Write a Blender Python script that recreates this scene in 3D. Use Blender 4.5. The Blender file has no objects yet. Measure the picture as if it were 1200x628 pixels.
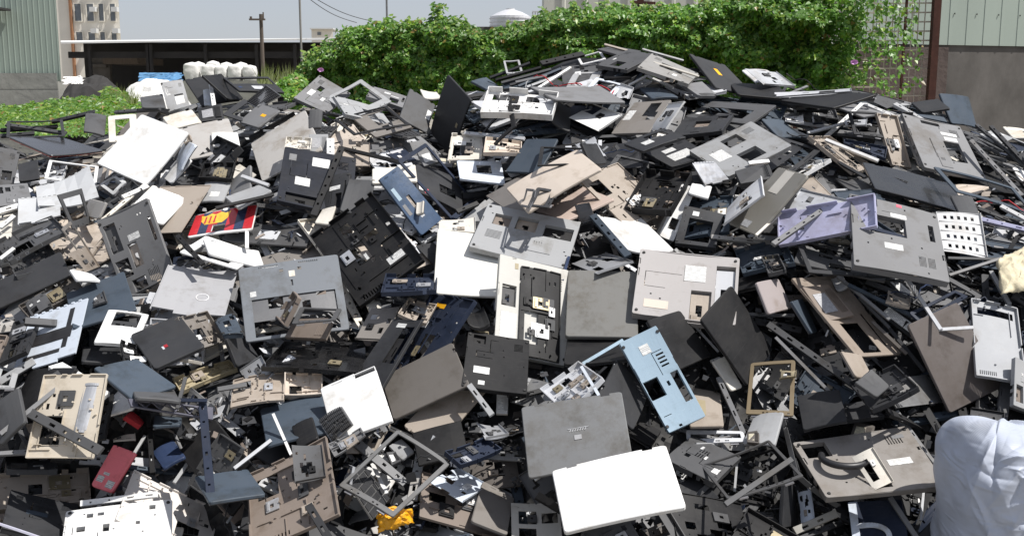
import bpy, math, random
import numpy as np
from mathutils import Vector, Matrix, noise

rng = random.Random(7)
SC = bpy.context.scene
COL = SC.collection
R = math.radians

# ------------------------------------------------------------------ camera
EYE = 1.9
FPX, W0, H0 = 1250.0, 1200.0, 628.0
PITCH = R(9.5)
CAM = np.array([0, 0, EYE], float)
FWD = np.array([0, math.cos(PITCH), -math.sin(PITCH)])
RGT = np.array([1.0, 0, 0])
UPV = np.array([0, math.sin(PITCH), math.cos(PITCH)])

def ray(px, py):
    return FWD + RGT * ((px - W0 / 2) / FPX) + UPV * ((H0 / 2 - py) / FPX)

def project(P):
    d = np.asarray(P, float) - CAM
    z = d @ FWD
    return W0 / 2 + FPX * (d @ RGT) / z, H0 / 2 - FPX * (d @ UPV) / z, z

def at(px, py, Y):
    r = ray(px, py)
    return CAM + r * (Y / r[1])

def zat(py, Y):
    return float(at(600, py, Y)[2])

def xat(px, Y, py=105):
    return float(at(px, py, Y)[0])

# ------------------------------------------------------------------ tagging
def tag(o, label=None, cat=None, group=None, kind=None):
    if label: o['label'] = label
    if cat: o['category'] = cat
    if group: o['group'] = group
    if kind: o['kind'] = kind
    return o

# ------------------------------------------------------------------ materials
def new_mat(name):
    m = bpy.data.materials.new(name); m.use_nodes = True
    nt = m.node_tree
    for n in list(nt.nodes):
        if n.type != 'OUTPUT_MATERIAL': nt.nodes.remove(n)
    out = nt.nodes[0]
    b = nt.nodes.new('ShaderNodeBsdfPrincipled')
    nt.links.new(b.outputs[0], out.inputs[0])
    return m, nt, b

def nd(nt, t, **kw):
    n = nt.nodes.new(t)
    for k, v in kw.items():
        if k.startswith('i_'):
            key = k[2:]
            key = int(key) if key.isdigit() else key.replace('_', ' ')
            n.inputs[key].default_value = v
        else: setattr(n, k, v)
    return n

def mixc(nt, fac, a, b, mode='MIX'):
    n = nt.nodes.new('ShaderNodeMix'); n.data_type = 'RGBA'; n.blend_type = mode
    for s, v in ((0, fac), (6, a), (7, b)):
        if hasattr(v, 'is_linked') or hasattr(v, 'links'): nt.links.new(v, n.inputs[s])
        else: n.inputs[s].default_value = v
    return n.outputs[2]

def ramp(nt, src, lo, hi, c0=(0, 0, 0, 1), c1=(1, 1, 1, 1)):
    r = nt.nodes.new('ShaderNodeValToRGB')
    r.color_ramp.elements[0].position = lo; r.color_ramp.elements[1].position = hi
    r.color_ramp.elements[0].color = c0; r.color_ramp.elements[1].color = c1
    nt.links.new(src, r.inputs[0]); return r.outputs[0]

def part_mat(name, rough=.5, metal=0.0, dirt=.35, coat=0.0, spec=.5):
    """colour from the object's own colour; dust, grime and scratches on top"""
    m, nt, b = new_mat(name)
    oi = nt.nodes.new('ShaderNodeObjectInfo')
    tc = nt.nodes.new('ShaderNodeTexCoord')
    add = nd(nt, 'ShaderNodeVectorMath', operation='ADD')
    mul = nd(nt, 'ShaderNodeVectorMath', operation='SCALE'); mul.inputs[3].default_value = 37.0
    comb = nt.nodes.new('ShaderNodeCombineXYZ')
    for i in range(3): nt.links.new(oi.outputs['Random'], comb.inputs[i])
    nt.links.new(comb.outputs[0], mul.inputs[0])
    nt.links.new(tc.outputs['Object'], add.inputs[0]); nt.links.new(mul.outputs[0], add.inputs[1])
    n1 = nd(nt, 'ShaderNodeTexNoise', i_Scale=9.0, i_Detail=7.0, i_Roughness=.68)
    n2 = nd(nt, 'ShaderNodeTexNoise', i_Scale=90.0, i_Detail=4.0, i_Roughness=.7)
    nt.links.new(add.outputs[0], n1.inputs['Vector']); nt.links.new(add.outputs[0], n2.inputs['Vector'])
    # scratches: strongly stretched noise
    mp = nd(nt, 'ShaderNodeMapping'); mp.inputs['Rotation'].default_value = (0, 0, .7); mp.inputs['Scale'].default_value = (14, 420, 60)
    nt.links.new(add.outputs[0], mp.inputs['Vector'])
    n3 = nd(nt, 'ShaderNodeTexNoise', i_Scale=1.0, i_Detail=2.0)
    nt.links.new(mp.outputs[0], n3.inputs['Vector'])
    dustf = ramp(nt, n1.outputs[0], .40, .72)
    speck = ramp(nt, n2.outputs[0], .60, .68)
    scr = ramp(nt, n3.outputs[0], .66, .71)
    md = nd(nt, 'ShaderNodeMath', operation='MULTIPLY'); md.inputs[1].default_value = dirt
    nt.links.new(dustf, md.inputs[0])
    ma = nd(nt, 'ShaderNodeMath', operation='MULTIPLY_ADD'); ma.inputs[1].default_value = dirt * .35
    nt.links.new(speck, ma.inputs[0]); nt.links.new(md.outputs[0], ma.inputs[2])
    mb_ = nd(nt, 'ShaderNodeMath', operation='MULTIPLY_ADD', use_clamp=True); mb_.inputs[1].default_value = .20
    nt.links.new(scr, mb_.inputs[0]); nt.links.new(ma.outputs[0], mb_.inputs[2])
    # second set of scratches and brown staining that only some pieces carry
    mp2 = nd(nt, 'ShaderNodeMapping'); mp2.inputs['Rotation'].default_value = (0, 0, -1.1); mp2.inputs['Scale'].default_value = (10, 300, 60)
    nt.links.new(add.outputs[0], mp2.inputs['Vector'])
    n4 = nd(nt, 'ShaderNodeTexNoise', i_Scale=1.0, i_Detail=2.0); nt.links.new(mp2.outputs[0], n4.inputs['Vector'])
    scr2 = ramp(nt, n4.outputs[0], .68, .72)
    n5 = nd(nt, 'ShaderNodeTexNoise', i_Scale=5.5, i_Detail=9.0, i_Roughness=.75); nt.links.new(add.outputs[0], n5.inputs['Vector'])
    st_ = nd(nt, 'ShaderNodeMapRange', clamp=True); st_.inputs[1].default_value = .25; st_.inputs[2].default_value = 1.0; st_.inputs[3].default_value = .0; st_.inputs[4].default_value = .75
    nt.links.new(oi.outputs['Random'], st_.inputs[0])
    stf = nd(nt, 'ShaderNodeMath', operation='MULTIPLY'); nt.links.new(ramp(nt, n5.outputs[0], .50, .64), stf.inputs[0]); nt.links.new(st_.outputs[0], stf.inputs[1])
    # tone shift per object
    hs = nd(nt, 'ShaderNodeHueSaturation')
    mr = nd(nt, 'ShaderNodeMapRange'); mr.inputs[3].default_value = .86; mr.inputs[4].default_value = 1.1
    nt.links.new(oi.outputs['Random'], mr.inputs[0]); nt.links.new(mr.outputs[0], hs.inputs['Value'])
    nt.links.new(oi.outputs['Color'], hs.inputs['Color'])
    grime = mixc(nt, ramp(nt, n1.outputs[0], .30, .46, (1, 1, 1, 1), (0, 0, 0, 1)), hs.outputs[0], (.6, .56, .5, 1), 'MULTIPLY')
    gm0 = mixc(nt, .75, hs.outputs[0], grime)
    gm1 = mixc(nt, stf.outputs[0], gm0, mixc(nt, 1.0, gm0, (.58, .50, .40, 1), 'MULTIPLY'))
    sc2 = nd(nt, 'ShaderNodeMath', operation='MULTIPLY'); sc2.inputs[1].default_value = .30; nt.links.new(scr2, sc2.inputs[0])
    gm = mixc(nt, sc2.outputs[0], gm1, mixc(nt, .5, gm1, (.10, .095, .09, 1)))
    dustc = mixc(nt, .32, hs.outputs[0], (.20, .185, .165, 1))
    c = mixc(nt, mb_.outputs[0], gm, dustc)
    nt.links.new(c, b.inputs['Base Color'])
    rr = nd(nt, 'ShaderNodeMapRange'); rr.inputs[3].default_value = max(.05, rough - .12); rr.inputs[4].default_value = min(1, rough + .25)
    nt.links.new(n1.outputs[0], rr.inputs[0]); nt.links.new(rr.outputs[0], b.inputs['Roughness'])
    b.inputs['Metallic'].default_value = metal
    b.inputs['Specular IOR Level'].default_value = spec
    b.inputs['Coat Weight'].default_value = coat
    bp = nd(nt, 'ShaderNodeBump', i_Strength=.25, i_Distance=.0008)
    nt.links.new(n2.outputs[0], bp.inputs['Height']); nt.links.new(bp.outputs[0], b.inputs['Normal'])
    return m

M_PLA = part_mat('dusty_plastic', .52, 0, .17, spec=.25)
M_GLO = part_mat('glossy_plastic', .20, 0, .12, coat=.3)
M_MET = part_mat('dull_metal', .38, .55, .2)

def label_mat():
    m, nt, b = new_mat('printed_sticker')
    tc = nt.nodes.new('ShaderNodeTexCoord')
    sx = nt.nodes.new('ShaderNodeSeparateXYZ'); nt.links.new(tc.outputs['Object'], sx.inputs[0])
    w = nd(nt, 'ShaderNodeMath', operation='MULTIPLY'); w.inputs[1].default_value = 1250.0; nt.links.new(sx.outputs[1], w.inputs[0])
    s = nd(nt, 'ShaderNodeMath', operation='SINE'); nt.links.new(w.outputs[0], s.inputs[0])
    g = nd(nt, 'ShaderNodeMath', operation='GREATER_THAN'); g.inputs[1].default_value = .2; nt.links.new(s.outputs[0], g.inputs[0])
    mp = nd(nt, 'ShaderNodeMapping'); mp.inputs['Scale'].default_value = (75, 210, 1); nt.links.new(tc.outputs['Object'], mp.inputs[0])
    n = nd(nt, 'ShaderNodeTexNoise', i_Scale=1.0, i_Detail=1.0); nt.links.new(mp.outputs[0], n.inputs['Vector'])
    g2 = nd(nt, 'ShaderNodeMath', operation='GREATER_THAN'); g2.inputs[1].default_value = .46; nt.links.new(n.outputs[0], g2.inputs[0])
    mm = nd(nt, 'ShaderNodeMath', operation='MULTIPLY'); nt.links.new(g.outputs[0], mm.inputs[0]); nt.links.new(g2.outputs[0], mm.inputs[1])
    m2 = nd(nt, 'ShaderNodeMath', operation='MULTIPLY'); m2.inputs[1].default_value = .6; nt.links.new(mm.outputs[0], m2.inputs[0])
    oi = nt.nodes.new('ShaderNodeObjectInfo')
    c = mixc(nt, m2.outputs[0], oi.outputs['Color'], (.12, .12, .13, 1))
    nt.links.new(c, b.inputs['Base Color']); b.inputs['Roughness'].default_value = .55
    return m
M_LAB = label_mat()

PAL = dict(white=(.70, .70, .69), cream=(.60, .57, .51), silver=(.50, .51, .53), lgrey=(.33, .335, .34), wgrey=(.38, .365, .345),
           grey=(.175, .176, .18), dgrey=(.068, .069, .072), charcoal=(.028, .029, .032), black=(.010, .010, .011), navy=(.013, .02, .040),
           slate=(.048, .064, .085), tan=(.33, .285, .24), beige=(.55, .48, .41), copper=(.20, .165, .14), brown=(.11, .098, .088), taupe=(.19, .175, .16),
           lavender=(.39, .395, .55), sky=(.31, .415, .50), red=(.50, .03, .04), pink=(.78, .13, .18), yellow=(.85, .42, .01), blue=(.025, .042, .095),
           pale=(.55, .60, .67), olive=(.24, .23, .205), gold=(.34, .29, .19))
WORD = dict(white='white', cream='cream', silver='silver', lgrey='light grey', wgrey='warm grey', grey='mid grey', dgrey='dark grey',
            charcoal='charcoal', black='black', navy='navy', slate='slate blue', tan='tan', beige='beige', copper='copper brown', brown='brown',
            taupe='taupe', lavender='lavender', sky='sky blue', red='red', pink='pink', yellow='yellow', blue='blue', pale='pale blue', olive='olive grey', gold='gold')

# ------------------------------------------------------------------ mesh collecting
class MB:
    def __init__(s): s.v = []; s.f = []
    def box(s, x0, x1, y0, y1, z0, z1):
        b = len(s.v)
        s.v += [(x0, y0, z0), (x1, y0, z0), (x1, y1, z0), (x0, y1, z0), (x0, y0, z1), (x1, y0, z1), (x1, y1, z1), (x0, y1, z1)]
        s.f += [tuple(b + i for i in q) for q in ((3, 2, 1, 0), (4, 5, 6, 7), (0, 1, 5, 4), (1, 2, 6, 5), (2, 3, 7, 6), (3, 0, 4, 7))]
    def cyl(s, x, y, z0, z1, r, n=8, r1=None):
        r1 = r if r1 is None else r1
        b = len(s.v)
        for k in range(n):
            a = 2 * math.pi * k / n; c, q = math.cos(a), math.sin(a)
            s.v += [(x + r * c, y + r * q, z0), (x + r1 * c, y + r1 * q, z1)]
        for k in range(n):
            j = (k + 1) % n
            s.f.append((b + 2 * k, b + 2 * j, b + 2 * j + 1, b + 2 * k + 1))
        s.f.append(tuple(b + 2 * k + 1 for k in range(n))); s.f.append(tuple(b + 2 * k for k in reversed(range(n))))
    def poly(s, pts, z0, z1):
        """outline (counter-clockwise) with thickness"""
        n = len(pts); b = len(s.v)
        s.v += [(x, y, z0) for x, y in pts] + [(x, y, z1) for x, y in pts]
        s.f.append(tuple(b + n + i for i in range(n))); s.f.append(tuple(b + i for i in reversed(range(n))))
        for i in range(n):
            j = (i + 1) % n; s.f.append((b + i, b + j, b + n + j, b + n + i))
    def bar(s, a, b_, wd, th, up=(0, 0, 1)):
        a, b_ = Vector(a), Vector(b_); d = (b_ - a).normalized(); u = Vector(up)
        sd = d.cross(u)
        if sd.length < 1e-4: sd = d.cross(Vector((1, 0, 0)))
        sd.normalize(); u = sd.cross(d).normalized()
        b = len(s.v)
        for p in (a, b_):
            for i, j in ((-1, -1), (1, -1), (1, 1), (-1, 1)):
                s.v.append(tuple(p + sd * (i * wd / 2) + u * (j * th / 2)))
        s.f += [(b, b + 3, b + 2, b + 1), (b + 4, b + 5, b + 6, b + 7)] + [(b + i, b + (i + 1) % 4, b + 4 + (i + 1) % 4, b + 4 + i) for i in range(4)]
    def tube(s, pts, r, n=7, taper=None):
        b = len(s.v); m = len(pts)
        P = [Vector(p) for p in pts]
        for i, p in enumerate(P):
            d = (P[min(i + 1, m - 1)] - P[max(i - 1, 0)]).normalized()
            sd = d.cross(Vector((0, 0, 1)))
            if sd.length < .05: sd = d.cross(Vector((1, 0, 0)))
            sd.normalize(); u = sd.cross(d)
            rr = r if taper is None else r + (taper - r) * i / (m - 1)
            for k in range(n):
                a = 2 * math.pi * k / n
                s.v.append(tuple(p + sd * (rr * math.cos(a)) + u * (rr * math.sin(a))))
        for i in range(m - 1):
            for k in range(n):
                j = (k + 1) % n
                s.f.append((b + i * n + k, b + i * n + j, b + (i + 1) * n + j, b + (i + 1) * n + k))
        s.f.append(tuple(b + k for k in reversed(range(n)))); s.f.append(tuple(b + (m - 1) * n + k for k in range(n)))
    def plate(s, w, h, z0, z1, holes=(), rad=0.0, taper=0.0, div=0, cx=0.0, cy=0.0, clip=None):
        """rectangular sheet with true cut-outs; holes are (x0,y0,x1,y1); rounded corners; optional softened top edge"""
        hw, hh = w / 2, h / 2
        xs = {-hw, hw}; ys = {-hh, hh}
        if rad > 0: xs |= {-hw + rad, hw - rad}; ys |= {-hh + rad, hh - rad}
        for a, b_, c, d in holes:
            for v in (a, c):
                if -hw < v < hw: xs.add(v)
            for v in (b_, d):
                if -hh < v < hh: ys.add(v)
        for k in range(1, div):
            xs.add(-hw + w * k / div); ys.add(-hh + h * k / div)
        def clean(q):
            q = sorted(q); o = [q[0]]
            for v in q[1:]:
                if v - o[-1] > 2e-4: o.append(v)
            o[-1] = q[-1]; return o
        xs, ys = clean(xs), clean(ys)
        nx, ny = len(xs) - 1, len(ys) - 1
        solid = [[True] * ny for _ in range(nx)]
        for i in range(nx):
            mx = (xs[i] + xs[i + 1]) / 2
            for j in range(ny):
                my = (ys[j] + ys[j + 1]) / 2
                for a, b_, c, d in holes:
                    if a < mx < c and b_ < my < d: solid[i][j] = False; break
        vid = {}
        def V(x, y, lv):
            k = (round(x, 5), round(y, 5), lv)
            if k not in vid:
                xx, yy, zz = x, y, z0 if lv == 0 else (z1 - taper if lv == 1 else z1)
                if lv == 2 and taper > 0:
                    if hw - abs(x) < rad + 1e-6 or hh - abs(y) < rad + 1e-6:
                        # pull the outer edge in
                        if abs(abs(x) - hw) < 1e-6 and abs(abs(y) - hh) >= rad - 1e-6: xx = x - math.copysign(taper, x)
                        elif abs(abs(y) - hh) < 1e-6 and abs(abs(x) - hw) >= rad - 1e-6: yy = y - math.copysign(taper, y)
                        elif rad > 0 and abs(x) > hw - rad and abs(y) > hh - rad:
                            ccx, ccy = math.copysign(hw - rad, x), math.copysign(hh - rad, y)
                            dx, dy = x - ccx, y - ccy; L = math.hypot(dx, dy) or 1
                            if L > rad * .9: xx, yy = x - dx / L * taper, y - dy / L * taper
                vid[k] = len(s.v); s.v.append((xx + cx, yy + cy, zz))
            return vid[k]
        lvs = (0, 1, 2) if taper > 0 else (0, 2)
        def wall(p, q):
            for a, b_ in zip(lvs[:-1], lvs[1:]):
                s.f.append((V(*p, a), V(*q, a), V(*q, b_), V(*p, b_)))
        for i in range(nx):
            for j in range(ny):
                if not solid[i][j]: continue
                x0, x1, y0, y1 = xs[i], xs[i + 1], ys[j], ys[j + 1]
                pts = [(x0, y0), (x1, y0), (x1, y1), (x0, y1)]
                corner = None
                if rad > 0:
                    if i == 0 and j == 0: corner = 0
                    elif i == nx - 1 and j == 0: corner = 1
                    elif i == nx - 1 and j == ny - 1: corner = 2
                    elif i == 0 and j == ny - 1: corner = 3
                edges = []
                if corner is None:
                    nb = [j == 0 or not solid[i][j - 1], i == nx - 1 or not solid[i + 1][j], j == ny - 1 or not solid[i][j + 1], i == 0 or not solid[i - 1][j]]
                    for e in range(4):
                        if nb[e]: edges.append((pts[e], pts[(e + 1) % 4]))
                    ring = pts
                else:
                    ccx = x1 if corner in (0, 3) else x0; ccy = y1 if corner in (0, 1) else y0
                    rx, ry = x1 - x0, y1 - y0
                    a0 = {0: 180, 1: 270, 2: 0, 3: 90}[corner]
                    arc = [(ccx + rx * math.cos(R(a0 + t)), ccy + ry * math.sin(R(a0 + t))) for t in (0, 30, 60, 90)]
                    ring = [(ccx, ccy)] + arc
                    for k in range(3): edges.append((arc[k], arc[k + 1]))
                    # inner edges next to a hole
                    inner = {0: ((i + 1, j), (i, j + 1)), 1: ((i, j + 1), (i - 1, j)), 2: ((i - 1, j), (i, j - 1)), 3: ((i, j - 1), (i + 1, j))}[corner]
                    def sol(a, b_): return 0 <= a < nx and 0 <= b_ < ny and solid[a][b_]
                    if not sol(*inner[0]): edges.append((arc[3], (ccx, ccy))) if corner in (0, 2) else edges.append((arc[3], (ccx, ccy)))
                    if not sol(*inner[1]): edges.append(((ccx, ccy), arc[0]))
                s.f.append(tuple(V(x, y, 2) for x, y in ring))
                s.f.append(tuple(V(x, y, 0) for x, y in reversed(ring)))
                for p, q in edges: wall(p, q)
    def warp(s, fn): s.v = [fn(*p) for p in s.v]

def mesh_from(name, mb, mat):
    me = bpy.data.meshes.new(name)
    me.from_pydata([tuple(p) for p in mb.v], [], mb.f); me.update()
    me.materials.append(mat)
    return me

def link(name, me, parent=None, color=None, loc=None, M=None):
    o = bpy.data.objects.new(name, me); COL.objects.link(o)
    if parent is not None: o.parent = parent
    if color is not None: o.color = (*color, 1)
    if M is not None: o.matrix_world = M
    if loc is not None: o.location = loc
    return o

# ------------------------------------------------------------------ kinds of laptop scrap
# every builder returns a list of (part_name, MB, material, colour or None for the thing's own colour)
def uvrect(w, h, r):
    """(u0,v0,u1,v1) with v from the far edge -> local x0,y0,x1,y1"""
    u0, v0, u1, v1 = r
    return (-w / 2 + u0 * w, h / 2 - v1 * h, -w / 2 + u1 * w, h / 2 - v0 * h)

def slots(w, h, u0, v0, u1, v1, n, vert=True, gap=.45):
    out = []
    for k in range(n):
        if vert:
            a = u0 + (u1 - u0) * k / n; out.append(uvrect(w, h, (a, v0, a + (u1 - u0) / n * gap, v1)))
        else:
            a = v0 + (v1 - v0) * k / n; out.append(uvrect(w, h, (u0, a, u1, a + (v1 - v0) / n * gap)))
    return out

def chips(w, h, g, n=3):
    out = []
    for _ in range(n):
        a = g.uniform(.05, .9); L = g.uniform(.01, .09); d = g.choice([.012, .02, .035])
        e = g.randrange(4)
        r = [(a, -.02, a + L, d), (a, 1 - d, a + L, 1.02), (-.02, a, d, a + L), (1 - d, a, 1.02, a + L)][e]
        out.append(uvrect(w, h, r))
    return out
def seams(w, h, g, n=2):
    out = []
    for _ in range(n):
        u, v = g.uniform(.08, .6), g.uniform(.08, .6); a, b = g.uniform(.12, .38), g.uniform(.1, .35); k = .0022
        out += [uvrect(w, h, (u, v, u + a, v + k / h)), uvrect(w, h, (u, v, u + k / w, v + b))]
        if g.random() < .5: out.append(uvrect(w, h, (u, v + b, u + a * g.uniform(.3, 1), v + b + k / h)))
    return out

def add_stickers(parts, w, h, z, o):
    for s in o.get('st', ()):
        x0, y0, x1, y1 = uvrect(w, h, s[:4]); c = PAL[s[4]] if len(s) > 4 else (.62, .62, .60)
        m = MB(); m.box(x0, x1, y0, y1, z + .0002, z + .0009)
        parts.append(('sticker', m, M_LAB if (len(s) <= 4 or s[4] in ('white', 'silver')) else M_PLA, c))

def k_lid(w, h, o, g):
    t = o.get('t', .008); parts = []
    notch = []
    if o.get('notch', True):
        for u in (.13, .79): notch.append(uvrect(w, h, (u, -.01, u + .09, .035)) if o.get('notch') != 'bot' else uvrect(w, h, (u, .965, u + .09, 1.01)))
    m = MB(); m.plate(w, h, -t, 0, notch, rad=min(o.get('rad', .010), .45 * min(w, h)), taper=.0022, div=4)
    parts.append(('shell', m, None, None))
    m = MB()   # inner rim, a darker lip that shows at the edge
    m.plate(w * .975, h * .96, -t - .004, -t - .0003, [uvrect(w * .975, h * .96, (.05, .06, .95, .94))], div=4)
    parts.append(('inner_lip', m, None, PAL[o['edge']] if 'edge' in o else (.07, .07, .075)))
    if 'badge' in o:
        u, v, c = o['badge']
        m = MB(); x0, y0, x1, y1 = uvrect(w, h, (u - .035, v - .03, u + .035, v + .035)); m.box(x0, x1, y0, y1, .0003, .0016)
        parts.append(('badge', m, M_MET, PAL[c]))
    if o.get('script'):
        m = MB(); u, v = o['script']     # thin worn emblem stroke
        x0, y0, _, _ = uvrect(w, h, (u, v, u, v))
        for k in range(7):
            xx = x0 - .024 + k * .007
            m.bar((xx, y0 - .003, .0009), (xx + .004, y0 + .004, .0009), .0016, .0012)
        m.bar((x0 - .028, y0 + .0052, .0009), (x0 + .030, y0 + .0062, .0009), .0014, .0012)
        parts.append(('emblem', m, M_MET, (.6, .6, .6)))
    add_stickers(parts, w, h, 0, o)
    if o.get('cut'):
        pass
    return parts

def k_base(w, h, o, g):
    t = o.get('t', .017); parts = []
    big = [uvrect(w, h, r) for r in o['holes']] if 'holes' in o else None
    if big is None:
        opts = [[(.05, .1, .30, .42), (.36, .14, .5, .36)], [(.55, .5, .78, .88), (.84, .2, .9, .6)], [(.1, .55, .42, .9)], [(.3, .3, .62, .62), (.7, .1, .92, .3)],
                [(.06, .5, .3, .86), (.4, .55, .62, .84)], [(.6, .12, .9, .42)]]
        big = [uvrect(w, h, r) for r in g.choice(opts)]
    holes = list(big)
    def free(r):
        return all(r[2] < b[0] - .004 or r[0] > b[2] + .004 or r[3] < b[1] - .004 or r[1] > b[3] + .004 for b in big)
    vents = o.get('vents') or [(.76, .12, .9, .26, 6)] if g.random() < .8 or 'vents' in o else []
    for u0, v0, u1, v1, n in vents:
        if free(uvrect(w, h, (u0, v0, u1, v1))): holes += slots(w, h, u0, v0, u1, v1, n, g.random() < .5)
    for k in range(o.get('nscrew', 7)):
        u, v = g.uniform(.05, .95), g.uniform(.05, .95)
        r = uvrect(w, h, (u, v, u + .018, v + .022))
        if free(r): holes.append(r)
    if g.random() < .6: holes.append(uvrect(w, h, (-.01, .3, .02, .42)))     # ports in the edge
    holes += [q for q in seams(w, h, g, 2) if free(q)] + chips(w, h, g, g.choice([1, 2, 4]))
    m = MB(); m.plate(w, h, -.0025, 0, holes, rad=o.get('rad', .008), taper=.001, div=o.get('div', 3))
    m.plate(w - .002, h - .002, -t, -.0022, [(-w / 2 + .004, -h / 2 + .004, w / 2 - .004, h / 2 - .004)] +
            [( -w / 2 - .01, -h / 2 + h * a, -w / 2 + .006, -h / 2 + h * (a + .08)) for a in (.2, .35)], rad=.003)
    # depth walls round the openings
    for b in big:
        for q in ((b[0] - .002, b[0] - .0004, b[1], b[3]), (b[2] + .0004, b[2] + .002, b[1], b[3]), (b[0], b[2], b[1] - .002, b[1] - .0004), (b[0], b[2], b[3] + .0004, b[3] + .002)):
            m.box(*q, -t * .8, -.0024)
    parts.append(('shell', m, None, None))
    # recessed covers
    nb = o.get('covers')
    if nb is None: nb = [(.34, .66, .52, .9)] if g.random() < .6 else []
    for r in nb:
        x0, y0, x1, y1 = uvrect(w, h, r)
        if free((x0, y0, x1, y1)):
            m = MB(); m.plate(x1 - x0, y1 - y0, .0003, .0022, slots(x1 - x0, y1 - y0, .2, .3, .6, .5, 4), rad=.002, taper=.0008, cx=(x0 + x1) / 2, cy=(y0 + y1) / 2)
            parts.append(('bay_cover', m, None, None))
    # something left inside an opening
    for b in big:
        if g.random() < o.get('fill', .5):
            m = MB(); bw, bh = b[2] - b[0], b[3] - b[1]
            m.plate(bw * .96, bh * .9, -.013, -.011, [(-bw * .2, -bh * .25, bw * .1, bh * .1)], cx=(b[0] + b[2]) / 2, cy=(b[1] + b[3]) / 2)
            m.box(b[0] + bw * .1, b[0] + bw * .4, b[1] + bh * .1, b[1] + bh * .3, -.0108, -.005)
            parts.append(('bay_floor', m, M_MET if g.random() < .4 else None, PAL[g.choice(['dgrey', 'tan', 'silver', 'black', 'copper'])]))
    for u, v in ((.04, .06), (.96, .06), (.04, .94), (.96, .94)):
        if g.random() < .75:
            x, y, _, _ = uvrect(w, h, (u, v, u, v))
            m = MB(); m.cyl(x, y, .0003, .003, .0055, 10, .0045); parts.append(('rubber_foot', m, None, (.03, .03, .03)))
    if 'st' not in o:
        oo = dict(st=[]); 
        for _ in range(g.choice([1, 2, 2, 3])):
            u, v = g.uniform(.1, .7), g.uniform(.1, .8); a, b2 = g.choice([(.2, .06), (.14, .09), (.1, .05), (.16, .12)])
            if free(uvrect(w, h, (u, v, u + a, v + b2))): oo['st'].append((u, v, u + a, v + b2))
        add_stickers(parts, w, h, 0, oo)
    else: add_stickers(parts, w, h, 0, o)
    if 'slug' in o: pass
    return parts

def k_tray(w, h, o, g):
    """inside of a case half: floor, upstanding walls, ribs, screw posts"""
    parts = []; t = o.get('t', .015)
    if 'holes' in o: big = [uvrect(w, h, r) for r in o['holes']]
    else: big = [uvrect(w, h, r) for r in g.choice([[(.1, .12, .35, .4)], [(.6, .5, .85, .85), (.1, .6, .2, .8)], [(.4, .1, .6, .3), (.7, .6, .9, .8)], [(.12, .5, .45, .86)]])]
    holes = list(big)
    for k in range(o.get('nh', 13)):
        u, v = g.uniform(.06, .9), g.uniform(.06, .9); a = g.choice([.015, .03, .05])
        holes.append(uvrect(w, h, (u, v, u + a, v + g.choice([.02, .04, .07]))))
    if g.random() < .6: holes += slots(w, h, .1, .9, .45, .95, 9)
    holes += chips(w, h, g, 3)
    m = MB(); m.plate(w, h, -t, -t + .002, holes, rad=.006, div=3)
    m.plate(w + .0006, h + .0006, -t + .0004, 0, [(-w / 2 + .003, -h / 2 + .003, w / 2 - .003, h / 2 - .003)] + [(a, h / 2 - .02, a + w * .1, h / 2 + .01) for a in (-w * .3, w * .12)] + chips(w, h, g, 4), rad=.0062)
    def free(x, y):
        return not any(b[0] - .005 < x < b[2] + .005 and b[1] - .005 < y < b[3] + .005 for b in big)
    for k in range(o.get('ribs', 9)):
        x = g.uniform(-.42, .42) * w; y = g.uniform(-.42, .42) * h; L = g.uniform(.1, .4) * (w if k % 2 else h)
        if k % 2: m.box(max(-w * .48, x - L / 2), min(w * .48, x + L / 2), y, y + .0015, -t + .0016, -t + g.uniform(.004, .009))
        else: m.box(x, x + .0015, max(-h * .48, y - L / 2), min(h * .48, y + L / 2), -t + .0017, -t + g.uniform(.004, .009))
    for k in range(o.get('posts', 13)):
        x, y = g.uniform(-.46, .46) * w, g.uniform(-.46, .46) * h
        if free(x, y): m.cyl(x, y, -t + .0015, -t + g.uniform(.006, .012), .0035, 7, .0028)
    parts.append(('shell', m, None, None))
    for k in range(o.get('bits', 2)):
        x, y = g.uniform(-.3, .3) * w, g.uniform(-.3, .3) * h; a, b = g.uniform(.02, .06), g.uniform(.015, .05)
        m = MB(); m.plate(a, b, -t + .0045, -t + .0075, [(-a * .2, -b * .2, a * .1, b * .15)], cx=x, cy=y, rad=.002)
        m.box(x - a * .4, x - a * .25, y - b * .4, y + b * .4, -t + .0078, -t + .010)
        c = g.choice(['silver', 'dgrey', 'tan', 'black', 'white', 'gold'])
        parts.append((g.choice(['circuit_board', 'shield_plate', 'bracket']), m, M_MET if c in ('silver', 'gold') else None, PAL[c]))
    add_stickers(parts, w, h, -t + .002, o)
    return parts

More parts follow.
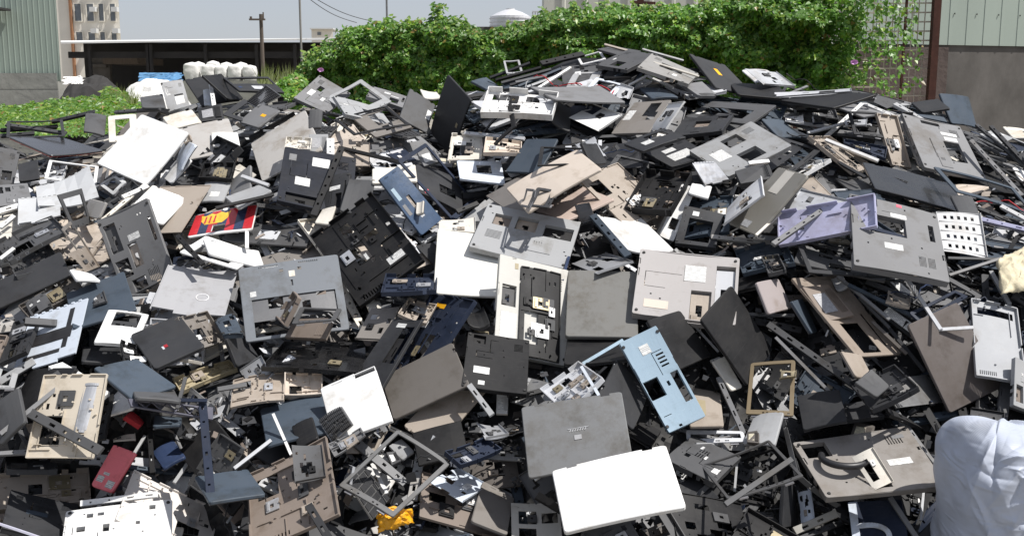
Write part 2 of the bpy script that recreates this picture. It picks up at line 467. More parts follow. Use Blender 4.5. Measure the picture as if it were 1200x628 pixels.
def k_deck(w, h, o, g):
    """palm rest with keyboard well"""
    parts = []; t = .010
    kb = o.get('kb', (.06, .10, .94, .52))
    holes = [uvrect(w, h, kb)] if kb else []
    tp = o.get('tp', (.38, .66, .62, .88))
    thr = o.get('tpopen', g.random() < .4)
    if thr and tp: holes.append(uvrect(w, h, tp))
    holes += [uvrect(w, h, r) for r in o.get('holes', ())]
    holes += slots(w, h, .2, .03, .4, .055, 10) + slots(w, h, .6, .03, .8, .055, 10)
    holes += chips(w, h, g, g.choice([0, 1, 3]))
    m = MB(); m.plate(w, h, -.003, 0, holes, rad=o.get('rad', .009), taper=.0015, div=3)
    m.plate(w - .002, h - .002, -t, -.0026, [(-w / 2 + .004, -h / 2 + .004, w / 2 - .004, h / 2 - .004)], rad=.004)
    parts.append(('shell', m, None, None))
    if kb and o.get('well', g.random() < .55):
        b = uvrect(w, h, kb); m = MB(); bw, bh = b[2] - b[0], b[3] - b[1]
        hh = [(-bw * .3, -bh * .2, -bw * .12, bh * .3), (bw * .1, -bh * .35, bw * .2, -bh * .1), (bw * .28, 0, bw * .4, bh * .25), (-bw * .02, bh * .2, bw * .05, bh * .3)]
        m.plate(bw, bh, -.007, -.0055, hh)
        parts.append(('keyboard_well', m, None if g.random() < .5 else M_MET, PAL[o.get('wellc', g.choice(['dgrey', 'black', 'silver', 'tan']))]))
    if tp and not thr:
        b = uvrect(w, h, tp); m = MB()
        m.plate(b[2] - b[0], b[3] - b[1], .0002, .0010, rad=.002, cx=(b[0] + b[2]) / 2, cy=(b[1] + b[3]) / 2)
        parts.append(('touchpad', m, None, PAL[g.choice(['dgrey', 'charcoal', 'silver'])]))
        for s in (0, 1):
            m = MB(); bw = (b[2] - b[0]) / 2
            m.box(b[0] + s * bw + .001, b[0] + (s + 1) * bw - .001, b[1] - .012, b[1] - .002, .0002, .0016)
            parts.append(('touchpad_button', m, None, None))
    add_stickers(parts, w, h, 0, o if 'st' in o else dict(st=[(.08, .7, .15, .8, g.choice(['white', 'blue', 'silver']))]))
    return parts

def k_bezel(w, h, o, g):
    b = o.get('b', .016); t = o.get('t', .005); parts = []
    bl = o.get('bw', (b, b, b, b * 1.35))      # left right top bottom
    holes = [(-w / 2 + bl[0], -h / 2 + bl[3], w / 2 - bl[1], h / 2 - bl[2])]
    brk = o.get('brk')
    if brk == 'top': holes.append((-w / 2 + bl[0] * 1.2, h / 2 - bl[2] - .01, w / 2 - bl[1], h / 2 + .01))
    if brk == 'bot': holes.append((-w * .1, -h / 2 - .01, w / 2 - bl[1] * 1.1, -h / 2 + bl[3] + .01))
    if brk == 'L': holes.append((-w / 2 + bl[0], -h / 2 + bl[3], w / 2 + .01, h / 2 + .01))
    for k in range(5):
        a = g.uniform(-.4, .4) * w; holes.append((a, -h / 2 + .004, a + .006, -h / 2 + .009))
    rad = 0 if brk else o.get('rad', .009)
    m = MB(); m.plate(w, h, -t, 0, holes, rad=rad, taper=.001, div=5)
    parts.append(('frame', m, None, None))
    if not brk:
        for s in (-1, 1):
            m = MB(); m.box(s * w * .3 - .012, s * w * .3 + .012, -h / 2 - .006, -h / 2 + .005, -t - .004, -t - .0004)
            parts.append(('hinge', m, M_MET, (.3, .3, .32)))
    add_stickers(parts, w, h, 0, o)
    return parts

def k_strip(w, h, o, g):
    t = o.get('t', .008); m = MB(); holes = []
    if h > .014:
        for k in range(int(w / .05)):
            a = -w / 2 + (k + .5) * .05; holes.append((a, -h * .2, a + g.choice([.006, .012, .02]), h * .12))
    m.plate(w, h, -t, 0, holes, taper=min(.001, h * .2))
    m.box(-w / 2 + .004, w / 2 - .004, -h / 2 + .0005, -h / 2 + .002, -t - .004, -t + .0005)
    return [('bar', m, None, None)]

def k_metal(w, h, o, g):
    """pressed sheet frame"""
    holes = [uvrect(w, h, r) for r in o['holes']] if 'holes' in o else []
    if not holes:
        for k in range(g.choice([3, 5, 7])):
            u, v = g.uniform(.06, .75), g.uniform(.06, .75); holes.append(uvrect(w, h, (u, v, u + g.uniform(.06, .22), v + g.uniform(.06, .22))))
    for k in range(8):
        u, v = g.uniform(.03, .95), g.uniform(.03, .95); holes.append(uvrect(w, h, (u, v, u + .015, v + .02)))
    if o.get('rag', g.random() < .5):
        holes += [uvrect(w, h, (g.uniform(0, .7), -.05, g.uniform(.75, .9), g.uniform(.03, .14))), uvrect(w, h, (-.05, g.uniform(.1, .5), g.uniform(.02, .1), g.uniform(.55, .9)))]
    m = MB(); m.plate(w, h, -.0012, 0, holes, div=3)
    m.box(-w / 2 + .001, w / 2 - .001, -h / 2 + .0002, -h / 2 + .0014, .0001, .007)
    m.box(w / 2 - .0014, w / 2 - .0003, -h / 2 + .002, h / 2 - .001, .0001, .006)
    parts = [('sheet', m, M_MET if o.get('metal', True) else None, None)]
    m = MB(); x = g.uniform(-.25, .2) * w; y = g.uniform(-.25, .2) * h
    m.plate(w * .2, h * .16, .0005, .006, [(-w * .03, -h * .03, w * .02, h * .02)], cx=x, cy=y)
    parts.append(('bracket', m, None, PAL[g.choice(['black', 'dgrey', 'white', 'tan'])]))
    add_stickers(parts, w, h, 0, o)
    return parts

def k_lcdback(w, h, o, g):
    m = MB(); m.plate(w, h, -.005, 0, [uvrect(w, h, (-.02, .94, .3, 1.02)), uvrect(w, h, (.7, .95, 1.02, 1.02))], div=2)
    for k in range(7): m.box(-w / 2 + w * (.06 + .13 * k), -w / 2 + w * (.06 + .13 * k) + .010, h / 2 - .003, h / 2 + .004, -.004, .002)
    m.box(-w / 2 - .002, -w / 2 + .001, -h / 2, h / 2, -.006, .0018)
    parts = [('back_plate', m, M_MET if o.get('metal', False) else None, None)]
    for r in o.get('strips', ()):
        x0, y0, x1, y1 = uvrect(w, h, r); m = MB(); m.box(x0, x1, y0, y1, .0003, .0016); parts.append(('black_strip', m, M_PLA, (.02, .02, .022)))
    add_stickers(parts, w, h, 0, o)
    if o.get('ring'):
        u, v = o['ring']; x, y, _, _ = uvrect(w, h, (u, v, u, v)); m = MB()
        n = 24
        for k in range(n):
            a, b = 2 * math.pi * k / n, 2 * math.pi * (k + 1) / n
            m.bar((x + .02 * math.cos(a), y + .02 * math.sin(a), .001), (x + .02 * math.cos(b), y + .02 * math.sin(b), .001), .0025, .0018)
        parts.append(('pressed_ring', m, None, (.75, .75, .76)))
    return parts

def k_keyboard(w, h, o, g):
    m = MB(); m.plate(w, h, -.004, 0, [], rad=.003)
    parts = [('backplate', m, M_MET, (.2, .2, .2))]
    keys = MB(); nr = 6; nc = 14
    for r in range(nr):
        off = (0, .25, .4, .1, .3, .2)[r]; x = -w / 2 + .004
        kw = (w - .008) / nc
        for c in range(nc):
            if g.random() < .07: continue
            a = x + c * kw; keys.plate(kw * .86, h / nr * .8, .0004, .004, taper=.0012, cx=a + kw / 2, cy=h / 2 - (r + .5) * h / nr)
    parts.append(('keys', keys, None, None))
    return parts

def k_module(w, h, o, g):
    """drive, battery or heat sink block"""
    t = o.get('t', .014); parts = []
    m = MB(); m.plate(w, h, -t, 0, [uvrect(w, h, (.86, -.05, 1.05, .2))] if g.random() < .5 else [], rad=.002, taper=.0012)
    parts.append(('body', m, None, None))
    m = MB(); m.box(-w * .35, w * .1, -h * .3, h * .25, .0003, .0011); parts.append(('sticker', m, M_LAB, g.choice([(.7, .7, .68), (.35, .35, .36), (.6, .55, .4)])))
    m = MB()
    for k in range(6): m.box(w * .2 + k * w * .04, w * .2 + k * w * .04 + w * .018, -h * .35, h * .35, -.0005, .0025)
    parts.append(('fins', m, None, None))
    return parts

def k_cable(w, h, o, g):
    m = MB(); pts = []; x = y = 0.0; a = g.uniform(0, 6); n = 34
    for k in range(n):
        pts.append((x, y, .004 + .012 * math.sin(k * .7 + a))); a += g.uniform(-.55, .62); x += .016 * math.cos(a); y += .016 * math.sin(a)
    cx, cy = sum(p[0] for p in pts) / n, sum(p[1] for p in pts) / n
    m.tube([(p[0] - cx, p[1] - cy, p[2]) for p in pts], .0022, 6); return [('cable', m, None, None)]

def k_holes(w, h, o, g):
    holes = []
    for r in range(4):
        for c in range(5):
            u, v = .14 + c * .155, .10 + r * .235
            holes.append(uvrect(w, h, (u, v, u + .07, v + .085)))
    m = MB(); m.plate(w, h, -.002, 0, holes, div=2)
    for r in range(5): m.box(-w * .48, w * .48, h / 2 - (.015 + r * .235) * h - .001, h / 2 - (.015 + r * .235) * h, .0002, .004)
    m.box(w / 2 - .0015, w / 2, -h / 2, h / 2, .0001, .009)
    return [('sheet', m, M_PLA, None)]

def k_truss(w, h, o, g):
    m = MB()
    m.box(-w / 2, w / 2, h / 2 - .004, h / 2, -.006, 0); m.box(-w / 2, w / 2, -h / 2, -h / 2 + .004, -.006, 0)
    m.box(-w / 2, -w / 2 + .02, -h / 2 + .004, h / 2 - .004, -.0058, -.0004); m.box(w / 2 - .03, w / 2, -h / 2 + .004, h / 2 - .004, -.0058, -.0004)
    n = 9
    for k in range(n):
        a = -w / 2 + .02 + (w - .05) * k / n; b = -w / 2 + .02 + (w - .05) * (k + 1) / n
        y0, y1 = (-h / 2 + .004, h / 2 - .004) if k % 2 else (h / 2 - .004, -h / 2 + .004)
        m.bar((a, y0, -.003), (b, y1, -.003), .003, .0045)
    return [('frame', m, None, None)]

def k_crest(w, h, o, g):
    """palm panel with a striped club crest printed on it"""
    parts = []
    m = MB(); m.plate(w, h, -.006, 0, [uvrect(w, h, (.36, .62, .56, .9))], rad=.012, taper=.001); parts.append(('shell', m, None, PAL['white']))
    for k in range(7):
        u0, u1 = .005 + k * .141, .005 + (k + 1) * .141
        m = MB(); r = uvrect(w, h, (u0, .03, u1, .93)); hl = uvrect(w, h, (.36, .62, .56, .9))
        cx, cy = (r[0] + r[2]) / 2, (r[1] + r[3]) / 2
        m.plate(r[2] - r[0] - .0004, r[3] - r[1], .0002, .0008, [(hl[0] - cx, hl[1] - cy, hl[2] - cx, hl[3] - cy)], cx=cx, cy=cy)
        parts.append(('printed_stripe', m, M_GLO, [PAL['red'], PAL['blue']][k % 2]))
    sh = [(.12, .12), (.2, .18), (.28, .1), (.36, .18), (.44, .1), (.52, .18), (.6, .12), (.57, .4), (.5, .56), (.22, .56), (.15, .4)]
    def pp(l): return [(-w / 2 + u * w, h / 2 - v * h) for u, v in reversed(l)]
    m = MB(); m.poly(pp(sh), .0010, .0014); parts.append(('crest', m, M_GLO, (.85, .50, .05)))
    for k in range(3):
        m = MB(); m.poly(pp([(.20 + k * .075, .22), (.228 + k * .075, .22), (.228 + k * .075, .52), (.20 + k * .075, .52)]), .0015, .0018); parts.append(('crest_bar', m, M_GLO, PAL['red']))
    m = MB(); x, y, _, _ = uvrect(w, h, (.5, .4, 0, 0)); m.cyl(x, y, .0015, .0022, .012, 14); parts.append(('crest_ball', m, M_GLO, (.8, .8, .75)))
    return parts

def k_five(w, h, o, g):
    """navy case side with a pale curved moulding"""
    m = MB(); m.plate(w, h, -.015, 0, rad=.006, taper=.001); parts = [('shell', m, None, None)]
    m = MB(); m.box(-w / 2 + .002, -w / 2 + w * .16, -h / 2 + .002, h / 2 - .01, .0003, .004); n = 14
    pts = []
    for k in range(n + 1):
        a = math.pi / 2 - math.pi * .62 * k / n; pts.append((-w * .18 + w * .36 * math.cos(a), -h * .18 + h * .22 * math.sin(a), .002))
    for a, b in zip(pts[:-1], pts[1:]): m.bar(a, b, w * .1, .004)
    m.bar((-w / 2 + w * .1, h * .04, .0021), (-w * .16, h * .04, .0021), w * .1, .0038)
    parts.append(('pale_moulding', m, None, PAL['pale']))
    return parts

KINDS = dict(lid=k_lid, base=k_base, tray=k_tray, deck=k_deck, bezel=k_bezel, strip=k_strip, metal=k_metal, lcdback=k_lcdback,
             keyboard=k_keyboard, module=k_module, holes=k_holes, truss=k_truss, crest=k_crest, five=k_five, cable=k_cable)
NAMES = dict(lid='laptop_cover', base='laptop_case', tray='case_tray', deck='palm_rest', bezel='screen_bezel', strip='trim_bar', metal='metal_bracket',
             lcdback='display_back', keyboard='keyboard', module='drive_module', holes='perforated_plate', truss='hinge_bar', crest='crest_panel', five='side_shell', cable='loose_cable')
CATS = dict(lid='laptop lid', base='laptop base', tray='case tray', deck='palm rest', bezel='screen bezel', strip='trim bar', metal='metal bracket',
            lcdback='display back', keyboard='keyboard', module='drive module', holes='perforated plate', truss='hinge bar', crest='crest panel', five='side shell', cable='loose cable')
GROUPS = {k: v + 's in the scrap heap' for k, v in CATS.items()}

def build_thing(kind, w, h, color, o, g, M, name=None):
    """one scrap piece: an Empty with its parts, or one mesh when it has no parts"""
    parts = KINDS[kind](w, h, o, g)
    a = o.get('bend', g.uniform(-.012, .012)); b = o.get('twist', g.uniform(-.012, .012))
    main = {'p': M_PLA, 'g': M_GLO, 'm': M_MET}[o.get('fin', 'p')]
    def wf(x, y, z): return (x, y, z + a * (2 * x / w) ** 2 * .5 + b * (x / w) * (y / h) * 2)
    for p in parts: p[1].warp(wf)
    nm = name or o.get('name') or NAMES[kind]
    if len(parts) == 1:
        pn, mb, mat, c = parts[0]
        r = link(nm, mesh_from(nm, mb, mat or main), None, c or color, M=M)
        return r
    r = link(nm, None, M=M)
    for pn, mb, mat, c in parts:
        link(pn, mesh_from(pn, mb, mat or main), r, c or color)
    return r
# ------------------------------------------------------------------ the heap's surface
def interp(x, xs, ys): return float(np.interp(x, xs, ys))
RIDGE_X = [-500, 0, 100, 160, 210, 300, 360, 450, 540, 600, 690, 770, 850, 900, 1000, 1080, 1140, 1200, 1320, 1600]
RIDGE_Y = [205, 152, 148, 128, 108, 100, 100, 106, 108, 86, 68, 66, 81, 96, 112, 122, 138, 158, 215, 300]
PY = [1.6, 2.2, 2.55, 2.9, 3.15, 3.4, 3.8, 4.3]
PZ = [-1.88, -1.6, -1.38, -1.13, -.93, -.68, -.50, -.27]
YR = 5.2
def heap_rel(X, Y):
    """surface height relative to the eye"""
    u = 600 + FPX * X / max(Y, .5)
    hr = (105 - interp(u, RIDGE_X, RIDGE_Y)) / FPX * YR
    z = interp(Y, PY, PZ)
    if Y > 4.0:
        a = interp(4.0, PY, PZ); t = min(1, (Y - 4.0) / (YR - 4.0)); z = a + (hr - a) * (t * (1.35 - .35 * t))
    if Y > YR: d = Y - YR; z = hr - .10 * d - .22 * d * d
    z -= .25 * max(0, abs(X) - 2.9) ** 1.6
    return max(z, -1.9)
def heap_z(X, Y): return heap_rel(X, Y) + EYE
def heap_n(X, Y):
    e = .12
    n = Vector((heap_z(X - e, Y) - heap_z(X + e, Y), heap_z(X, Y - e) - heap_z(X, Y + e), 2 * e)); n.normalize(); return np.array(n)
def heap_hit(px, py):
    r = ray(px, py); t = 1.6; last = t
    while t < 7.5:
        P = CAM + r * t
        if P[2] < heap_z(P[0], P[1]): 
            for _ in range(12):
                m = (last + t) / 2; P = CAM + r * m
                if P[2] < heap_z(P[0], P[1]): t = m
                else: last = m
            return CAM + r * t
        last = t; t += .04
    # passes over the crest: take the point above the crest line
    return at(px, py, YR)

# ------------------------------------------------------------------ pose from the outline seen
_N = 900
_i = np.arange(_N) + .5
_ph = np.arccos(1 - 1.0 * _i / _N); _th = math.pi * (1 + 5 ** .5) * _i
HEM = np.stack([np.cos(_th) * np.sin(_ph), np.sin(_th) * np.sin(_ph), np.cos(_ph)], 1)   # around +z

def solve(quad, asp, size, wprior=.35, wasp=.7):
    q = [tuple(map(float, p)) for p in quad]
    area = sum(q[i][0] * q[(i + 1) % 4][1] - q[(i + 1) % 4][0] * q[i][1] for i in range(4))
    if area < 0: q = [q[0], q[3], q[2], q[1]]
    D = np.array([ray(*p) for p in q])
    c = (sum(p[0] for p in q) / 4, sum(p[1] for p in q) / 4)
    P0 = heap_hit(*c) - CAM
    nh = heap_n(*(P0 + CAM)[:2])
    v = -P0 / np.linalg.norm(P0)
    # hemisphere around the view direction
    zt = v; xt = np.cross([0, 0, 1.0], zt); xt /= np.linalg.norm(xt); yt = np.cross(zt, xt)
    N = HEM[:, :1] * xt + HEM[:, 1:2] * yt + HEM[:, 2:] * zt
    ok = (N @ v) > .14
    N = N[ok]
    num = N @ P0
    T = num[:, None] / (N @ D.T)
    good = (T > .5).all(1) & (T < 12).all(1)
    N, T = N[good], T[good]
    C = T[:, :, None] * D[None]
    e0, e1, e2, e3 = C[:, 1] - C[:, 0], C[:, 2] - C[:, 1], C[:, 3] - C[:, 2], C[:, 0] - C[:, 3]
    L = [np.linalg.norm(e, axis=1) for e in (e0, e1, e2, e3)]
    w, h = (L[0] + L[2]) / 2, (L[1] + L[3]) / 2
    par = np.log(L[0] / L[2]) ** 2 + np.log(L[1] / L[3]) ** 2
    X = (e0 - e2); X /= np.linalg.norm(X, axis=1)[:, None]; Yv = (e3 - e1); Yv /= np.linalg.norm(Yv, axis=1)[:, None]
    orth = (X * Yv).sum(1) ** 2
    prior = 1 - N @ nh
    best = None
    for a in ([asp] if asp else [1.27, 1 / 1.27]):
        w0 = size if a >= 1 else size * a; h0 = w0 / a
        cost = .9 * par + 2.2 * orth + wasp * np.log((w / h) / a) ** 2 + .25 * (np.log(w / w0) ** 2 + np.log(h / h0) ** 2) + wprior * prior
        k = int(cost.argmin())
        if best is None or cost[k] < best[0]: best = (cost[k], k)
    k = best[1]
    n = N[k]; x = X[k]; y = Yv[k]
    x = x - n * (x @ n); x /= np.linalg.norm(x)
    y2 = np.cross(n, x)
    ang = math.atan2(y @ x, y @ y2) / 2      # share the residual shear between both axes
    ca, sa = math.cos(-ang), math.sin(-ang)
    x, y = x * ca + y2 * sa, y2 * ca - x * sa
    return dict(P=P0.copy(), n=n, x=x, y=y, w=float(w[k]), h=float(h[k]), cost=float(best[0]), q=q)

# tile name -> origin and magnification of the survey pictures the outlines were read from
TL = {}
for i, x0 in enumerate((0, 300, 600, 900)):
    for r, (y0, s) in zip('ABCD', ((0, 3.927), (150, 3.927), (300, 3.927), (450, 3.527))): TL[r + str(i + 1)] = (x0, y0, s)
for i, x0 in enumerate((0, 400, 800)):
    for r, y0 in zip('EFG', (60, 240, 418)): TL[r + str(i + 1)] = (x0, y0, 2.99)
def px(t, p): x0, y0, s = TL[t]; return (x0 + p[0] / s, y0 + p[1] / s)

HERO = []
def H(tile_, kind_, col_, quad, label, short=None, **o): HERO.append((kind_, col_, [px(tile_, p) for p in quad], label, short, o))
def S(tile_, col, a, b, wpx, label, **o):
    """a long thin bar from a to b"""
    (x0, y0), (x1, y1) = px(tile_, a), px(tile_, b); wd = wpx / TL[tile_][2] / 2
    L = math.hypot(x1 - x0, y1 - y0); nx_, ny_ = -(y1 - y0) / L * wd, (x1 - x0) / L * wd
    HERO.append(('strip', col, [(x0 - nx_, y0 - ny_), (x1 - nx_, y1 - ny_), (x1 + nx_, y1 + ny_), (x0 + nx_, y0 + ny_)], label, None, dict(o, strip=True)))

# ======== crest, from the far side towards the camera (later entries lie on top)
H('E1', 'lid', 'charcoal', [(655, 95), (770, 80), (850, 165), (700, 190)], 'black open tray leaning on the crest below the row of white sacks')
H('E1', 'base', 'lgrey', [(562, 108), (635, 100), (668, 190), (590, 212)], 'light grey laptop base with one square opening standing on the crest beside the blue tarpaulin', 'the upright base by the blue tarpaulin', holes=[(.45, .5, .85, .85)], nscrew=2)
H('E1', 'lid', 'pale', [(715, 135), (735, 130), (742, 190), (712, 188)], 'small pale blue curved cover inside the black tray on the crest', S=.12, asp=.5)
S('E1', 'white', (738, 115), (750, 192), 14, 'short white side rail standing inside the black tray on the crest')
H('E1', 'lid', 'black', [(705, 82), (775, 85), (850, 165), (800, 175)], 'black lid sloping down to the right in front of the white sacks')
H('E1', 'deck', 'charcoal', [(775, 82), (960, 98), (965, 128), (860, 150)], 'charcoal palm rest flat on the crest beneath the nearest white sacks', well=False, kb=(.05, .1, .95, .5))
H('E1', 'module', 'charcoal', [(690, 195), (775, 185), (785, 232), (700, 248)], 'charcoal finned block below the black tray on the crest', S=.2, asp=1.6, t=.02)
H('E1', 'lid', 'cream', [(570, 232), (668, 200), (708, 250), (600, 268)], 'cream panel with a worn edge between the upright base and the big white lid', S=.26)
H('E1', 'lid', 'wgrey', [(620, 255), (800, 245), (830, 330), (650, 395)], 'wide warm grey panel in the gap beside the big white lid', 'the wide warm grey panel')
H('E1', 'lid', 'white', [(740, 285), (835, 280), (838, 330), (745, 328)], 'small clean white panel lying on the wide warm grey panel', S=.2)
H('E1', 'bezel', 'charcoal', [(790, 215), (850, 170), (960, 195), (880, 260)], 'charcoal case frame facing up behind the pale standing panel', b=.03)
H('E1', 'keyboard', 'black', [(860, 175), (935, 125), (985, 150), (905, 205)], 'black keyboard strewn with white flakes on the crest', S=.28)
H('E1', 'lid', 'grey', [(840, 240), (905, 190), (985, 200), (900, 275)], 'mid grey lid with a yellow sticker just behind the pale standing panel', st=[(.5, .55, .62, .75, 'yellow')])
H('E1', 'base', 'grey', [(1020, 155), (1130, 92), (1215, 140), (1160, 228)], 'grey laptop base with white labels at the foot of the vine hedge', 'the labelled base under the hedge', holes=[(.55, .25, .72, .4)], st=[(.3, .15, .5, .3), (.3, .55, .42, .65)])
H('E2', 'base', 'grey', [(100, 118), (250, 165), (215, 195), (95, 160)], 'grey base lying nearly flat on the crest behind the silver edged frame')
H('E2', 'bezel', 'lgrey', [(-55, 165), (65, 100), (180, 178), (40, 230)], 'light grey wide screen frame on the crest behind the bent black bezel', 'the light grey wide frame', b=.03, bw=(.02, .02, .025, .05))
H('E2', 'base', 'lgrey', [(0, 150), (85, 200), (200, 255), (20, 225)], 'silver edged base sloping towards the camera on the crest', holes=[(.5, .4, .75, .8)])
H('E2', 'deck', 'taupe', [(30, 230), (175, 195), (235, 262), (130, 305)], 'taupe palm rest with a large square opening beside the standing charcoal lid', kb=(.35, .1, .9, .6), well=False)
H('E2', 'bezel', 'black', [(-30, 225), (170, 198), (215, 245), (60, 300)], 'bent black bezel with thick bars on the taupe palm rest', b=.014)
H('E2', 'lid', 'cream', [(265, 138), (345, 145), (340, 168), (300, 165)], 'small cream panel glimpsed behind the standing charcoal lid', S=.2)
H('E2', 'lid', 'dgrey', [(240, 130), (330, 185), (300, 290), (205, 232)], 'dark grey lid propped behind the standing charcoal lid', 'the propped dark grey lid', st=[(.8, .3, .95, .6)])
H('E2', 'lid', 'charcoal', [(300, 285), (372, 85), (445, 170), (385, 375)], 'charcoal lid standing on its end with a tiny gold emblem, tallest piece on the crest', 'the standing charcoal lid', badge=(.5, .85, 'gold'), notch=False, P=.05)
H('E2', 'bezel', 'lgrey', [(570, 35), (620, 32), (640, 75), (575, 80)], 'small light grey bracket standing at the foot of the hedge', S=.14, b=.01)
for k, (a, b, c) in enumerate([((540, 100), (700, 55), 'black'), ((560, 110), (735, 62), 'dgrey'), ((590, 118), (745, 75), 'charcoal'), ((620, 122), (770, 60), 'slate'), ((650, 125), (775, 80), 'lgrey'), ((690, 128), (805, 55), 'white'), ((520, 92), (660, 40), 'charcoal'), ((610, 108), (720, 85), 'grey')]):
    S('E2', c, a, b, 9, ['black bar lowest in the fan of bars left of the summit', 'dark grey bar second in the fan of bars near the summit', 'charcoal bar in the middle of the fan of bars near the summit',
      'slate blue bar in the fan of bars beside the summit', 'light grey bar in the fan next to the white one', 'bright white bar topmost in the fan of bars by the summit', 'charcoal bar reaching farthest back to the hedge', 'mid grey bar lying across the fan near the summit'][k])
H('E2', 'lid', 'slate', [(455, 100), (510, 92), (560, 125), (520, 140)], 'small slate lid tipped up on the crest left of the white tray', S=.22)
H('A3', 'strip', 'black', [(130, 285), (322, 232), (327, 246), (150, 305)], 'long black rail pointing at the hedge left of the summit', asp=8)
H('A3', 'bezel', 'white', [(290, 262), (410, 240), (425, 268), (330, 300)], 'broken white frame piece with teeth near the summit', S=.22, b=.012)
H('A3', 'lid', 'dgrey', [(400, 225), (470, 215), (590, 232), (520, 262)], 'dark grey lid topping the heap at the summit', S=.3)
S('A3', 'tan', (425, 203), (532, 232), 9, 'orange brown wooden lath on top of the summit')
H('A3', 'base', 'dgrey', [(370, 300), (540, 228), (662, 252), (540, 318)], 'dark grey base with one long opening on the summit', 'the dark base on the summit', holes=[(.1, .35, .35, .65)])
H('A3', 'base', 'wgrey', [(585, 300), (640, 255), (870, 330), (800, 392)], 'warm grey base with a big rectangular opening on the summit slope', 'the warm grey base on the summit slope', col=(.24, .235, .225), holes=[(.45, .3, .72, .75)])
S('A3', 'cream', (650, 285), (860, 350), 8, 'thin cream rail across the warm grey summit base')
S('A3', 'lgrey', (600, 225), (790, 278), 8, 'light grey arc trim just under the hedge at the summit')
H('A3', 'lid', 'charcoal', [(830, 250), (960, 300), (1130, 440), (920, 400)], 'charcoal lid with a small yellow sticker on the far slope behind the summit', 'the charcoal lid with yellow sticker', st=[(.45, .3, .55, .5, 'yellow')])
H('A3', 'bezel', 'silver', [(1065, 325), (1178, 310), (1240, 370), (1120, 370)], 'silver frame end poking out under the hedge right of the summit', b=.02)
H('A3', 'lid', 'black', [(1000, 370), (1200, 400), (1300, 450), (1040, 440)], 'black lid wedged flat under the hedge right of the summit')
H('E3', 'metal', 'silver', [(215, 62), (330, 75), (390, 125), (290, 120)], 'crooked silver chassis rail beneath the hedge', S=.3, asp=2.4)
H('A3', 'bezel', 'lgrey', [(245, 400), (290, 328), (410, 325), (385, 400)], 'light grey frame corner below the summit bars', b=.03, S=.25)
H('A3', 'bezel', 'pale', [(310, 435), (405, 352), (470, 385), (490, 465)], 'pale lilac screen frame with pointed corner below the summit', 'the lilac frame', b=.02)
H('A3', 'metal', 'silver', [(478, 448), (498, 395), (560, 405), (540, 466)], 'small square white bracket with a square hole below the summit', holes=[(.3, .3, .7, .7)], S=.1, asp=1, metal=False)
S('A3', 'white', (540, 390), (620, 348), 9, 'thin white bar, rising half of a peaked frame below the summit')
S('A3', 'white', (620, 348), (742, 400), 9, 'thin white bar, falling half of a peaked frame below the summit')
H('A3', 'lid', 'slate', [(600, 400), (700, 405), (760, 440), (640, 450)], 'slate lid below the peaked white bars', S=.26)
H('A3', 'lid', 'grey', [(100, 405), (380, 395), (545, 478), (180, 455)], 'wide flat grey panel behind the white battery tray', 'the wide flat grey panel')
H('E2', 'tray', 'white', [(520, 125), (760, 135), (740, 222), (480, 208)], 'white compartment tray with two bays and a ported front edge near the crest', 'the white compartment tray', holes=[(.08, .1, .45, .32), (.56, .1, .94, .32)], t=.03, fin='p', asp=1.6)
H('E2', 'lid', 'dgrey', [(755, 175), (800, 195), (800, 290), (735, 240)], 'dark grey side panel leaning at the right end of the white tray', S=.25)
H('E2', 'metal', 'white', [(790, 232), (890, 188), (970, 225), (915, 285)], 'white drive frame with a notched corner and slotted front', 'the white drive frame', holes=[(.55, -.05, 1.05, .35)], metal=False, S=.22)
H('A3', 'deck', 'taupe', [(440, 615), (585, 458), (690, 470), (665, 600)], 'taupe palm rest with a white sticker below the summit', 'the taupe palm rest', kb=(.5, .5, .92, .8), st=[(.4, .05, .7, .25)])
H('A3', 'metal', 'white', [(645, 590), (710, 475), (795, 475), (700, 595)], 'rounded white frame lying over the taupe palm rest', holes=[(.3, .2, .7, .45)], metal=False, S=.24)
H('E3', 'metal', 'silver', [(320, 148), (590, 132), (590, 145), (325, 168)], 'silver ported rail lying level on the crest at the hedge', asp=9)
H('E3', 'lid', 'black', [(330, 175), (480, 140), (700, 150), (520, 195)], 'black lid under the level silver rail on the crest')
H('E3', 'deck', 'dgrey', [(85, 170), (335, 192), (220, 255), (30, 228)], 'dark grey palm rest with a white flake on it on the right slope', 'the dark palm rest right of the summit', kb=(.1, .35, .8, .8), well=False)
H('E3', 'base', 'charcoal', [(20, 240), (180, 210), (130, 290), (-40, 290)], 'charcoal base full of dark openings behind the silver two window base')
H('E3', 'lid', 'slate', [(285, 240), (350, 232), (420, 300), (340, 300)], 'slate blue panel behind the silver two window base', S=.26)
H('E3', 'metal', 'white', [(355, 230), (420, 228), (425, 252), (365, 250)], 'torn white fragment above the slate blue panel', S=.12, metal=False)
H('E3', 'lid', 'slate', [(890, 155), (1030, 182), (1015, 250), (960, 235)], 'slate blue plate tipped up against the concrete wall', 'the slate plate by the concrete wall', notch=False)
H('E3', 'lid', 'charcoal', [(800, 180), (900, 165), (930, 200), (840, 215)], 'charcoal lid at the foot of the rusty post', S=.3)
H('E3', 'lid', 'grey', [(545, 190), (640, 180), (760, 215), (620, 225)], 'grey lid lying flat below the steel mesh', S=.3)
S('E3', 'white', (500, 300), (630, 182), 13, 'thick white bar, rising side of the big peaked frame under the mesh')
S('E3', 'white', (632, 180), (745, 228), 12, 'thick white bar, falling side of the big peaked frame under the mesh')
S('E3', 'silver', (440, 285), (570, 250), 8, 'slim silver bar crossing the foot of the peaked frame')
H('E3', 'metal', 'silver', [(560, 240), (650, 235), (640, 262), (570, 262)], 'small silver frame seen through the peaked frame', S=.16)
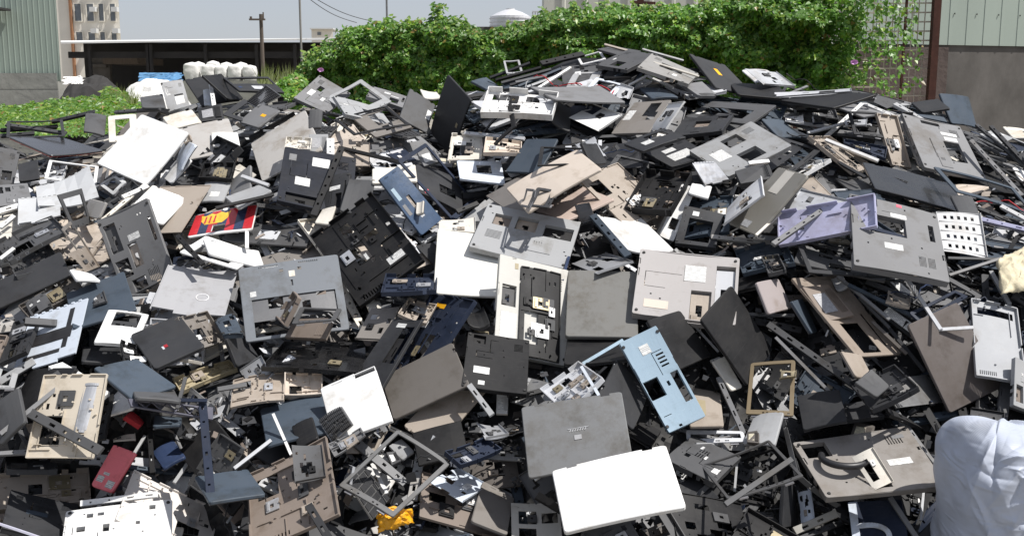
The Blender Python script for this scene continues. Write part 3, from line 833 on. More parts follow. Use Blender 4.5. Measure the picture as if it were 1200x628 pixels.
H('E3', 'bezel', 'charcoal', [(580, 210), (690, 212), (700, 300), (600, 290)], 'charcoal frame behind the peaked white bars', b=.014)
H('E3', 'tray', 'tan', [(440, 295), (520, 300), (655, 395), (610, 435)], 'tan chassis wedge under the peaked frame', 'the tan chassis wedge', asp=2.6, S=.34)
S('E3', 'white', (500, 308), (685, 382), 11, 'long white rail lying on the tan chassis wedge')
S('E3', 'charcoal', (500, 360), (640, 440), 10, 'charcoal rail at the lower edge of the tan chassis wedge')
H('E3', 'tray', 'tan', [(682, 215), (755, 225), (800, 405), (735, 398)], 'narrow tan tray with a square opening pointing down the right slope', 'the narrow tan tray', holes=[(.25, .45, .7, .68)], asp=.42, S=.34, posts=5, nh=3)
S('E3', 'wgrey', (760, 222), (838, 405), 15, 'warm grey edge rail between the narrow tan tray and the wide grey base')
H('E3', 'base', 'grey', [(770, 220), (965, 262), (1065, 450), (840, 405)], 'wide mid grey base with white labels and a black bay on the right slope', 'the wide grey base on the right slope', holes=[(.56, .38, .82, .75), (.3, .04, .62, .1)], st=[(.58, .2, .85, .26), (.6, .29, .82, .36)], fill=0)
H('E3', 'lid', 'black', [(655, 385), (920, 460), (1040, 575), (650, 470)], 'curved glossy black cover in the dark gap above the grey window base', 'the curved black cover', fin='g')
H('E3', 'bezel', 'slate', [(905, 395), (1130, 480), (1290, 580), (930, 480)], 'long dark slate frame running off the right slope', b=.02, P=.5)
S('E3', 'grey', (1010, 310), (1190, 505), 14, 'long grey bar slanting down the right slope')
S('E3', 'white', (1115, 540), (1210, 590), 14, 'white bar tip at the right edge of the heap')
S('E3', 'lavender', (1040, 585), (1210, 625), 16, 'purple grey rail under the white bar tip')
S('E3', 'dgrey', (1030, 255), (1200, 400), 12, 'dark grey bar along the far right edge of the heap')
S('E3', 'charcoal', (1080, 260), (1230, 420), 14, 'charcoal bar highest along the right edge of the heap')
H('E3', 'lid', 'dgrey', [(940, 505), (1010, 500), (1045, 580), (975, 560)], 'small dark grey flap beside the curved black cover', S=.16)
H('E3', 'lid', 'cream', [(1120, 265), (1215, 270), (1240, 305), (1160, 300)], 'cream board at the foot of the concrete wall', S=.3)

# ======== upper left field
for a, b, c, l in [((0, 275), (200, 262), 'black', 'black hinge rail with pale studs on the left edge'), ((0, 295), (120, 285), 'charcoal', 'charcoal hinge rail lowest on the left edge'),
                   ((20, 255), (230, 285), 'dgrey', 'dark grey hinge rail crossing two others on the left'), ((180, 245), (330, 210), 'charcoal', 'charcoal rail rising to the green creeper')]:
    S('E1', c, a, b, 14, l)
H('E1', 'bezel', 'charcoal', [(30, 248), (210, 240), (240, 300), (20, 300)], 'charcoal bezel lying beyond the red edged lid', b=.014)
H('E1', 'lid', 'dgrey', [(305, 210), (372, 225), (370, 290), (290, 280)], 'dark grey square cover behind the white broken bezel', S=.2)
H('E1', 'bezel', 'cream', [(375, 225), (480, 220), (480, 310), (385, 320)], 'cream frame half hidden behind the big white lid', b=.03)
S('E1', 'dgrey', (400, 212), (560, 200), 12, 'dark grey slotted bar between the creeper and the big white lid')
H('E1', 'lid', 'dgrey', [(500, 160), (570, 150), (580, 195), (490, 200)], 'dark grey cover below the white tarpaulin heap', S=.24)
H('E1', 'lid', 'charcoal', [(40, 308), (210, 298), (370, 355), (170, 362)], 'dusty charcoal lid with a red edge', 'the red edged lid', edge='red', fin='g', t=.006)
H('E1', 'base', 'dgrey', [(-60, 320), (75, 352), (40, 465), (-80, 470)], 'dark grey base cut off by the left edge with a square opening', holes=[(.62, .6, .9, .85)])
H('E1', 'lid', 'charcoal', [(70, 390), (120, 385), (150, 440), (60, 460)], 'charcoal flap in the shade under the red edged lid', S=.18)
H('E1', 'bezel', 'white', [(185, 375), (345, 410), (330, 455), (155, 455)], 'white screen bezel lying in the shade left of the big white lid', 'the white bezel', b=.013, rad=.006)
H('E1', 'base', 'grey', [(-30, 470), (100, 462), (110, 530), (-20, 545)], 'grey base on the left edge with torn metal clips')
H('E1', 'lcdback', 'silver', [(125, 478), (315, 420), (352, 520), (150, 560)], 'crumpled silver display sheet below the white bezel', 'the crumpled silver sheet', metal=False, col=(.46, .47, .48), bend=.03, twist=.03)
H('E1', 'bezel', 'white', [(350, 470), (400, 428), (440, 460), (390, 498)], 'small white triangular frame below the big white lid', S=.16, b=.012)
H('E1', 'tray', 'dgrey', [(370, 520), (460, 462), (505, 480), (400, 570)], 'dark grey bracket tray below the big white lid', S=.24)
H('E1', 'lid', 'white', [(570, 440), (640, 362), (668, 380), (600, 468)], 'narrow white cover tucked under the big white lid', S=.24, asp=None)
H('E1', 'lid', 'pale', [(600, 400), (650, 315), (670, 330), (640, 410)], 'pale blue grey sliver beside the big white lid', S=.24)
H('E1', 'module', 'tan', [(636, 300), (665, 290), (672, 312), (648, 328)], 'small orange tan block at the corner of the big white lid', S=.07, asp=1.2)
H('E1', 'tray', 'charcoal', [(665, 395), (770, 295), (830, 335), (735, 430)], 'charcoal box tray leaning on the warm grey panel', 'the charcoal box tray', t=.03)
H('E1', 'lid', 'lgrey', [(720, 455), (800, 455), (790, 525), (690, 520)], 'light grey panel with a white sticker below the black drive caddy', st=[(.4, .55, .75, .8)])
H('E1', 'tray', 'black', [(712, 388), (825, 388), (805, 442), (695, 442)], 'black drive caddy filled with metal scraps', 'the black drive caddy', t=.02, bits=6, S=.16, asp=1.5)
H('E1', 'lid', 'grey', [(805, 455), (870, 400), (880, 480), (790, 540)], 'mid grey panel right of the black drive caddy')
H('E1', 'lid', 'lgrey', [(790, 515), (900, 465), (960, 490), (830, 545)], 'light grey panel under the thin black rods', S=.28)
S('E1', 'black', (755, 548), (960, 500), 10, 'thin black rod above the striped crest panel')
S('E1', 'silver', (845, 435), (940, 468), 12, 'silver bar lying at the foot of the pale standing panel')
H('E1', 'lid', 'wgrey', [(873, 300), (1090, 215), (1085, 330), (940, 475)], 'large pale warm grey panel propped upright left of the navy laptop base', 'the pale standing panel', notch=False, fin='p')
H('E1', 'lid', 'dgrey', [(1080, 205), (1130, 200), (1125, 270), (1085, 265)], 'small dark grey cover under the labelled base', S=.14)
H('E1', 'module', 'lgrey', [(1082, 290), (1150, 290), (1148, 355), (1082, 350)], 'light grey box above the navy laptop base', S=.15, t=.03, asp=1.1)
S('E1', 'white', (1158, 305), (1158, 368), 26, 'short wide white strip right of the light grey box')
H('E1', 'tray', 'cream', [(1005, 300), (1090, 300), (1090, 345), (995, 340)], 'small cream frame above the navy laptop base', S=.22)
# big white lid
H('E1', 'lid', 'white', [(342, 398), (495, 215), (663, 292), (512, 468)], 'largest blank white lid lying across the upper left slope', 'the big white lid', notch=False, edge='tan', fin='p')
H('E1', 'tray', 'tan', [(565, 468), (733, 470), (640, 630), (450, 640)], 'tan brown panel under the white plate', 'the tan brown panel', nh=1, ribs=1, posts=2, t=.004, bits=0, holes=[])
H('E1', 'lid', 'white', [(530, 470), (662, 512), (568, 612), (450, 560)], 'white plate with a dark slot on top of the tan brown panel', 'the white plate')
S('E1', 'cream', (360, 590), (510, 465), 14, 'long cream bar above the tall grey base')
S('E1', 'white', (430, 510), (520, 470), 16, 'short white bar above the tall grey base')
H('E1', 'lcdback', 'silver', [(70, 518), (210, 503), (212, 580), (65, 612)], 'mottled silver plate on the left', 'the mottled silver plate', metal=False, col=(.46, .47, .48))
H('E1', 'lid', 'wgrey', [(310, 515), (370, 530), (340, 590), (290, 570)], 'small warm grey panel above the tall grey base', S=.18)
H('E1', 'bezel', 'dgrey', [(210, 505), (285, 478), (325, 600), (255, 625)], 'dark grey frame around bright scraps on the left', b=.02, rad=.003)
S('E1', 'white', (-5, 560), (65, 540), 20, 'white bar end at the left edge')
S('E1', 'white', (0, 615), (50, 575), 14, 'smaller white bar below the one at the left edge')
H('F1', 'tray', 'dgrey', [(-10, 120), (180, 30), (230, 85), (20, 200)], 'dark grey tray half with raised rim on the left', 'the dark tray half on the left')
S('F1', 'white', (0, 188), (50, 150), 12, 'white bar lying in the dark tray half')
H('F1', 'tray', 'dgrey', [(30, 200), (170, 145), (215, 190), (60, 260)], 'shallow dark tray with torn edge above the long charcoal lid', bits=4)
H('F1', 'bezel', 'taupe', [(215, 70), (255, 80), (340, 190), (300, 205)], 'taupe rail frame left of the tall grey base', asp=3, S=.28, b=.012)
H('F1', 'metal', 'tan', [(240, 165), (300, 150), (350, 215), (300, 240)], 'tan metal clip plate left of the tall grey base', S=.16)
H('F1', 'lid', 'white', [(248, 225), (330, 240), (345, 262), (270, 258)], 'crumpled white scrap beside the tall grey base', S=.14)
H('F1', 'lid', 'charcoal', [(-90, 300), (215, 165), (248, 240), (-60, 395)], 'long charcoal lid cut off by the left edge', 'the long charcoal lid', asp=2.6, S=.36, notch=False)
H('F1', 'tray', 'brown', [(60, 350), (255, 245), (290, 290), (110, 400)], 'brown tray with a torn metal edge beneath the long charcoal lid', asp=2.4)
H('F1', 'base', 'dgrey', [(85, 345), (150, 300), (180, 350), (110, 390)], 'dark grey square part beside the slate lid', S=.14)
H('F1', 'base', 'grey', [(325, 65), (530, -30), (600, 250), (455, 318)], 'tall grey laptop base with vent slots and three openings', 'the tall grey base', holes=[(.06, .1, .28, .46), (.05, .56, .30, .78), (.22, .84, .48, 1.0), (.86, .22, .93, .52), (.36, .42, .54, .72)], vents=[(.56, .80, .78, .96, 7)], covers=[], st=[(.42, .32, .64, .40)], fill=.7, nscrew=10)
H('F1', 'lid', 'slate', [(222, 308), (438, 232), (475, 365), (265, 430)], 'slate blue lid under the tall grey base', 'the slate blue lid')
H('F1', 'metal', 'dgrey', [(320, 330), (365, 300), (372, 340), (330, 355)], 'dark corner bracket on the slate blue lid', S=.1, metal=False)
H('E1', 'crest', 'white', [(690, 560), (895, 545), (885, 612), (650, 660)], 'white palm panel printed with red and blue stripes and a yellow crest', 'the striped crest panel', asp=2.1, S=.30)
H('F1', 'bezel', 'white', [(640, 165), (715, 105), (910, 170), (830, 225)], 'white screen frame corner above the round marked plate', b=.03)
H('F1', 'lid', 'white', [(720, 112), (918, 175), (905, 200), (740, 190)], 'white cover with rounded end below the striped crest panel', 'the rounded white cover', S=.28)
S('F1', 'black', (620, 105), (710, 205), 16, 'black bar left of the white screen frame corner')
S('F1', 'white', (865, 90), (865, 150), 12, 'short upright white bar under the striped crest panel')
H('F1', 'lcdback', 'lgrey', [(600, 212), (832, 235), (790, 395), (520, 370)], 'round marked plain grey display plate with clips along its top edge', 'the round marked plate', ring=(.62, .62), metal=False, col=(.36, .36, .37))
H('F1', 'lid', 'dgrey', [(300, 440), (440, 400), (430, 520), (320, 560)], 'dark grey shell in the gap right of the striped display back')
H('F1', 'lcdback', 'pale', [(120, 385), (300, 332), (272, 520), (40, 595)], 'pale display back with black strips in a T shape', 'the striped display back', strips=[(.16, .42, .84, .62), (.72, .1, .8, .78), (.1, .78, .7, .84)], bend=.004, twist=.004)
H('F1', 'tray', 'charcoal', [(60, 395), (130, 390), (90, 500), (0, 560)], 'charcoal rail tray lying left of the striped display back', asp=.4)
H('F1', 'module', 'dgrey', [(85, 395), (205, 405), (195, 425), (90, 420)], 'dark slotted bar across the top of the striped display back', S=.14, asp=4)
H('F1', 'deck', 'white', [(372, 368), (525, 372), (470, 498), (340, 468)], 'white case top with a black window', 'the white windowed top', kb=(.22, .06, .85, .48), well=True, wellc='charcoal', tp=None, st=[])
H('F1', 'tray', 'taupe', [(620, 400), (730, 365), (785, 475), (690, 510)], 'taupe chassis with square studs behind the black square lid', 'the studded taupe chassis', holes=[(.35, .4, .65, .75)])
H('F1', 'base', 'slate', [(750, 395), (820, 380), (850, 440), (780, 455)], 'slate coloured part with clips left of the blue grey palm rest', S=.16)
H('F1', 'lid', 'charcoal', [(785, 475), (860, 450), (900, 540), (840, 565)], 'charcoal cover with three short ribs below the studded chassis', S=.2)
H('F1', 'tray', 'black', [(430, 480), (500, 490), (540, 575), (428, 568)], 'black tray end with drill holes under the black square lid', S=.2)
H('G1', 'lid', 'slate', [(330, 35), (480, 0), (620, 100), (470, 150)], 'slate lid with a tan edge strip under the black square lid')
H('G1', 'tray', 'gold', [(600, 75), (810, 0), (825, 40), (640, 115)], 'long charcoal tray with a golden inner plate and oval hole', 'the golden inlay tray', asp=3, nh=3, holes=[(.3, .3, .48, .7)])
H('F1', 'lid', 'charcoal', [(455, 452), (625, 382), (718, 492), (540, 572)], 'square black lid with a small red and silver badge', 'the black square lid', badge=(.42, .62, 'red'), st=[(.34, .6, .38, .68, 'silver')], notch=False, t=.011, edge='brown')
# ======== middle
H('E2', 'metal', 'tan', [(0, 310), (105, 315), (95, 410), (10, 400)], 'tan chassis end with punched holes left of the wide navy base', 'the tan chassis end', metal=False, S=.2)
S('E2', 'black', (-10, 335), (200, 385), 11, 'thin black bar over the tan chassis end')
H('B2', 'base', 'navy', [(128, 68), (475, 150), (430, 385), (105, 345)], 'wide navy black base with white stickers', 'the wide navy base', holes=[(.42, .15, .56, .25), (.1, .82, .55, .97)], st=[(.40, .12, .64, .28), (.2, .52, .40, .66), (.08, .12, .18, .24, 'grey')], col=(.006, .008, .015), fill=1)
H('B2', 'base', 'charcoal', [(318, 208), (430, 215), (400, 360), (290, 430)], 'black drive cover with a white rim right of the wide navy base', st=[(.3, .3, .7, .4)], S=.2)
H('B2', 'lid', 'cream', [(290, 370), (375, 360), (330, 440), (285, 435)], 'cream scrap at the lower corner of the wide navy base', S=.12)
S('B2', 'black', (395, 85), (265, 400), 30, 'twisted black strap hanging down over the wide navy base')
H('B2', 'lid', 'dgrey', [(425, 222), (560, 250), (500, 385), (392, 395)], 'dark grey square cover with a pale rim above the open black base', S=.22, edge='cream')
H('B2', 'lid', 'cream', [(530, 185), (740, 172), (735, 240), (540, 258)], 'flat cream board beneath the navy screen frame')
H('E2', 'tray', 'cream', [(385, 285), (500, 290), (490, 380), (375, 380)], 'cream frame with a black six sided hole right of the standing charcoal lid', 'the cream frame', holes=[(.1, .25, .65, .75)], ribs=2, posts=2)
S('E2', 'silver', (430, 285), (640, 305), 12, 'silver rail lying level right of the standing charcoal lid')
H('E2', 'bezel', 'black', [(500, 250), (560, 235), (620, 225), (500, 380)], 'black latch frame under the silver rail', b=.02, S=.28)
H('E2', 'tray', 'beige', [(500, 300), (635, 312), (628, 358), (505, 350)], 'beige tray piece under the silver rail', S=.24)
H('E2', 'deck', 'pale', [(380, 378), (578, 392), (555, 458), (440, 450)], 'white lilac panel with a small square window', 'the white lilac panel', kb=(.42, .2, .75, .6), tp=None, st=[])
H('E2', 'lid', 'slate', [(575, 440), (650, 300), (770, 320), (680, 410)], 'scratched slate lid behind the beige lid', 'the scratched slate lid', notch=False)
H('E2', 'bezel', 'black', [(680, 400), (705, 335), (850, 340), (880, 395)], 'black rounded bezel behind the beige lid', b=.014)
H('E2', 'lid', 'charcoal', [(830, 320), (900, 330), (920, 390), (880, 400)], 'charcoal panel between the beige lid and the tan ribbed chassis', S=.22)
H('B2', 'tray', 'black', [(255, 480), (530, 290), (760, 590), (470, 835)], 'large open black base with a white label, turned on its corner', 'the open black base', holes=[(.35, .1, .5, .25), (.55, .35, .75, .42), (.3, .4, .5, .6)], st=[(.62, .72, .86, .80), (.42, .52, .46, .6)], t=.020, ribs=16, posts=18, bits=4)
H('E2', 'deck', 'charcoal', [(262, 370), (400, 455), (448, 560), (265, 495)], 'dark plum palm rest with a red and a white sticker', 'the dark plum palm rest', kb=(.5, .45, .85, .7), st=[(.06, .78, .14, .9, 'white'), (.17, .8, .25, .95, 'pink')], tp=None)
H('E2', 'module', 'grey', [(265, 350), (325, 342), (350, 380), (290, 408)], 'square grey cap inside the navy screen frame', S=.12, asp=1.2)
H('E2', 'bezel', 'navy', [(195, 400), (310, 312), (470, 540), (400, 570)], 'navy screen frame wrapped round the dark plum palm rest', 'the navy screen frame', b=.016)
H('E2', 'deck', 'slate', [(128, 450), (205, 400), (345, 590), (285, 650)], 'navy blue palm rest with a pale blue sticker and a grey sticker', 'the navy blue palm rest', kb=(.45, .42, .62, .8), st=[(.12, .22, .28, .42, 'sky'), (.1, .5, .24, .68, 'grey')], tp=None, fin='g', col=(.035, .065, .12), asp=.42, S=.33)
H('E2', 'lid', 'cream', [(265, 530), (290, 525), (285, 565), (262, 575)], 'tiny cream chip on the navy blue palm rest', S=.05)
S('E2', 'black', (405, 560), (480, 530), 16, 'black hinge end at the corner of the navy screen frame')
H('E2', 'metal', 'cream', [(345, 590), (470, 590), (470, 640), (340, 640)], 'cream metal strip with a coiled wire below the navy screen frame', S=.2, metal=False)
H('E2', 'lid', 'beige', [(578, 478), (825, 332), (905, 410), (650, 560)], 'clean beige lid lying in the middle of the upper slope', 'the beige lid', notch=False)
H('E2', 'lid', 'beige', [(672, 555), (855, 465), (925, 520), (800, 600)], 'pinkish beige lid just below the clean beige one', 'the pinkish beige lid', col=(.55, .44, .38), notch=False)
H('E2', 'bezel', 'charcoal', [(655, 550), (685, 478), (765, 495), (715, 545)], 'small charcoal rounded frame between the two beige lids', S=.16, b=.014)
H('E2', 'bezel', 'grey', [(628, 545), (650, 482), (678, 484), (655, 550)], 'narrow grey loop beside the small charcoal rounded frame', S=.14, b=.008, asp=.4)
H('E2', 'lid', 'white', [(880, 570), (1060, 600), (1130, 690), (1010, 720)], 'bright white sheet with a blue edge below the tan ribbed chassis', 'the bright white sheet', fin='g', bend=.03)
H('E2', 'lid', 'black', [(815, 540), (870, 525), (890, 590), (840, 600)], 'black glossy flap at the corner of the tan ribbed chassis', S=.16, fin='g')
H('E2', 'tray', 'tan', [(817, 460), (990, 375), (1130, 565), (1030, 608)], 'tan ribbed chassis with a round hole', 'the tan ribbed chassis', posts=10, ribs=8, bits=3, t=.007)
S('E2', 'slate', (880, 572), (1005, 715), 26, 'slate blue strip along the bright white sheet')
H('B3', 'tray', 'black', [(590, 200), (840, 190), (700, 400), (560, 340)], 'black open box deep in the hollow beside the tan ribbed chassis', t=.03)
H('B3', 'deck', 'charcoal', [(515, 62), (700, 0), (800, 30), (600, 108)], 'charcoal palm rest with one white label behind the two label one', kb=(.4, .15, .85, .5), st=[(.2, .45, .42, .7)], tp=None)
H('B3', 'base', 'charcoal', [(598, 112), (790, 38), (880, 125), (745, 188)], 'charcoal base with two white labels over the black hollow', 'the two label charcoal base', holes=[(.5, .1, .7, .2)], st=[(.3, .25, .6, .4), (.25, .5, .8, .8)], t=.02)
H('E3', 'base', 'lgrey', [(12, 348), (245, 250), (380, 330), (165, 440)], 'silver grey base with two square windows and a white label', 'the silver two window base', holes=[(.42, .12, .68, .38), (.38, .60, .68, .88)], st=[(.12, .32, .32, .6)], fill=.0, covers=[], t=.022, col=(.25, .255, .26))
H('B3', 'lcdback', 'silver', [(835, 165), (935, 155), (1000, 240), (890, 262)], 'dented silver dish under the silver two window base', metal=True, S=.2)
H('B3', 'module', 'dgrey', [(1025, 198), (1180, 160), (1200, 225), (1055, 268)], 'dark grey speaker box under the silver two window base', S=.18, t=.03, asp=1.8)
S('B3', 'white', (1090, 160), (1185, 150), 16, 'short white clip above the dark grey speaker box')
H('B3', 'deck', 'white', [(790, 258), (838, 270), (755, 525), (668, 492)], 'narrow white case side below the black hollow', 'the narrow white case side', kb=(.3, .62, .8, .82), tp=None, asp=.3, S=.30, st=[])
H('B3', 'lid', 'white', [(825, 250), (925, 270), (900, 320), (815, 300)], 'small white plate beside the narrow white case side', S=.12)
H('B3', 'tray', 'slate', [(820, 330), (1010, 300), (1000, 470), (770, 500)], 'dark slate chassis between the white case side and the olive lid', bits=6, posts=12)
H('B3', 'metal', 'silver', [(985, 345), (1130, 250), (1140, 300), (1000, 440)], 'silver flange peeking out beneath the olive lid', S=.28, metal=False)
H('E3', 'lid', 'olive', [(158, 605), (338, 400), (432, 440), (262, 645)], 'olive grey laptop lid with a cream patch at one corner', 'the olive lid', st=[(.62, .3, .98, .6, 'cream'), (.05, .35, .15, .6, 'silver')], rad=.014)
S('F3', 'cream', (258, 105), (345, 25), 9, 'slim cream strip along the edge of the olive lid')
H('F3', 'base', 'charcoal', [(0, 0), (150, 30), (110, 150), (-20, 130)], 'charcoal frame with a black square well above the silver label base', holes=[(.2, .3, .8, .9)])
S('F3', 'wgrey', (100, 110), (330, 135), 16, 'level warm grey rail above the finned slate tray')
H('F3', 'tray', 'slate', [(180, 150), (345, 120), (400, 190), (210, 240)], 'slate tray with four dark ribs', 'the ribbed slate tray')
H('F3', 'tray', 'lavender', [(325, 25), (672, -42), (672, 75), (335, 140)], 'lavender case half with small clips', 'the lavender case half', holes=[], nh=6, ribs=3, posts=5, bits=0, asp=2.6, S=.36, t=.018)
S('F3', 'grey', (318, 135), (520, -5), 18, 'grey bar laid diagonally over the lavender case half')
S('F3', 'cream', (512, 122), (600, 130), 14, 'small cream bar under the lavender case half')
H('F3', 'holes', 'silver', [(888, 15), (1042, 35), (1068, 180), (915, 162)], 'pale perforated plate with rows of round holes', 'the perforated plate', col=(.6, .6, .6))
H('F3', 'base', 'grey', [(585, -42), (895, 20), (935, 270), (605, 195)], 'mid grey base with a wide black window, vent grids and three labels', 'the grey window base', holes=[(.18, .24, .60, .50), (.0, .0, .3, .12), (.86, .22, .92, .46)], vents=[(.70, .72, .78, .86, 6), (.80, .72, .88, .86, 6)], covers=[], st=[(.44, .17, .62, .23), (.34, .62, .54, .70), (.52, .02, .58, .06, 'pink')], fill=.1, t=.024, nscrew=8)
# ======== middle band
H('C2', 'tray', 'navy', [(590, 90), (820, 70), (830, 170), (600, 150)], 'navy chassis rails in the gap left of the off white lid', S=.26)
H('F2', 'lid', 'cream', [(333, 85), (590, 100), (585, 325), (328, 302)], 'rounded off white lid in the centre', 'the off white lid', notch=False, rad=.016, edge='black', col=(.70, .69, .64))
H('F2', 'base', 'lgrey', [(512, -2), (840, 55), (785, 230), (450, 140)], 'light grey base with three bays above the cream case with the black well', 'the light grey three bay base', holes=[(.12, .18, .3, .42), (.36, .14, .58, .42), (.66, .2, .96, .45)], vents=[(.1, .55, .26, .72, 7)], covers=[(.55, .5, .8, .8)], fill=1, t=.022, st=[])
H('C3', 'metal', 'silver', [(290, 30), (420, -20), (560, 30), (380, 75)], 'silver hinge rails above the plain dark grey lid', S=.24)
S('C3', 'blue', (232, 110), (262, 0), 12, 'bent blue cable beside the plain dark grey lid')
H('F2', 'lid', 'dgrey', [(790, 225), (1040, 228), (1035, 462), (788, 455)], 'plain dark grey lid right of the case with the black well', 'the plain dark grey lid', col=(.14, .138, .13), notch=False, t=.014)
H('F2', 'base', 'cream', [(558, 170), (800, 225), (790, 562), (535, 508)], 'off white laptop case with a deep black well full of debris', 'the case with the black well', holes=[(.06, .30, .26, .52)], st=[(.06, .58, .28, .92), (.22, .06, .27, .12, 'gold')], covers=[], col=(.55, .54, .50), fill=1, t=.02, nscrew=2, vents=[])
H('F2', 'tray', 'black', [(632, 205), (775, 238), (765, 545), (625, 520)], 'black inner frame with metal bits set into the off white case', 'the black inner frame', posts=14, bits=8, ribs=8, t=.006, asp=.48, S=.30, lift=.004)
H('C4', 'tray', 'dgrey', [(-20, 0), (40, -10), (90, 60), (-10, 80)], 'dark bracket tray beside the silver label base', S=.18)
H('F2', 'base', 'wgrey', [(1055, 150), (1390, 190), (1385, 415), (1008, 385)], 'silver grey base with a white label, a worn yellow patch and a sunken bay', 'the silver label base', holes=[(.55, .55, .75, 1.02), (.78, .15, .97, .95)], st=[(.47, .18, .68, .42), (.1, .76, .34, .88, 'beige')], fill=1, t=.03, col=(.40, .38, .37), covers=[], vents=[])
H('C3', 'lid', 'black', [(955, 150), (1080, 120), (1178, 60), (1190, 130)], 'black hinge cover right of the silver label base', S=.2)
H('C3', 'lid', 'black', [(660, 310), (760, 235), (935, 450), (740, 520)], 'black lid standing behind the sky blue case', notch=False)
H('C3', 'lid', 'black', [(865, 290), (1010, 140), (1200, 430), (1085, 600)], 'matt black lid propped on the slope right of the sky blue case', 'the propped black lid', notch=False)
H('C3', 'lid', 'cream', [(922, 482), (978, 460), (1060, 600), (1005, 625)], 'cream and grey cover strip leaning under the propped black lid', S=.2, asp=.4)
S('C3', 'lgrey', (845, 325), (950, 440), 10, 'thin light grey edge trim on the propped black lid')
S('G3', 'grey', (125, 70), (215, 270), 18, 'grey rail running down from the cream cover strip')
H('C4', 'lid', 'wgrey', [(-45, 112), (55, 108), (122, 232), (10, 268)], 'small rosy grey lid right of the propped black lid', 'the rosy grey lid', S=.22, col=(.30, .265, .26), notch=False)
H('C4', 'lid', 'slate', [(110, 210), (150, 195), (225, 345), (195, 360)], 'slate sliver between the rosy grey lid and the tan palm tray', S=.2)
H('C4', 'deck', 'tan', [(108, 88), (300, 95), (630, 440), (392, 462)], 'tan palm tray with a dark window pointing down the right slope', 'the tan palm tray', kb=(.22, .60, .62, .96), tp=None, col=(.235, .195, .16), asp=.62, S=.36, holes=[(.8, .5, .85, .9)], well=False, st=[])
H('C4', 'module', 'tan', [(165, 150), (275, 118), (400, 278), (262, 292)], 'flat brown battery block on the tan palm tray', S=.16, t=.008, col=(.21, .17, .14))
H('C4', 'lid', 'lgrey', [(290, 110), (342, 78), (368, 140), (318, 162)], 'light grey clip plate at the top of the tan palm tray', S=.09)
for a, b, c, w_, l in [((320, 90), (560, 290), 'grey', 14, 'grey bar running down from the clip plate'), ((370, 130), (720, 300), 'slate', 16, 'slate rail crossing the dark gap under the window base'),
                       ((500, 260), (720, 530), 'charcoal', 16, 'charcoal bar along the big brown lid'), ((0, 310), (410, 600), 'dgrey', 30, 'wide dark grey bar under the tan palm tray'),
                       ((35, 372), (300, 640), 'grey', 14, 'grey bar with a bright edge in the dark lower right'), ((480, 300), (640, 450), 'brown', 14, 'brown rail beside the tan palm tray'),
                       ((420, 190), (560, 330), 'dgrey', 12, 'dark grey bar beside the slate rail')]:
    S('C4', c, a, b, w_, l)
H('C4', 'metal', 'tan', [(540, 160), (660, 200), (640, 250), (550, 220)], 'tan broken casting in the shade under the window base', S=.16, metal=False)
H('C4', 'bezel', 'navy', [(640, 270), (870, 150), (905, 190), (720, 310)], 'navy bar frame in front of the big brown lid', S=.3, asp=4, b=.012)
H('F3', 'lid', 'brown', [(770, 430), (990, 330), (1100, 640), (960, 720)], 'big brown grey lid left of the upright pale panel', 'the big brown lid', notch=False, col=(.11, .095, .088))
S('F3', 'silver', (768, 228), (905, 435), 12, 'bright silver wire bar, long side of a bent frame')
S('F3', 'silver', (905, 435), (1020, 428), 11, 'bright silver wire bar, short side of a bent frame')
S('F3', 'dgrey', (930, 185), (1130, 190), 9, 'dark grey rod beneath the perforated plate')
S('F3', 'grey', (935, 245), (1120, 185), 10, 'mid grey rod crossing the dark grey one')
S('F3', 'lgrey', (1080, 230), (1145, 345), 14, 'light grey bar above the upright pale panel')
H('C4', 'lid', 'tan', [(350, 440), (420, 450), (490, 560), (400, 560)], 'small tan grey plate at the foot of the tan palm tray', S=.16)
H('G3', 'tray', 'charcoal', [(580, 90), (760, 20), (800, 110), (670, 190)], 'charcoal tray with bright metal tabs above the tilted label base', 'the tabbed tray')
H('G3', 'lid', 'dgrey', [(600, 85), (660, 50), (725, 100), (680, 148)], 'dark grey block in the tabbed tray', S=.14, lift=.02)
H('F3', 'tray', 'silver', [(1018, 308), (1165, 365), (1215, 610), (1030, 600)], 'tall pale grey case half with a slotted top and square moulding, standing upright', 'the upright pale panel', holes=[(.14, .08, .9, .17)], nh=0, ribs=2, posts=4, bits=0, t=.014, col=(.36, .37, .385), asp=.55, S=.36, P=.1)
H('G3', 'base', 'lgrey', [(1165, 0), (1230, 30), (1240, 200), (1160, 165)], 'light grey slotted side of the case half at the right edge', S=.2, asp=.5)
# ======== bottom left
H('C2', 'bezel', 'silver', [(20, 612), (150, 438), (440, 628), (300, 800)], 'silver screen frame corner behind the blue grey palm rest', 'the silver screen frame', b=.014)
H('C2', 'deck', 'grey', [(-88, 48), (378, -10), (432, 330), (-40, 390)], 'blue grey palm rest with a round boss and a long dark opening', 'the blue grey palm rest', kb=(.10, .46, .92, .96), tp=None, st=[(.09, .35, .15, .42), (.49, .14, .55, .22, 'cream')], col=(.155, .168, .185), well=True, wellc='grey', holes=[(.40, .1, .44, .14), (.58, .1, .62, .14), (.5, .26, .52, .34)])
H('C2', 'tray', 'copper', [(85, 290), (165, 160), (200, 190), (130, 300)], 'copper finned strip standing in the blue grey palm rest', S=.16, asp=.4)
H('C2', 'module', 'copper', [(185, 285), (350, 290), (325, 378), (128, 375)], 'copper brown heat sink plate at the foot of the blue grey palm rest', 'the copper heat sink', S=.2, asp=2, t=.012)
H('C2', 'bezel', 'dgrey', [(190, 240), (400, 235), (360, 300), (180, 300)], 'burnt dark frame behind the copper heat sink', S=.22)
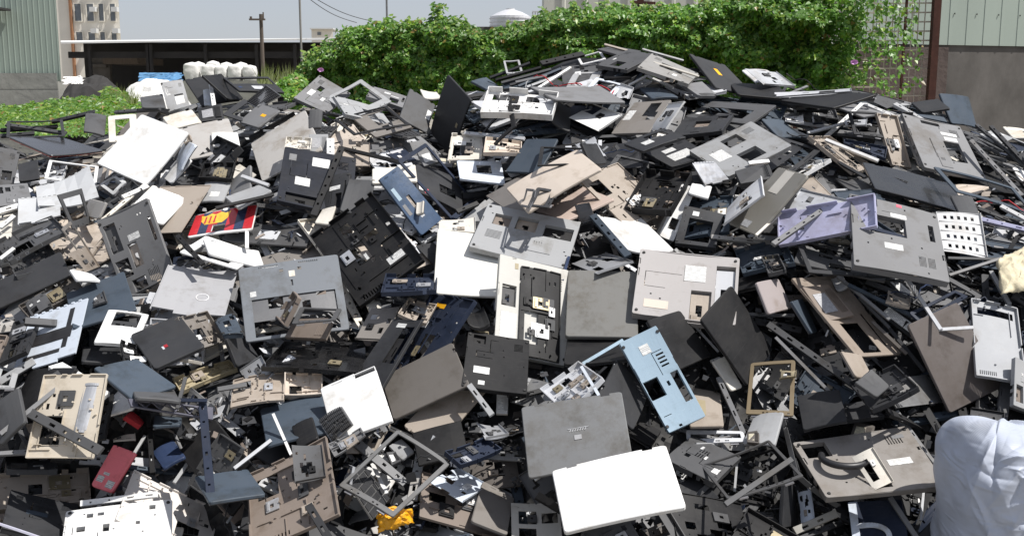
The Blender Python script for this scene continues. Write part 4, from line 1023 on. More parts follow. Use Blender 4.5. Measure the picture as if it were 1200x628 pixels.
H('C2', 'tray', 'black', [(130, 400), (565, 395), (452, 535), (25, 492)], 'oily black tray lying below the copper heat sink', 'the oily black tray', fin='g', holes=[(.1, .2, .2, .3)], ribs=3, posts=3, bits=1)
H('C2', 'tray', 'navy', [(820, 165), (985, 195), (795, 545), (585, 500)], 'blue black case half with a narrow foot in the centre', 'the blue black case half', holes=[(.35, .5, .6, .95)], st=[(.2, .1, .42, .16, 'yellow')])
H('C2', 'tray', 'tan', [(700, 190), (842, 232), (775, 305), (655, 275)], 'pinkish tan cradle with two round holes', 'the pinkish cradle', S=.16, nh=2, t=.012)
H('C2', 'metal', 'taupe', [(535, 240), (665, 235), (605, 390), (455, 385)], 'taupe circuit chassis between the oily black tray and the pinkish cradle', 'the taupe circuit chassis', metal=False, S=.24)
H('C2', 'lid', 'brown', [(925, 395), (960, 590), (650, 760), (560, 560)], 'dark brown lid with a worn edge below the blue black case half', 'the dark brown lid', col=(.115, .105, .095))
H('C2', 'deck', 'charcoal', [(635, 290), (775, 290), (560, 640), (425, 600)], 'charcoal palm rest on edge with a small white label', 'the charcoal palm rest on edge', kb=(.5, .1, .9, .6), st=[(.25, .06, .55, .12)], tp=None, asp=.5, well=True, wellc='black')
H('C2', 'base', 'black', [(965, 340), (1260, 385), (1245, 640), (960, 590)], 'black base with two white labels below the off white lid', 'the black base below the off white lid', holes=[(.1, .05, .3, .2)], st=[(.15, .62, .40, .74), (.24, .86, .34, .93)])
H('C2', 'lid', 'black', [(965, 260), (1020, 265), (1090, 310), (990, 340)], 'crumpled black scrap under the off white lid', S=.12, bend=.03)
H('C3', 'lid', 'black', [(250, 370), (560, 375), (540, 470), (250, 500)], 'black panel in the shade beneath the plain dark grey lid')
H('C3', 'tray', 'silver', [(135, 610), (300, 480), (420, 560), (240, 720)], 'crumpled silver hinge plate left of the sky blue case', 'the crumpled hinge plate', bits=5)
H('C3', 'lid', 'charcoal', [(408, 640), (492, 452), (640, 640), (560, 780)], 'charcoal cover with a pale edge under the sky blue case', edge='lgrey')
S('C3', 'sky', (325, 495), (512, 385), 15, 'sky blue arm leading to the sky blue case')
S('C3', 'pale', (318, 505), (400, 640), 14, 'pale blue bar hanging from the sky blue arm')
H('D3', 'lid', 'tan', [(700, 160), (770, 30), (852, 20), (880, 182)], 'rust stained tan plate beside the sky blue case', 'the rust stained plate', S=.22, st=[(.3, .2, .7, .5, 'gold')])
H('C3', 'base', 'sky', [(507, 398), (662, 308), (885, 735), (708, 815)], 'sky blue case with dark slots, a black window and a white sticker', 'the sky blue case', holes=[(.02, .46, .42, .66), (.74, .48, .94, .80), (.56, .54, .63, .59)], vents=[(.64, .26, .84, .42, 4)], st=[(.36, .12, .60, .22)], covers=[(.48, .60, .62, .68)], fin='g', fill=.0, asp=.42, S=.36, nscrew=1, t=.02)
H('G3', 'bezel', 'tan', [(232, 15), (400, 10), (380, 200), (225, 200)], 'corroded tan case frame with yellow residue', 'the corroded tan frame', b=.012, col=(.20, .155, .095))
H('G3', 'metal', 'gold', [(340, 45), (400, 45), (395, 75), (340, 75)], 'small golden square clip on the corroded tan frame', S=.06, holes=[(.3, .3, .7, .7)])
H('G3', 'lid', 'lgrey', [(228, 200), (370, 190), (300, 300), (225, 300)], 'light grey flap below the corroded tan frame', S=.18)
H('G3', 'module', 'brown', [(225, 260), (268, 258), (268, 300), (225, 300)], 'small square brown part with a round washer', S=.06, asp=1)
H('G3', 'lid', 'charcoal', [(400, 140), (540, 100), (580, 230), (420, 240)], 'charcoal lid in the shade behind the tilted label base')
H('D3', 'bezel', 'silver', [(715, 195), (960, 185), (965, 240), (730, 240)], 'silver hinge channel between the sky blue case and the tan frame', asp=4, S=.3, b=.012)
H('G3', 'strip', 'lgrey', [(50, 305), (220, 298), (220, 325), (50, 330)], 'light grey bar below the silver hinge channel', asp=8)
H('D3', 'base', 'dgrey', [(658, 288), (745, 225), (960, 275), (812, 412)], 'dark grey base with ventilation squares and a pale rim in the lower middle', 'the dark vented base', holes=[(.3, .2, .4, .3)], vents=[(.42, .35, .55, .55, 4), (.58, .35, .70, .55, 4)], edge='cream')
H('D3', 'bezel', 'dgrey', [(790, 335), (1060, 228), (1200, 380), (880, 480)], 'thin curved dark bezel with a pale edge above the black rubble', 'the thin curved bezel', b=.008, edge='cream')
S('G3', 'dgrey', (150, 515), (385, 355), 18, 'dark grey bar beneath the thin curved bezel')
S('G3', 'lgrey', (190, 375), (182, 470), 8, 'short light grey rod standing in the black rubble')
H('G3', 'lid', 'charcoal', [(365, 450), (400, 440), (410, 590), (360, 590)], 'charcoal flap behind the bluish white hinge bracket', S=.2)
H('G3', 'metal', 'pale', [(402, 462), (448, 455), (462, 570), (412, 585)], 'bluish white hinge bracket with a slot low in the rubble', metal=False, S=.14, asp=.38)
H('G3', 'tray', 'dgrey', [(362, 250), (440, 270), (530, 540), (440, 400)], 'taupe side wall behind the tilted label base', asp=.4)
H('G3', 'lid', 'black', [(440, 265), (540, 240), (600, 330), (480, 350)], 'black glossy pocket at the corner of the tilted label base', fin='g', S=.18)
H('G3', 'module', 'brown', [(600, 225), (680, 240), (650, 300), (585, 290)], 'small brown box above the tilted label base', S=.1, t=.03)
H('G3', 'five', 'navy', [(588, 520), (760, 480), (800, 690), (590, 690)], 'navy case side with a pale curved moulding under the tilted label base', 'the navy case side', asp=.8, S=.22)
H('G3', 'base', 'taupe', [(378, 268), (800, 270), (888, 408), (525, 535)], 'tilted grey base with a sunken cream window and a long white label', 'the tilted label base', holes=[(.05, .06, .26, .32), (.42, .42, .58, .92)], st=[(.66, .50, .86, .60), (.82, .12, .92, .18, 'grey')], fill=0, t=.02, col=(.22, .205, .19), covers=[], vents=[])
H('D4', 'metal', 'cream', [(362, 300), (425, 255), (525, 400), (430, 440)], 'cream window frame set in the tilted label base', holes=[(.18, .2, .5, .8)], metal=False, S=.11, asp=.6, rag=False)
S('D4', 'olive', (110, 605), (285, 530), 32, 'olive grey bar below the tilted label base')
S('D4', 'grey', (505, 465), (620, 640), 20, 'grey bar hanging from the tilted label base')
S('D4', 'silver', (645, 430), (632, 560), 10, 'bright silver rod beside the big white bag')
H('D3', 'lid', 'grey', [(38, 78), (455, 36), (490, 288), (66, 406)], 'mid grey laptop lid with a script emblem and a small square badge', 'the grey lid with the emblem', col=(.155, .158, .16), badge=(.52, .56, 'silver'), script=(.53, .46), edge='black')
H('D3', 'lid', 'black', [(480, 200), (530, 165), (620, 190), (560, 260)], 'black scrap between the grey lid and the sky blue case', S=.14)
H('D3', 'metal', 'cream', [(0, 490), (192, 490), (210, 660), (-5, 660)], 'cream chassis with three square windows at the bottom edge', 'the cream chassis at the bottom', holes=[(.15, .2, .52, .52), (.62, .25, .95, .5), (.15, .62, .5, .9)], metal=False, S=.26, rag=False)
H('D3', 'lid', 'white', [(163, 345), (636, 240), (713, 490), (212, 610)], 'blank bright white lid at the bottom centre', 'the front white lid', edge='silver', t=.012)
H('C2', 'tray', 'tan', [(-110, 560), (135, 525), (120, 650), (-115, 690)], 'tan moulded plate with an oval recess', 'the tan moulded plate', t=.008, nh=2, bits=1, S=.22)
H('C2', 'tray', 'beige', [(130, 530), (310, 540), (300, 625), (135, 650)], 'beige box end beside the tan moulded plate', t=.02, S=.18, nh=2, bits=0, asp=1.8)
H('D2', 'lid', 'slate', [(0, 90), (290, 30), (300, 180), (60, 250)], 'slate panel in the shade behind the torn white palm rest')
H('D2', 'deck', 'white', [(285, 0), (470, -70), (585, 130), (300, 250)], 'torn white palm rest with a broken keyboard corner', 'the torn white palm rest', kb=None, tp=None, st=[], holes=[(.62, -.02, 1.02, .1)])
H('D2', 'keyboard', 'charcoal', [(258, 150), (345, 84), (402, 162), (305, 238)], 'broken black keyboard corner on the torn white palm rest', S=.14)
H('D2', 'tray', 'grey', [(300, 252), (432, 178), (455, 215), (325, 300)], 'grey slotted bay below the broken keyboard corner', S=.17, asp=2.4, t=.006)
H('D2', 'lid', 'black', [(145, 168), (225, 132), (258, 215), (170, 268)], 'plain black tile left of the torn white palm rest', S=.13)
S('D2', 'white', (70, 120), (145, 290), 12, 'narrow white bar leaning left of the plain black tile')
S('D2', 'white', (-10, 410), (115, 285), 24, 'white notched bar at the left of the stained copper chassis')
S('G1', 'lgrey', (795, 580), (900, 430), 8, 'thin light grey rod beside the white notched bar')
H('D2', 'tray', 'copper', [(-30, 340), (290, 240), (340, 500), (-20, 720)], 'stained copper chassis with many small holes', 'the stained copper chassis', nh=16, posts=12, bits=4, t=.010, ribs=6)
H('D2', 'metal', 'dgrey', [(150, 265), (270, 240), (290, 400), (160, 400)], 'slotted dark frame on the stained copper chassis', S=.16, metal=False)
S('D2', 'charcoal', (215, 495), (310, 650), 34, 'charcoal bar at the bottom edge over the copper chassis')
H('D2', 'lcdback', 'silver', [(385, 540), (520, 495), (500, 530), (390, 580)], 'shiny silver foil strip above the yellow bag', metal=True, S=.14, asp=3)
H('D2', 'keyboard', 'charcoal', [(365, 425), (450, 310), (540, 490), (480, 520)], 'upturned keyboard with a white edge inside the grey bezel', S=.24)
S('D2', 'white', (480, 325), (540, 450), 16, 'white wedge bar on the upturned keyboard')
H('D2', 'metal', 'silver', [(360, 400), (385, 335), (410, 340), (390, 415)], 'small white hinge block left of the upturned keyboard', S=.08)
H('D2', 'lid', 'lgrey', [(548, 250), (600, 225), (655, 272), (600, 315)], 'small grey flap inside the top corner of the grey bezel', S=.1)
H('D2', 'module', 'dgrey', [(540, 285), (575, 275), (600, 320), (560, 335)], 'small white rimmed block under the grey flap', S=.06)
H('D2', 'tray', 'copper', [(655, 500), (730, 405), (1000, 400), (1040, 660)], 'wide copper tan chassis under the pale blue board', 'the wide copper tan chassis', nh=14, posts=10, bits=5, t=.008)
H('D2', 'lid', 'taupe', [(870, 540), (960, 430), (1058, 450), (1040, 640)], 'greenish grey plate on the copper tan chassis', S=.22, notch=False)
H('D2', 'metal', 'pale', [(705, 400), (850, 340), (935, 415), (880, 485)], 'pale blue board with a torn corner at the bottom', 'the pale blue board', metal=False, S=.2, rag=True)
H('D2', 'bezel', 'dgrey', [(592, 190), (802, 305), (572, 550), (335, 395)], 'dark grey bezel turned on its corner above the yellow bag', 'the diamond bezel', b=.012, col=(.12, .12, .12))
H('D2', 'tray', 'navy', [(770, 290), (960, 215), (1010, 280), (850, 320)], 'navy bracket right of the diamond bezel', S=.26, asp=2.5)
S('D2', 'lgrey', (880, 0), (975, 125), 24, 'light grey bar below the black labelled base')
H('D2', 'module', 'white', [(995, 38), (1042, 38), (1040, 122), (992, 120)], 'small white block with a black mark beside the grey lid', S=.07, asp=.6)
H('D2', 'metal', 'silver', [(900, 170), (1020, 170), (1025, 220), (960, 230)], 'bent silver hook below the small white block', S=.12)
# bottom left corner
H('C1', 'lid', 'charcoal', [(390, 400), (560, 420), (520, 470), (400, 500)], 'taupe flap beneath the white windowed top', S=.2)
H('D1', 'tray', 'beige', [(168, -46), (442, -46), (378, 305), (112, 295)], 'cream chassis with dark slots under the crossed grey bars', 'the cream slotted chassis', nh=14, posts=6, col=(.56, .50, .41), t=.008, bits=1, asp=.82)
H('D1', 'lcdback', 'silver', [(345, 0), (400, 0), (365, 200), (310, 195)], 'silver foil strip on the cream slotted chassis', metal=True, S=.17, asp=.28)
S('D1', 'dgrey', (120, 115), (415, 275), 40, 'wide dark grey bar crossing the cream slotted chassis')
S('D1', 'grey', (0, 205), (262, -5), 18, 'grey bar climbing across the cream slotted chassis')
S('D1', 'dgrey', (225, -50), (325, 90), 30, 'dark grey arm at the top of the cream slotted chassis')
H('D1', 'lid', 'dgrey', [(-40, 80), (48, 42), (120, 130), (-10, 260)], 'dark grey lid at the left edge under the climbing grey bar')
S('F1', 'lgrey', (-5, 620), (120, 545), 26, 'light grey bar left of the cream slotted chassis')
H('F1', 'bezel', 'lgrey', [(0, 560), (40, 580), (60, 640), (-20, 640)], 'light grey corner frame on the left edge', S=.16)
H('D1', 'metal', 'silver', [(470, 130), (500, 95), (545, 130), (500, 180)], 'small blue grey clip above the red cover', S=.08)
H('D1', 'base', 'dgrey', [(40, 290), (180, 300), (280, 345), (20, 360)], 'dark grey base end above the tan compartment tray', S=.28)
H('D1', 'tray', 'tan', [(-40, 372), (372, 342), (378, 480), (-40, 520)], 'tan compartment tray with a black bay on the left edge', 'the tan compartment tray', holes=[(.38, .25, .52, .55)], asp=2.2, t=.022, nh=4)
H('D1', 'base', 'charcoal', [(48, 442), (335, 492), (300, 650), (5, 590)], 'charcoal base with a faint blue label', 'the charcoal base with blue label', st=[(.28, .42, .58, .52, 'slate')], holes=[(.1, .1, .2, .2)], covers=[], vents=[])
H('D1', 'bezel', 'lavender', [(-60, 540), (190, 640), (150, 720), (-90, 640)], 'pale lilac bezel in the bottom corner', b=.01, col=(.5, .5, .6))
H('D1', 'lid', 'blue', [(638, 272), (702, 224), (772, 292), (660, 350)], 'deep blue cover under the navy hinge bar', S=.18)
H('D1', 'lid', 'slate', [(630, 130), (760, 130), (740, 165), (640, 170)], 'dark teal lid behind the navy hinge bar', S=.22)
H('D1', 'metal', 'cream', [(465, 215), (560, 205), (560, 220), (470, 240)], 'cream angled clip above the red cover', S=.09, asp=3, metal=False)
H('D1', 'tray', 'white', [(540, 350), (925, 520), (845, 720), (500, 560)], 'white chassis with reddish stains', 'the stained white chassis', nh=14, posts=8, col=(.70, .66, .62), t=.009)
H('D1', 'base', 'white', [(280, 520), (705, 465), (722, 700), (240, 720)], 'large white chassis punched with small square holes', 'the large white chassis', holes=[(.12, .36, .2, .46), (.36, .36, .42, .5), (.2, .12, .26, .2), (.3, .12, .36, .18), (.78, .08, .84, .16), (.66, .36, .7, .42)], st=[], covers=[], vents=[], fill=.3, nscrew=14)
S('D1', 'white', (330, 492), (650, 452), 24, 'white ledge along the top of the large white chassis')
S('D1', 'lgrey', (450, 455), (600, 210), 12, 'light grey bar beside the red cover')
H('D1', 'lid', 'pink', [(462, 245), (565, 282), (458, 452), (384, 415)], 'red battery cover with white stickers', 'the red cover', S=.2, asp=.55, st=[(.1, .72, .38, .86), (.58, .76, .9, .93), (.25, .62, .5, .68)], col=(.80, .20, .23), edge='red', lift=.05, P=.4)
H('D1', 'module', 'red', [(520, 135), (545, 112), (600, 158), (575, 168)], 'small red latch above the red cover', S=.09, asp=2)
H('D1', 'lid', 'slate', [(770, 380), (1060, 345), (1060, 450), (900, 480)], 'slate blue panel beside the upright navy bar', 'the slate panel at the bottom')
S('D1', 'navy', (835, 60), (872, 480), 34, 'upright navy bar on the slope above the slate panel')
S('D1', 'black', (610, 95), (630, 365), 20, 'upright black bar left of the navy one')
H('D1', 'truss', 'navy', [(540, 48), (885, 98), (892, 142), (548, 86)], 'dark hinge bar with a row of triangular braces', 'the braced hinge bar', asp=8, S=.34, col=(.10, .10, .13))
S('D1', 'navy', (560, 62), (855, 66), 14, 'navy rail joined to the braced hinge bar')
H('D1', 'lid', 'dgrey', [(545, 0), (720, 15), (740, 60), (560, 55)], 'dark grey lid just above the braced hinge bar', S=.24)
S('D2', 'grey', (-160, 20), (-40, 0), 18, 'grey slotted bar above the dark hollow')
for a, b, c, l in [((620, 180), (650, 70), 'dgrey', 'dark grey rib leaning in the hollow by the upright bars'), ((820, 390), (950, 290), 'silver', 'silver rail beside the upright navy bar'), ((610, 440), (700, 310), 'lgrey', 'light grey rail between the upright bars')]:
    S('G1', c, a, b, 12, l)

# ------------------------------------------------------------------ place them
random.seed(3); np.random.seed(3)
PIECES = []     # records used for stacking and labelling
def corners(s, w=None, h=None):
    w = w or s['w']; h = h or s['h']; O = s['P'] + CAM
    return [O - s['x'] * w / 2 + s['y'] * h / 2, O + s['x'] * w / 2 + s['y'] * h / 2, O + s['x'] * w / 2 - s['y'] * h / 2, O - s['x'] * w / 2 - s['y'] * h / 2]
def inside(q, X, Y):
    r = np.ones(len(X), bool)
    for i in range(4):
        x0, y0 = q[i]; x1, y1 = q[(i + 1) % 4]
        r &= ((x1 - x0) * (Y - y0) - (y1 - y0) * (X - x0)) >= 0
    return r
DBG = []
_solved = []
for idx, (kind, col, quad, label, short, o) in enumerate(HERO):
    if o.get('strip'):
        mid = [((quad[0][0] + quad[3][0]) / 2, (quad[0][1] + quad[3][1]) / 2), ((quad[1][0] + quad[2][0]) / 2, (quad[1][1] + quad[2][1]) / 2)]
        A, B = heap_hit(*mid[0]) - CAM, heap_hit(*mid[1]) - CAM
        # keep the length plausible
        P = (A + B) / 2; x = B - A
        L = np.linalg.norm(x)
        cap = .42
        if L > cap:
            # bring both ends nearer to the mean depth along their own rays
            zA, zB = A @ FWD, B @ FWD; zm = (zA + zB) / 2
            for f in (.8, .6, .4, .2, 0):
                A2 = A * ((zm + (zA - zm) * f) / zA); B2 = B * ((zm + (zB - zm) * f) / zB)
                if np.linalg.norm(B2 - A2) < cap: break
            A, B = A2, B2; P = (A + B) / 2; x = B - A; L = np.linalg.norm(x)
        x = x / L
        n = heap_n(*(P + CAM)[:2]) * .5 - P / np.linalg.norm(P) * .5; n = n - x * (n @ x); n /= np.linalg.norm(n)
        y = np.cross(n, x)
        wpx = math.hypot(quad[0][0] - quad[3][0], quad[0][1] - quad[3][1])
        s = dict(P=P, n=n, x=x, y=y, w=float(L), h=max(.004, wpx / FPX * float(P @ FWD)), cost=0, q=[tuple(map(float, p)) for p in quad])
        ar = sum(s['q'][i][0] * s['q'][(i + 1) % 4][1] - s['q'][(i + 1) % 4][0] * s['q'][i][1] for i in range(4))
        if ar < 0: s['q'] = s['q'][::-1]
    else:
        kd = 'asp' in o
        size = o.get('S', .32)
        if kind == 'strip': o['strip'] = True
        s = solve(quad, o.get('asp'), size, o.get('P', .3), .7 if ('asp' in o or 'S' not in o) else .12)
    # stack over everything already placed
    q = s['q']; xs = [p[0] for p in q]; ys = [p[1] for p in q]
    gx, gy = np.meshgrid(np.linspace(min(xs), max(xs), 22), np.linspace(min(ys), max(ys), 22)); gx, gy = gx.ravel(), gy.ravel()
    m = inside(q, gx, gy)
    th = o.get('t', .010)
    need = 0.0
    if m.sum() > 2:
        gx, gy = gx[m], gy[m]
        D = FWD[None] + RGT[None] * ((gx - W0 / 2) / FPX)[:, None] + UPV[None] * ((H0 / 2 - gy) / FPX)[:, None]
        def depth(t, D): return (t['P'] @ t['n']) / (D @ t['n'])
        dn = depth(s, D)
        for t in _solved:
            if t['bb'][0] > max(xs) or t['bb'][2] < min(xs) or t['bb'][1] > max(ys) or t['bb'][3] < min(ys): continue
            k = inside(t['q'], gx, gy)
            if t['kind'] == 'bezel' and not s['w'] < .06: k &= ~t['inner'](gx, gy)
            if k.sum() < 1: continue
            dt = depth(t, D[k]); dd = dn[k]
            okk = (dt > .5) & (dt < 9) & (dd > .5) & (dd < 9)
            if not okk.any(): continue
            diff = np.percentile((dd - dt)[okk], 88) + th + .004
            need = max(need, float(diff))
    need = min(need, .34) + o.get('lift', 0)
    f = 1 - need / float(s['P'] @ FWD)
    s['P'] = s['P'] * f; s['w'] *= f; s['h'] *= f
    s['bb'] = (min(xs), min(ys), max(xs), max(ys)); s['kind'] = kind
    def mk(q):
        cx = sum(p[0] for p in q) / 4; cy = sum(p[1] for p in q) / 4
        qi = [(cx + (a - cx) * .84, cy + (b - cy) * .84) for a, b in q]
        return lambda X, Y: inside(qi, X, Y)
    s['inner'] = mk(q)
    s['need'] = need
    _solved.append(s)
    s['label'] = label; s['short'] = short; s['col'] = col; s['o'] = o
    DBG.append((label[:44], round(s['w'], 2), round(s['h'], 2), round(s['cost'], 2), round(need, 2)))

def matrix(O, x, y, n): return Matrix(((x[0], y[0], n[0], O[0]), (x[1], y[1], n[1], O[1]), (x[2], y[2], n[2], O[2]), (0, 0, 0, 1)))

for idx, s in enumerate(_solved):
    o = dict(s['o']); g = random.Random(100 + idx)
    if o.get('strip'): o.setdefault('t', min(.010, s['h'] * .7)); o.setdefault('bend', 0); o.setdefault('twist', 0)
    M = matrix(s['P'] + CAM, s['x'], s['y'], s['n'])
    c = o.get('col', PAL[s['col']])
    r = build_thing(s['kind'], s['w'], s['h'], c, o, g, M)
    tag(r, s['label'], CATS[s['kind']], GROUPS[s['kind']])
    s['obj'] = r
    th = o.get('t', .012)
    PIECES.append(dict(c=s['P'] + CAM - s['n'] * th / 2, A=np.array([s['x'], s['y'], s['n']]), e=np.array([s['w'] / 2, s['h'] / 2, th / 2 + .002]), hero=True, kind=s['kind']))
# ------------------------------------------------------------------ the rest of the heap, stacked from below
GW, GH = 640, 400     # depth raster, 2.5 px cells, with a margin of 160 px left and right
def cell(px_, py_): return ((np.asarray(px_) + 200) / 2.5).astype(int), ((np.asarray(py_) + 120) / 2.5).astype(int)
ZB = np.full((GW, GH), 99.0)
for s in _solved:
    w, h = s['w'], s['h']; nx = int(max(6, w / .005)); ny = int(max(3, h / .005))
    U, V = np.meshgrid((np.arange(nx) + .5) / nx, (np.arange(ny) + .5) / ny); U, V = U.ravel(), V.ravel()
    k = np.ones(len(U), bool)
    holes = list(s['o'].get('holes', []))
    if s['kind'] == 'bezel': b = .07; holes = [(b, b, 1 - b, 1 - b)]
    for a in holes: k &= ~((U > a[0] + .02) & (U < a[2] - .02) & (V > a[1] + .02) & (V < a[3] - .02))
    U, V = U[k], V[k]
    Q = (s['P'] + CAM) + np.outer((U - .5) * w, s['x']) + np.outer((.5 - V) * h, s['y'])
    X, Y, Z = project(Q); i, j = cell(X, Y)
    m = (i >= 0) & (i < GW) & (j >= 0) & (j < GH)
    np.minimum.at(ZB, (i[m], j[m]), Z[m])

# the surveyed pieces stand proud of the smooth surface; the filling rises with them
LX = np.array([(t['bb'][0] + t['bb'][2]) / 2 for t in _solved]); LY = np.array([(t['bb'][1] + t['bb'][3]) / 2 for t in _solved])
LN = np.array([t['need'] for t in _solved]); LA = np.array([min(t['w'], .4) * min(t['h'], .4) + .004 for t in _solved])
def lift_at(x, y):
    wgt = LA * np.exp(-((LX - x) ** 2 + (LY - y) ** 2) / (2 * 52 ** 2)); return .8 * float((wgt * LN).sum() / (wgt.sum() + .004))
def fill_hit(x, y):
    P = heap_hit(x, y); d = P - CAM; return CAM + d * (1 - lift_at(x, y) / float(d @ FWD))

def sat_any(c, A, e, C, B, E):
    if len(C) == 0: return False
    Rm = np.einsum('ik,mjk->mij', A, B); Ab = np.abs(Rm) + 1e-6
    t = (C - c) @ A.T
    ra = e[None]; sep = (np.abs(t) > ra + np.einsum('mij,mj->mi', Ab, E)).any(1)
    tb = np.einsum('mi,mij->mj', t, Rm)
    sep |= (np.abs(tb) > E + np.einsum('i,mij->mj', e, Ab)).any(1)
    for i in range(3):
        i1, i2 = (i + 1) % 3, (i + 2) % 3
        for j in range(3):
            j1, j2 = (j + 1) % 3, (j + 2) % 3
            r1 = e[i1] * Ab[:, i2, j] + e[i2] * Ab[:, i1, j]; r2 = E[:, j1] * Ab[:, i, j2] + E[:, j2] * Ab[:, i, j1]
            sep |= np.abs(t[:, i2] * Rm[:, i1, j] - t[:, i1] * Rm[:, i2, j]) > r1 + r2
    return bool((~sep).any())

# prototypes -----------------------------------------------------------------
PROTO = []
pg = random.Random(21)
def proto(kind, w, h, phrase, n, wt, **o):
    for k in range(n):
        PROTO.append(dict(kind=kind, w=w * pg.uniform(.9, 1.08), h=h * pg.uniform(.9, 1.08), phrase=phrase, wt=wt / n, o=dict(o), seed=pg.randrange(10 ** 6), made=None))
proto('lid', .32, .25, 'laptop lid', 4, 11)
proto('lid', .30, .13, 'narrow cover', 3, 5, notch=False)
proto('lid', .15, .11, 'small cover plate', 3, 3, notch=False, rad=.004)
proto('base', .32, .25, 'laptop base with openings', 8, 15)
proto('base', .22, .20, 'broken half of a laptop base', 4, 7)
proto('tray', .31, .24, 'case tray with screw posts', 8, 20, bits=4)
proto('tray', .2, .15, 'small ribbed tray', 4, 9, bits=3)
proto('deck', .32, .24, 'palm rest', 6, 12)
proto('bezel', .31, .24, 'screen bezel', 4, 15)
proto('bezel', .31, .24, 'broken open screen bezel', 4, 12, brk='top')
proto('bezel', .26, .2, 'corner of a screen bezel', 3, 10, brk='L')
proto('strip', .30, .014, 'trim bar', 3, 16)
proto('strip', .24, .03, 'slotted trim bar', 3, 12)
proto('strip', .15, .010, 'short rod', 2, 6)
proto('metal', .26, .19, 'punched metal bracket', 6, 14)
proto('metal', .13, .10, 'small metal bracket', 5, 8)
proto('keyboard', .28, .10, 'keyboard', 2, 5)
proto('module', .13, .10, 'drive block', 4, 3)
proto('module', .22, .05, 'long battery block', 3, 3, t=.014)
proto('lcdback', .28, .2, 'display back', 3, 5, metal=True)
proto('cable', .2, .2, 'loose cable', 4, 5, bend=0, twist=0)
WTS = [p['wt'] for p in PROTO]
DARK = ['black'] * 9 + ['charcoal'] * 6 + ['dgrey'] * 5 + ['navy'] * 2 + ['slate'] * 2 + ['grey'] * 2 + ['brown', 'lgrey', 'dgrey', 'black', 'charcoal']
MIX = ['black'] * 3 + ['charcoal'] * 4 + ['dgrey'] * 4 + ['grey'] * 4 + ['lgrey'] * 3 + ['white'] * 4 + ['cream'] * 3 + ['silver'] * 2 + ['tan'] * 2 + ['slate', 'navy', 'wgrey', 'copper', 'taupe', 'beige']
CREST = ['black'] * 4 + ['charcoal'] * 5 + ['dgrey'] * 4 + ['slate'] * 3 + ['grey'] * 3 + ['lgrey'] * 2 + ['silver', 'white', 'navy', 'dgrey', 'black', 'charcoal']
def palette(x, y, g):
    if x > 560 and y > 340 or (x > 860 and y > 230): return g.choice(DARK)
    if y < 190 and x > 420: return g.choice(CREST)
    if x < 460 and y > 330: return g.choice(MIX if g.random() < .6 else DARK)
    return g.choice(MIX)

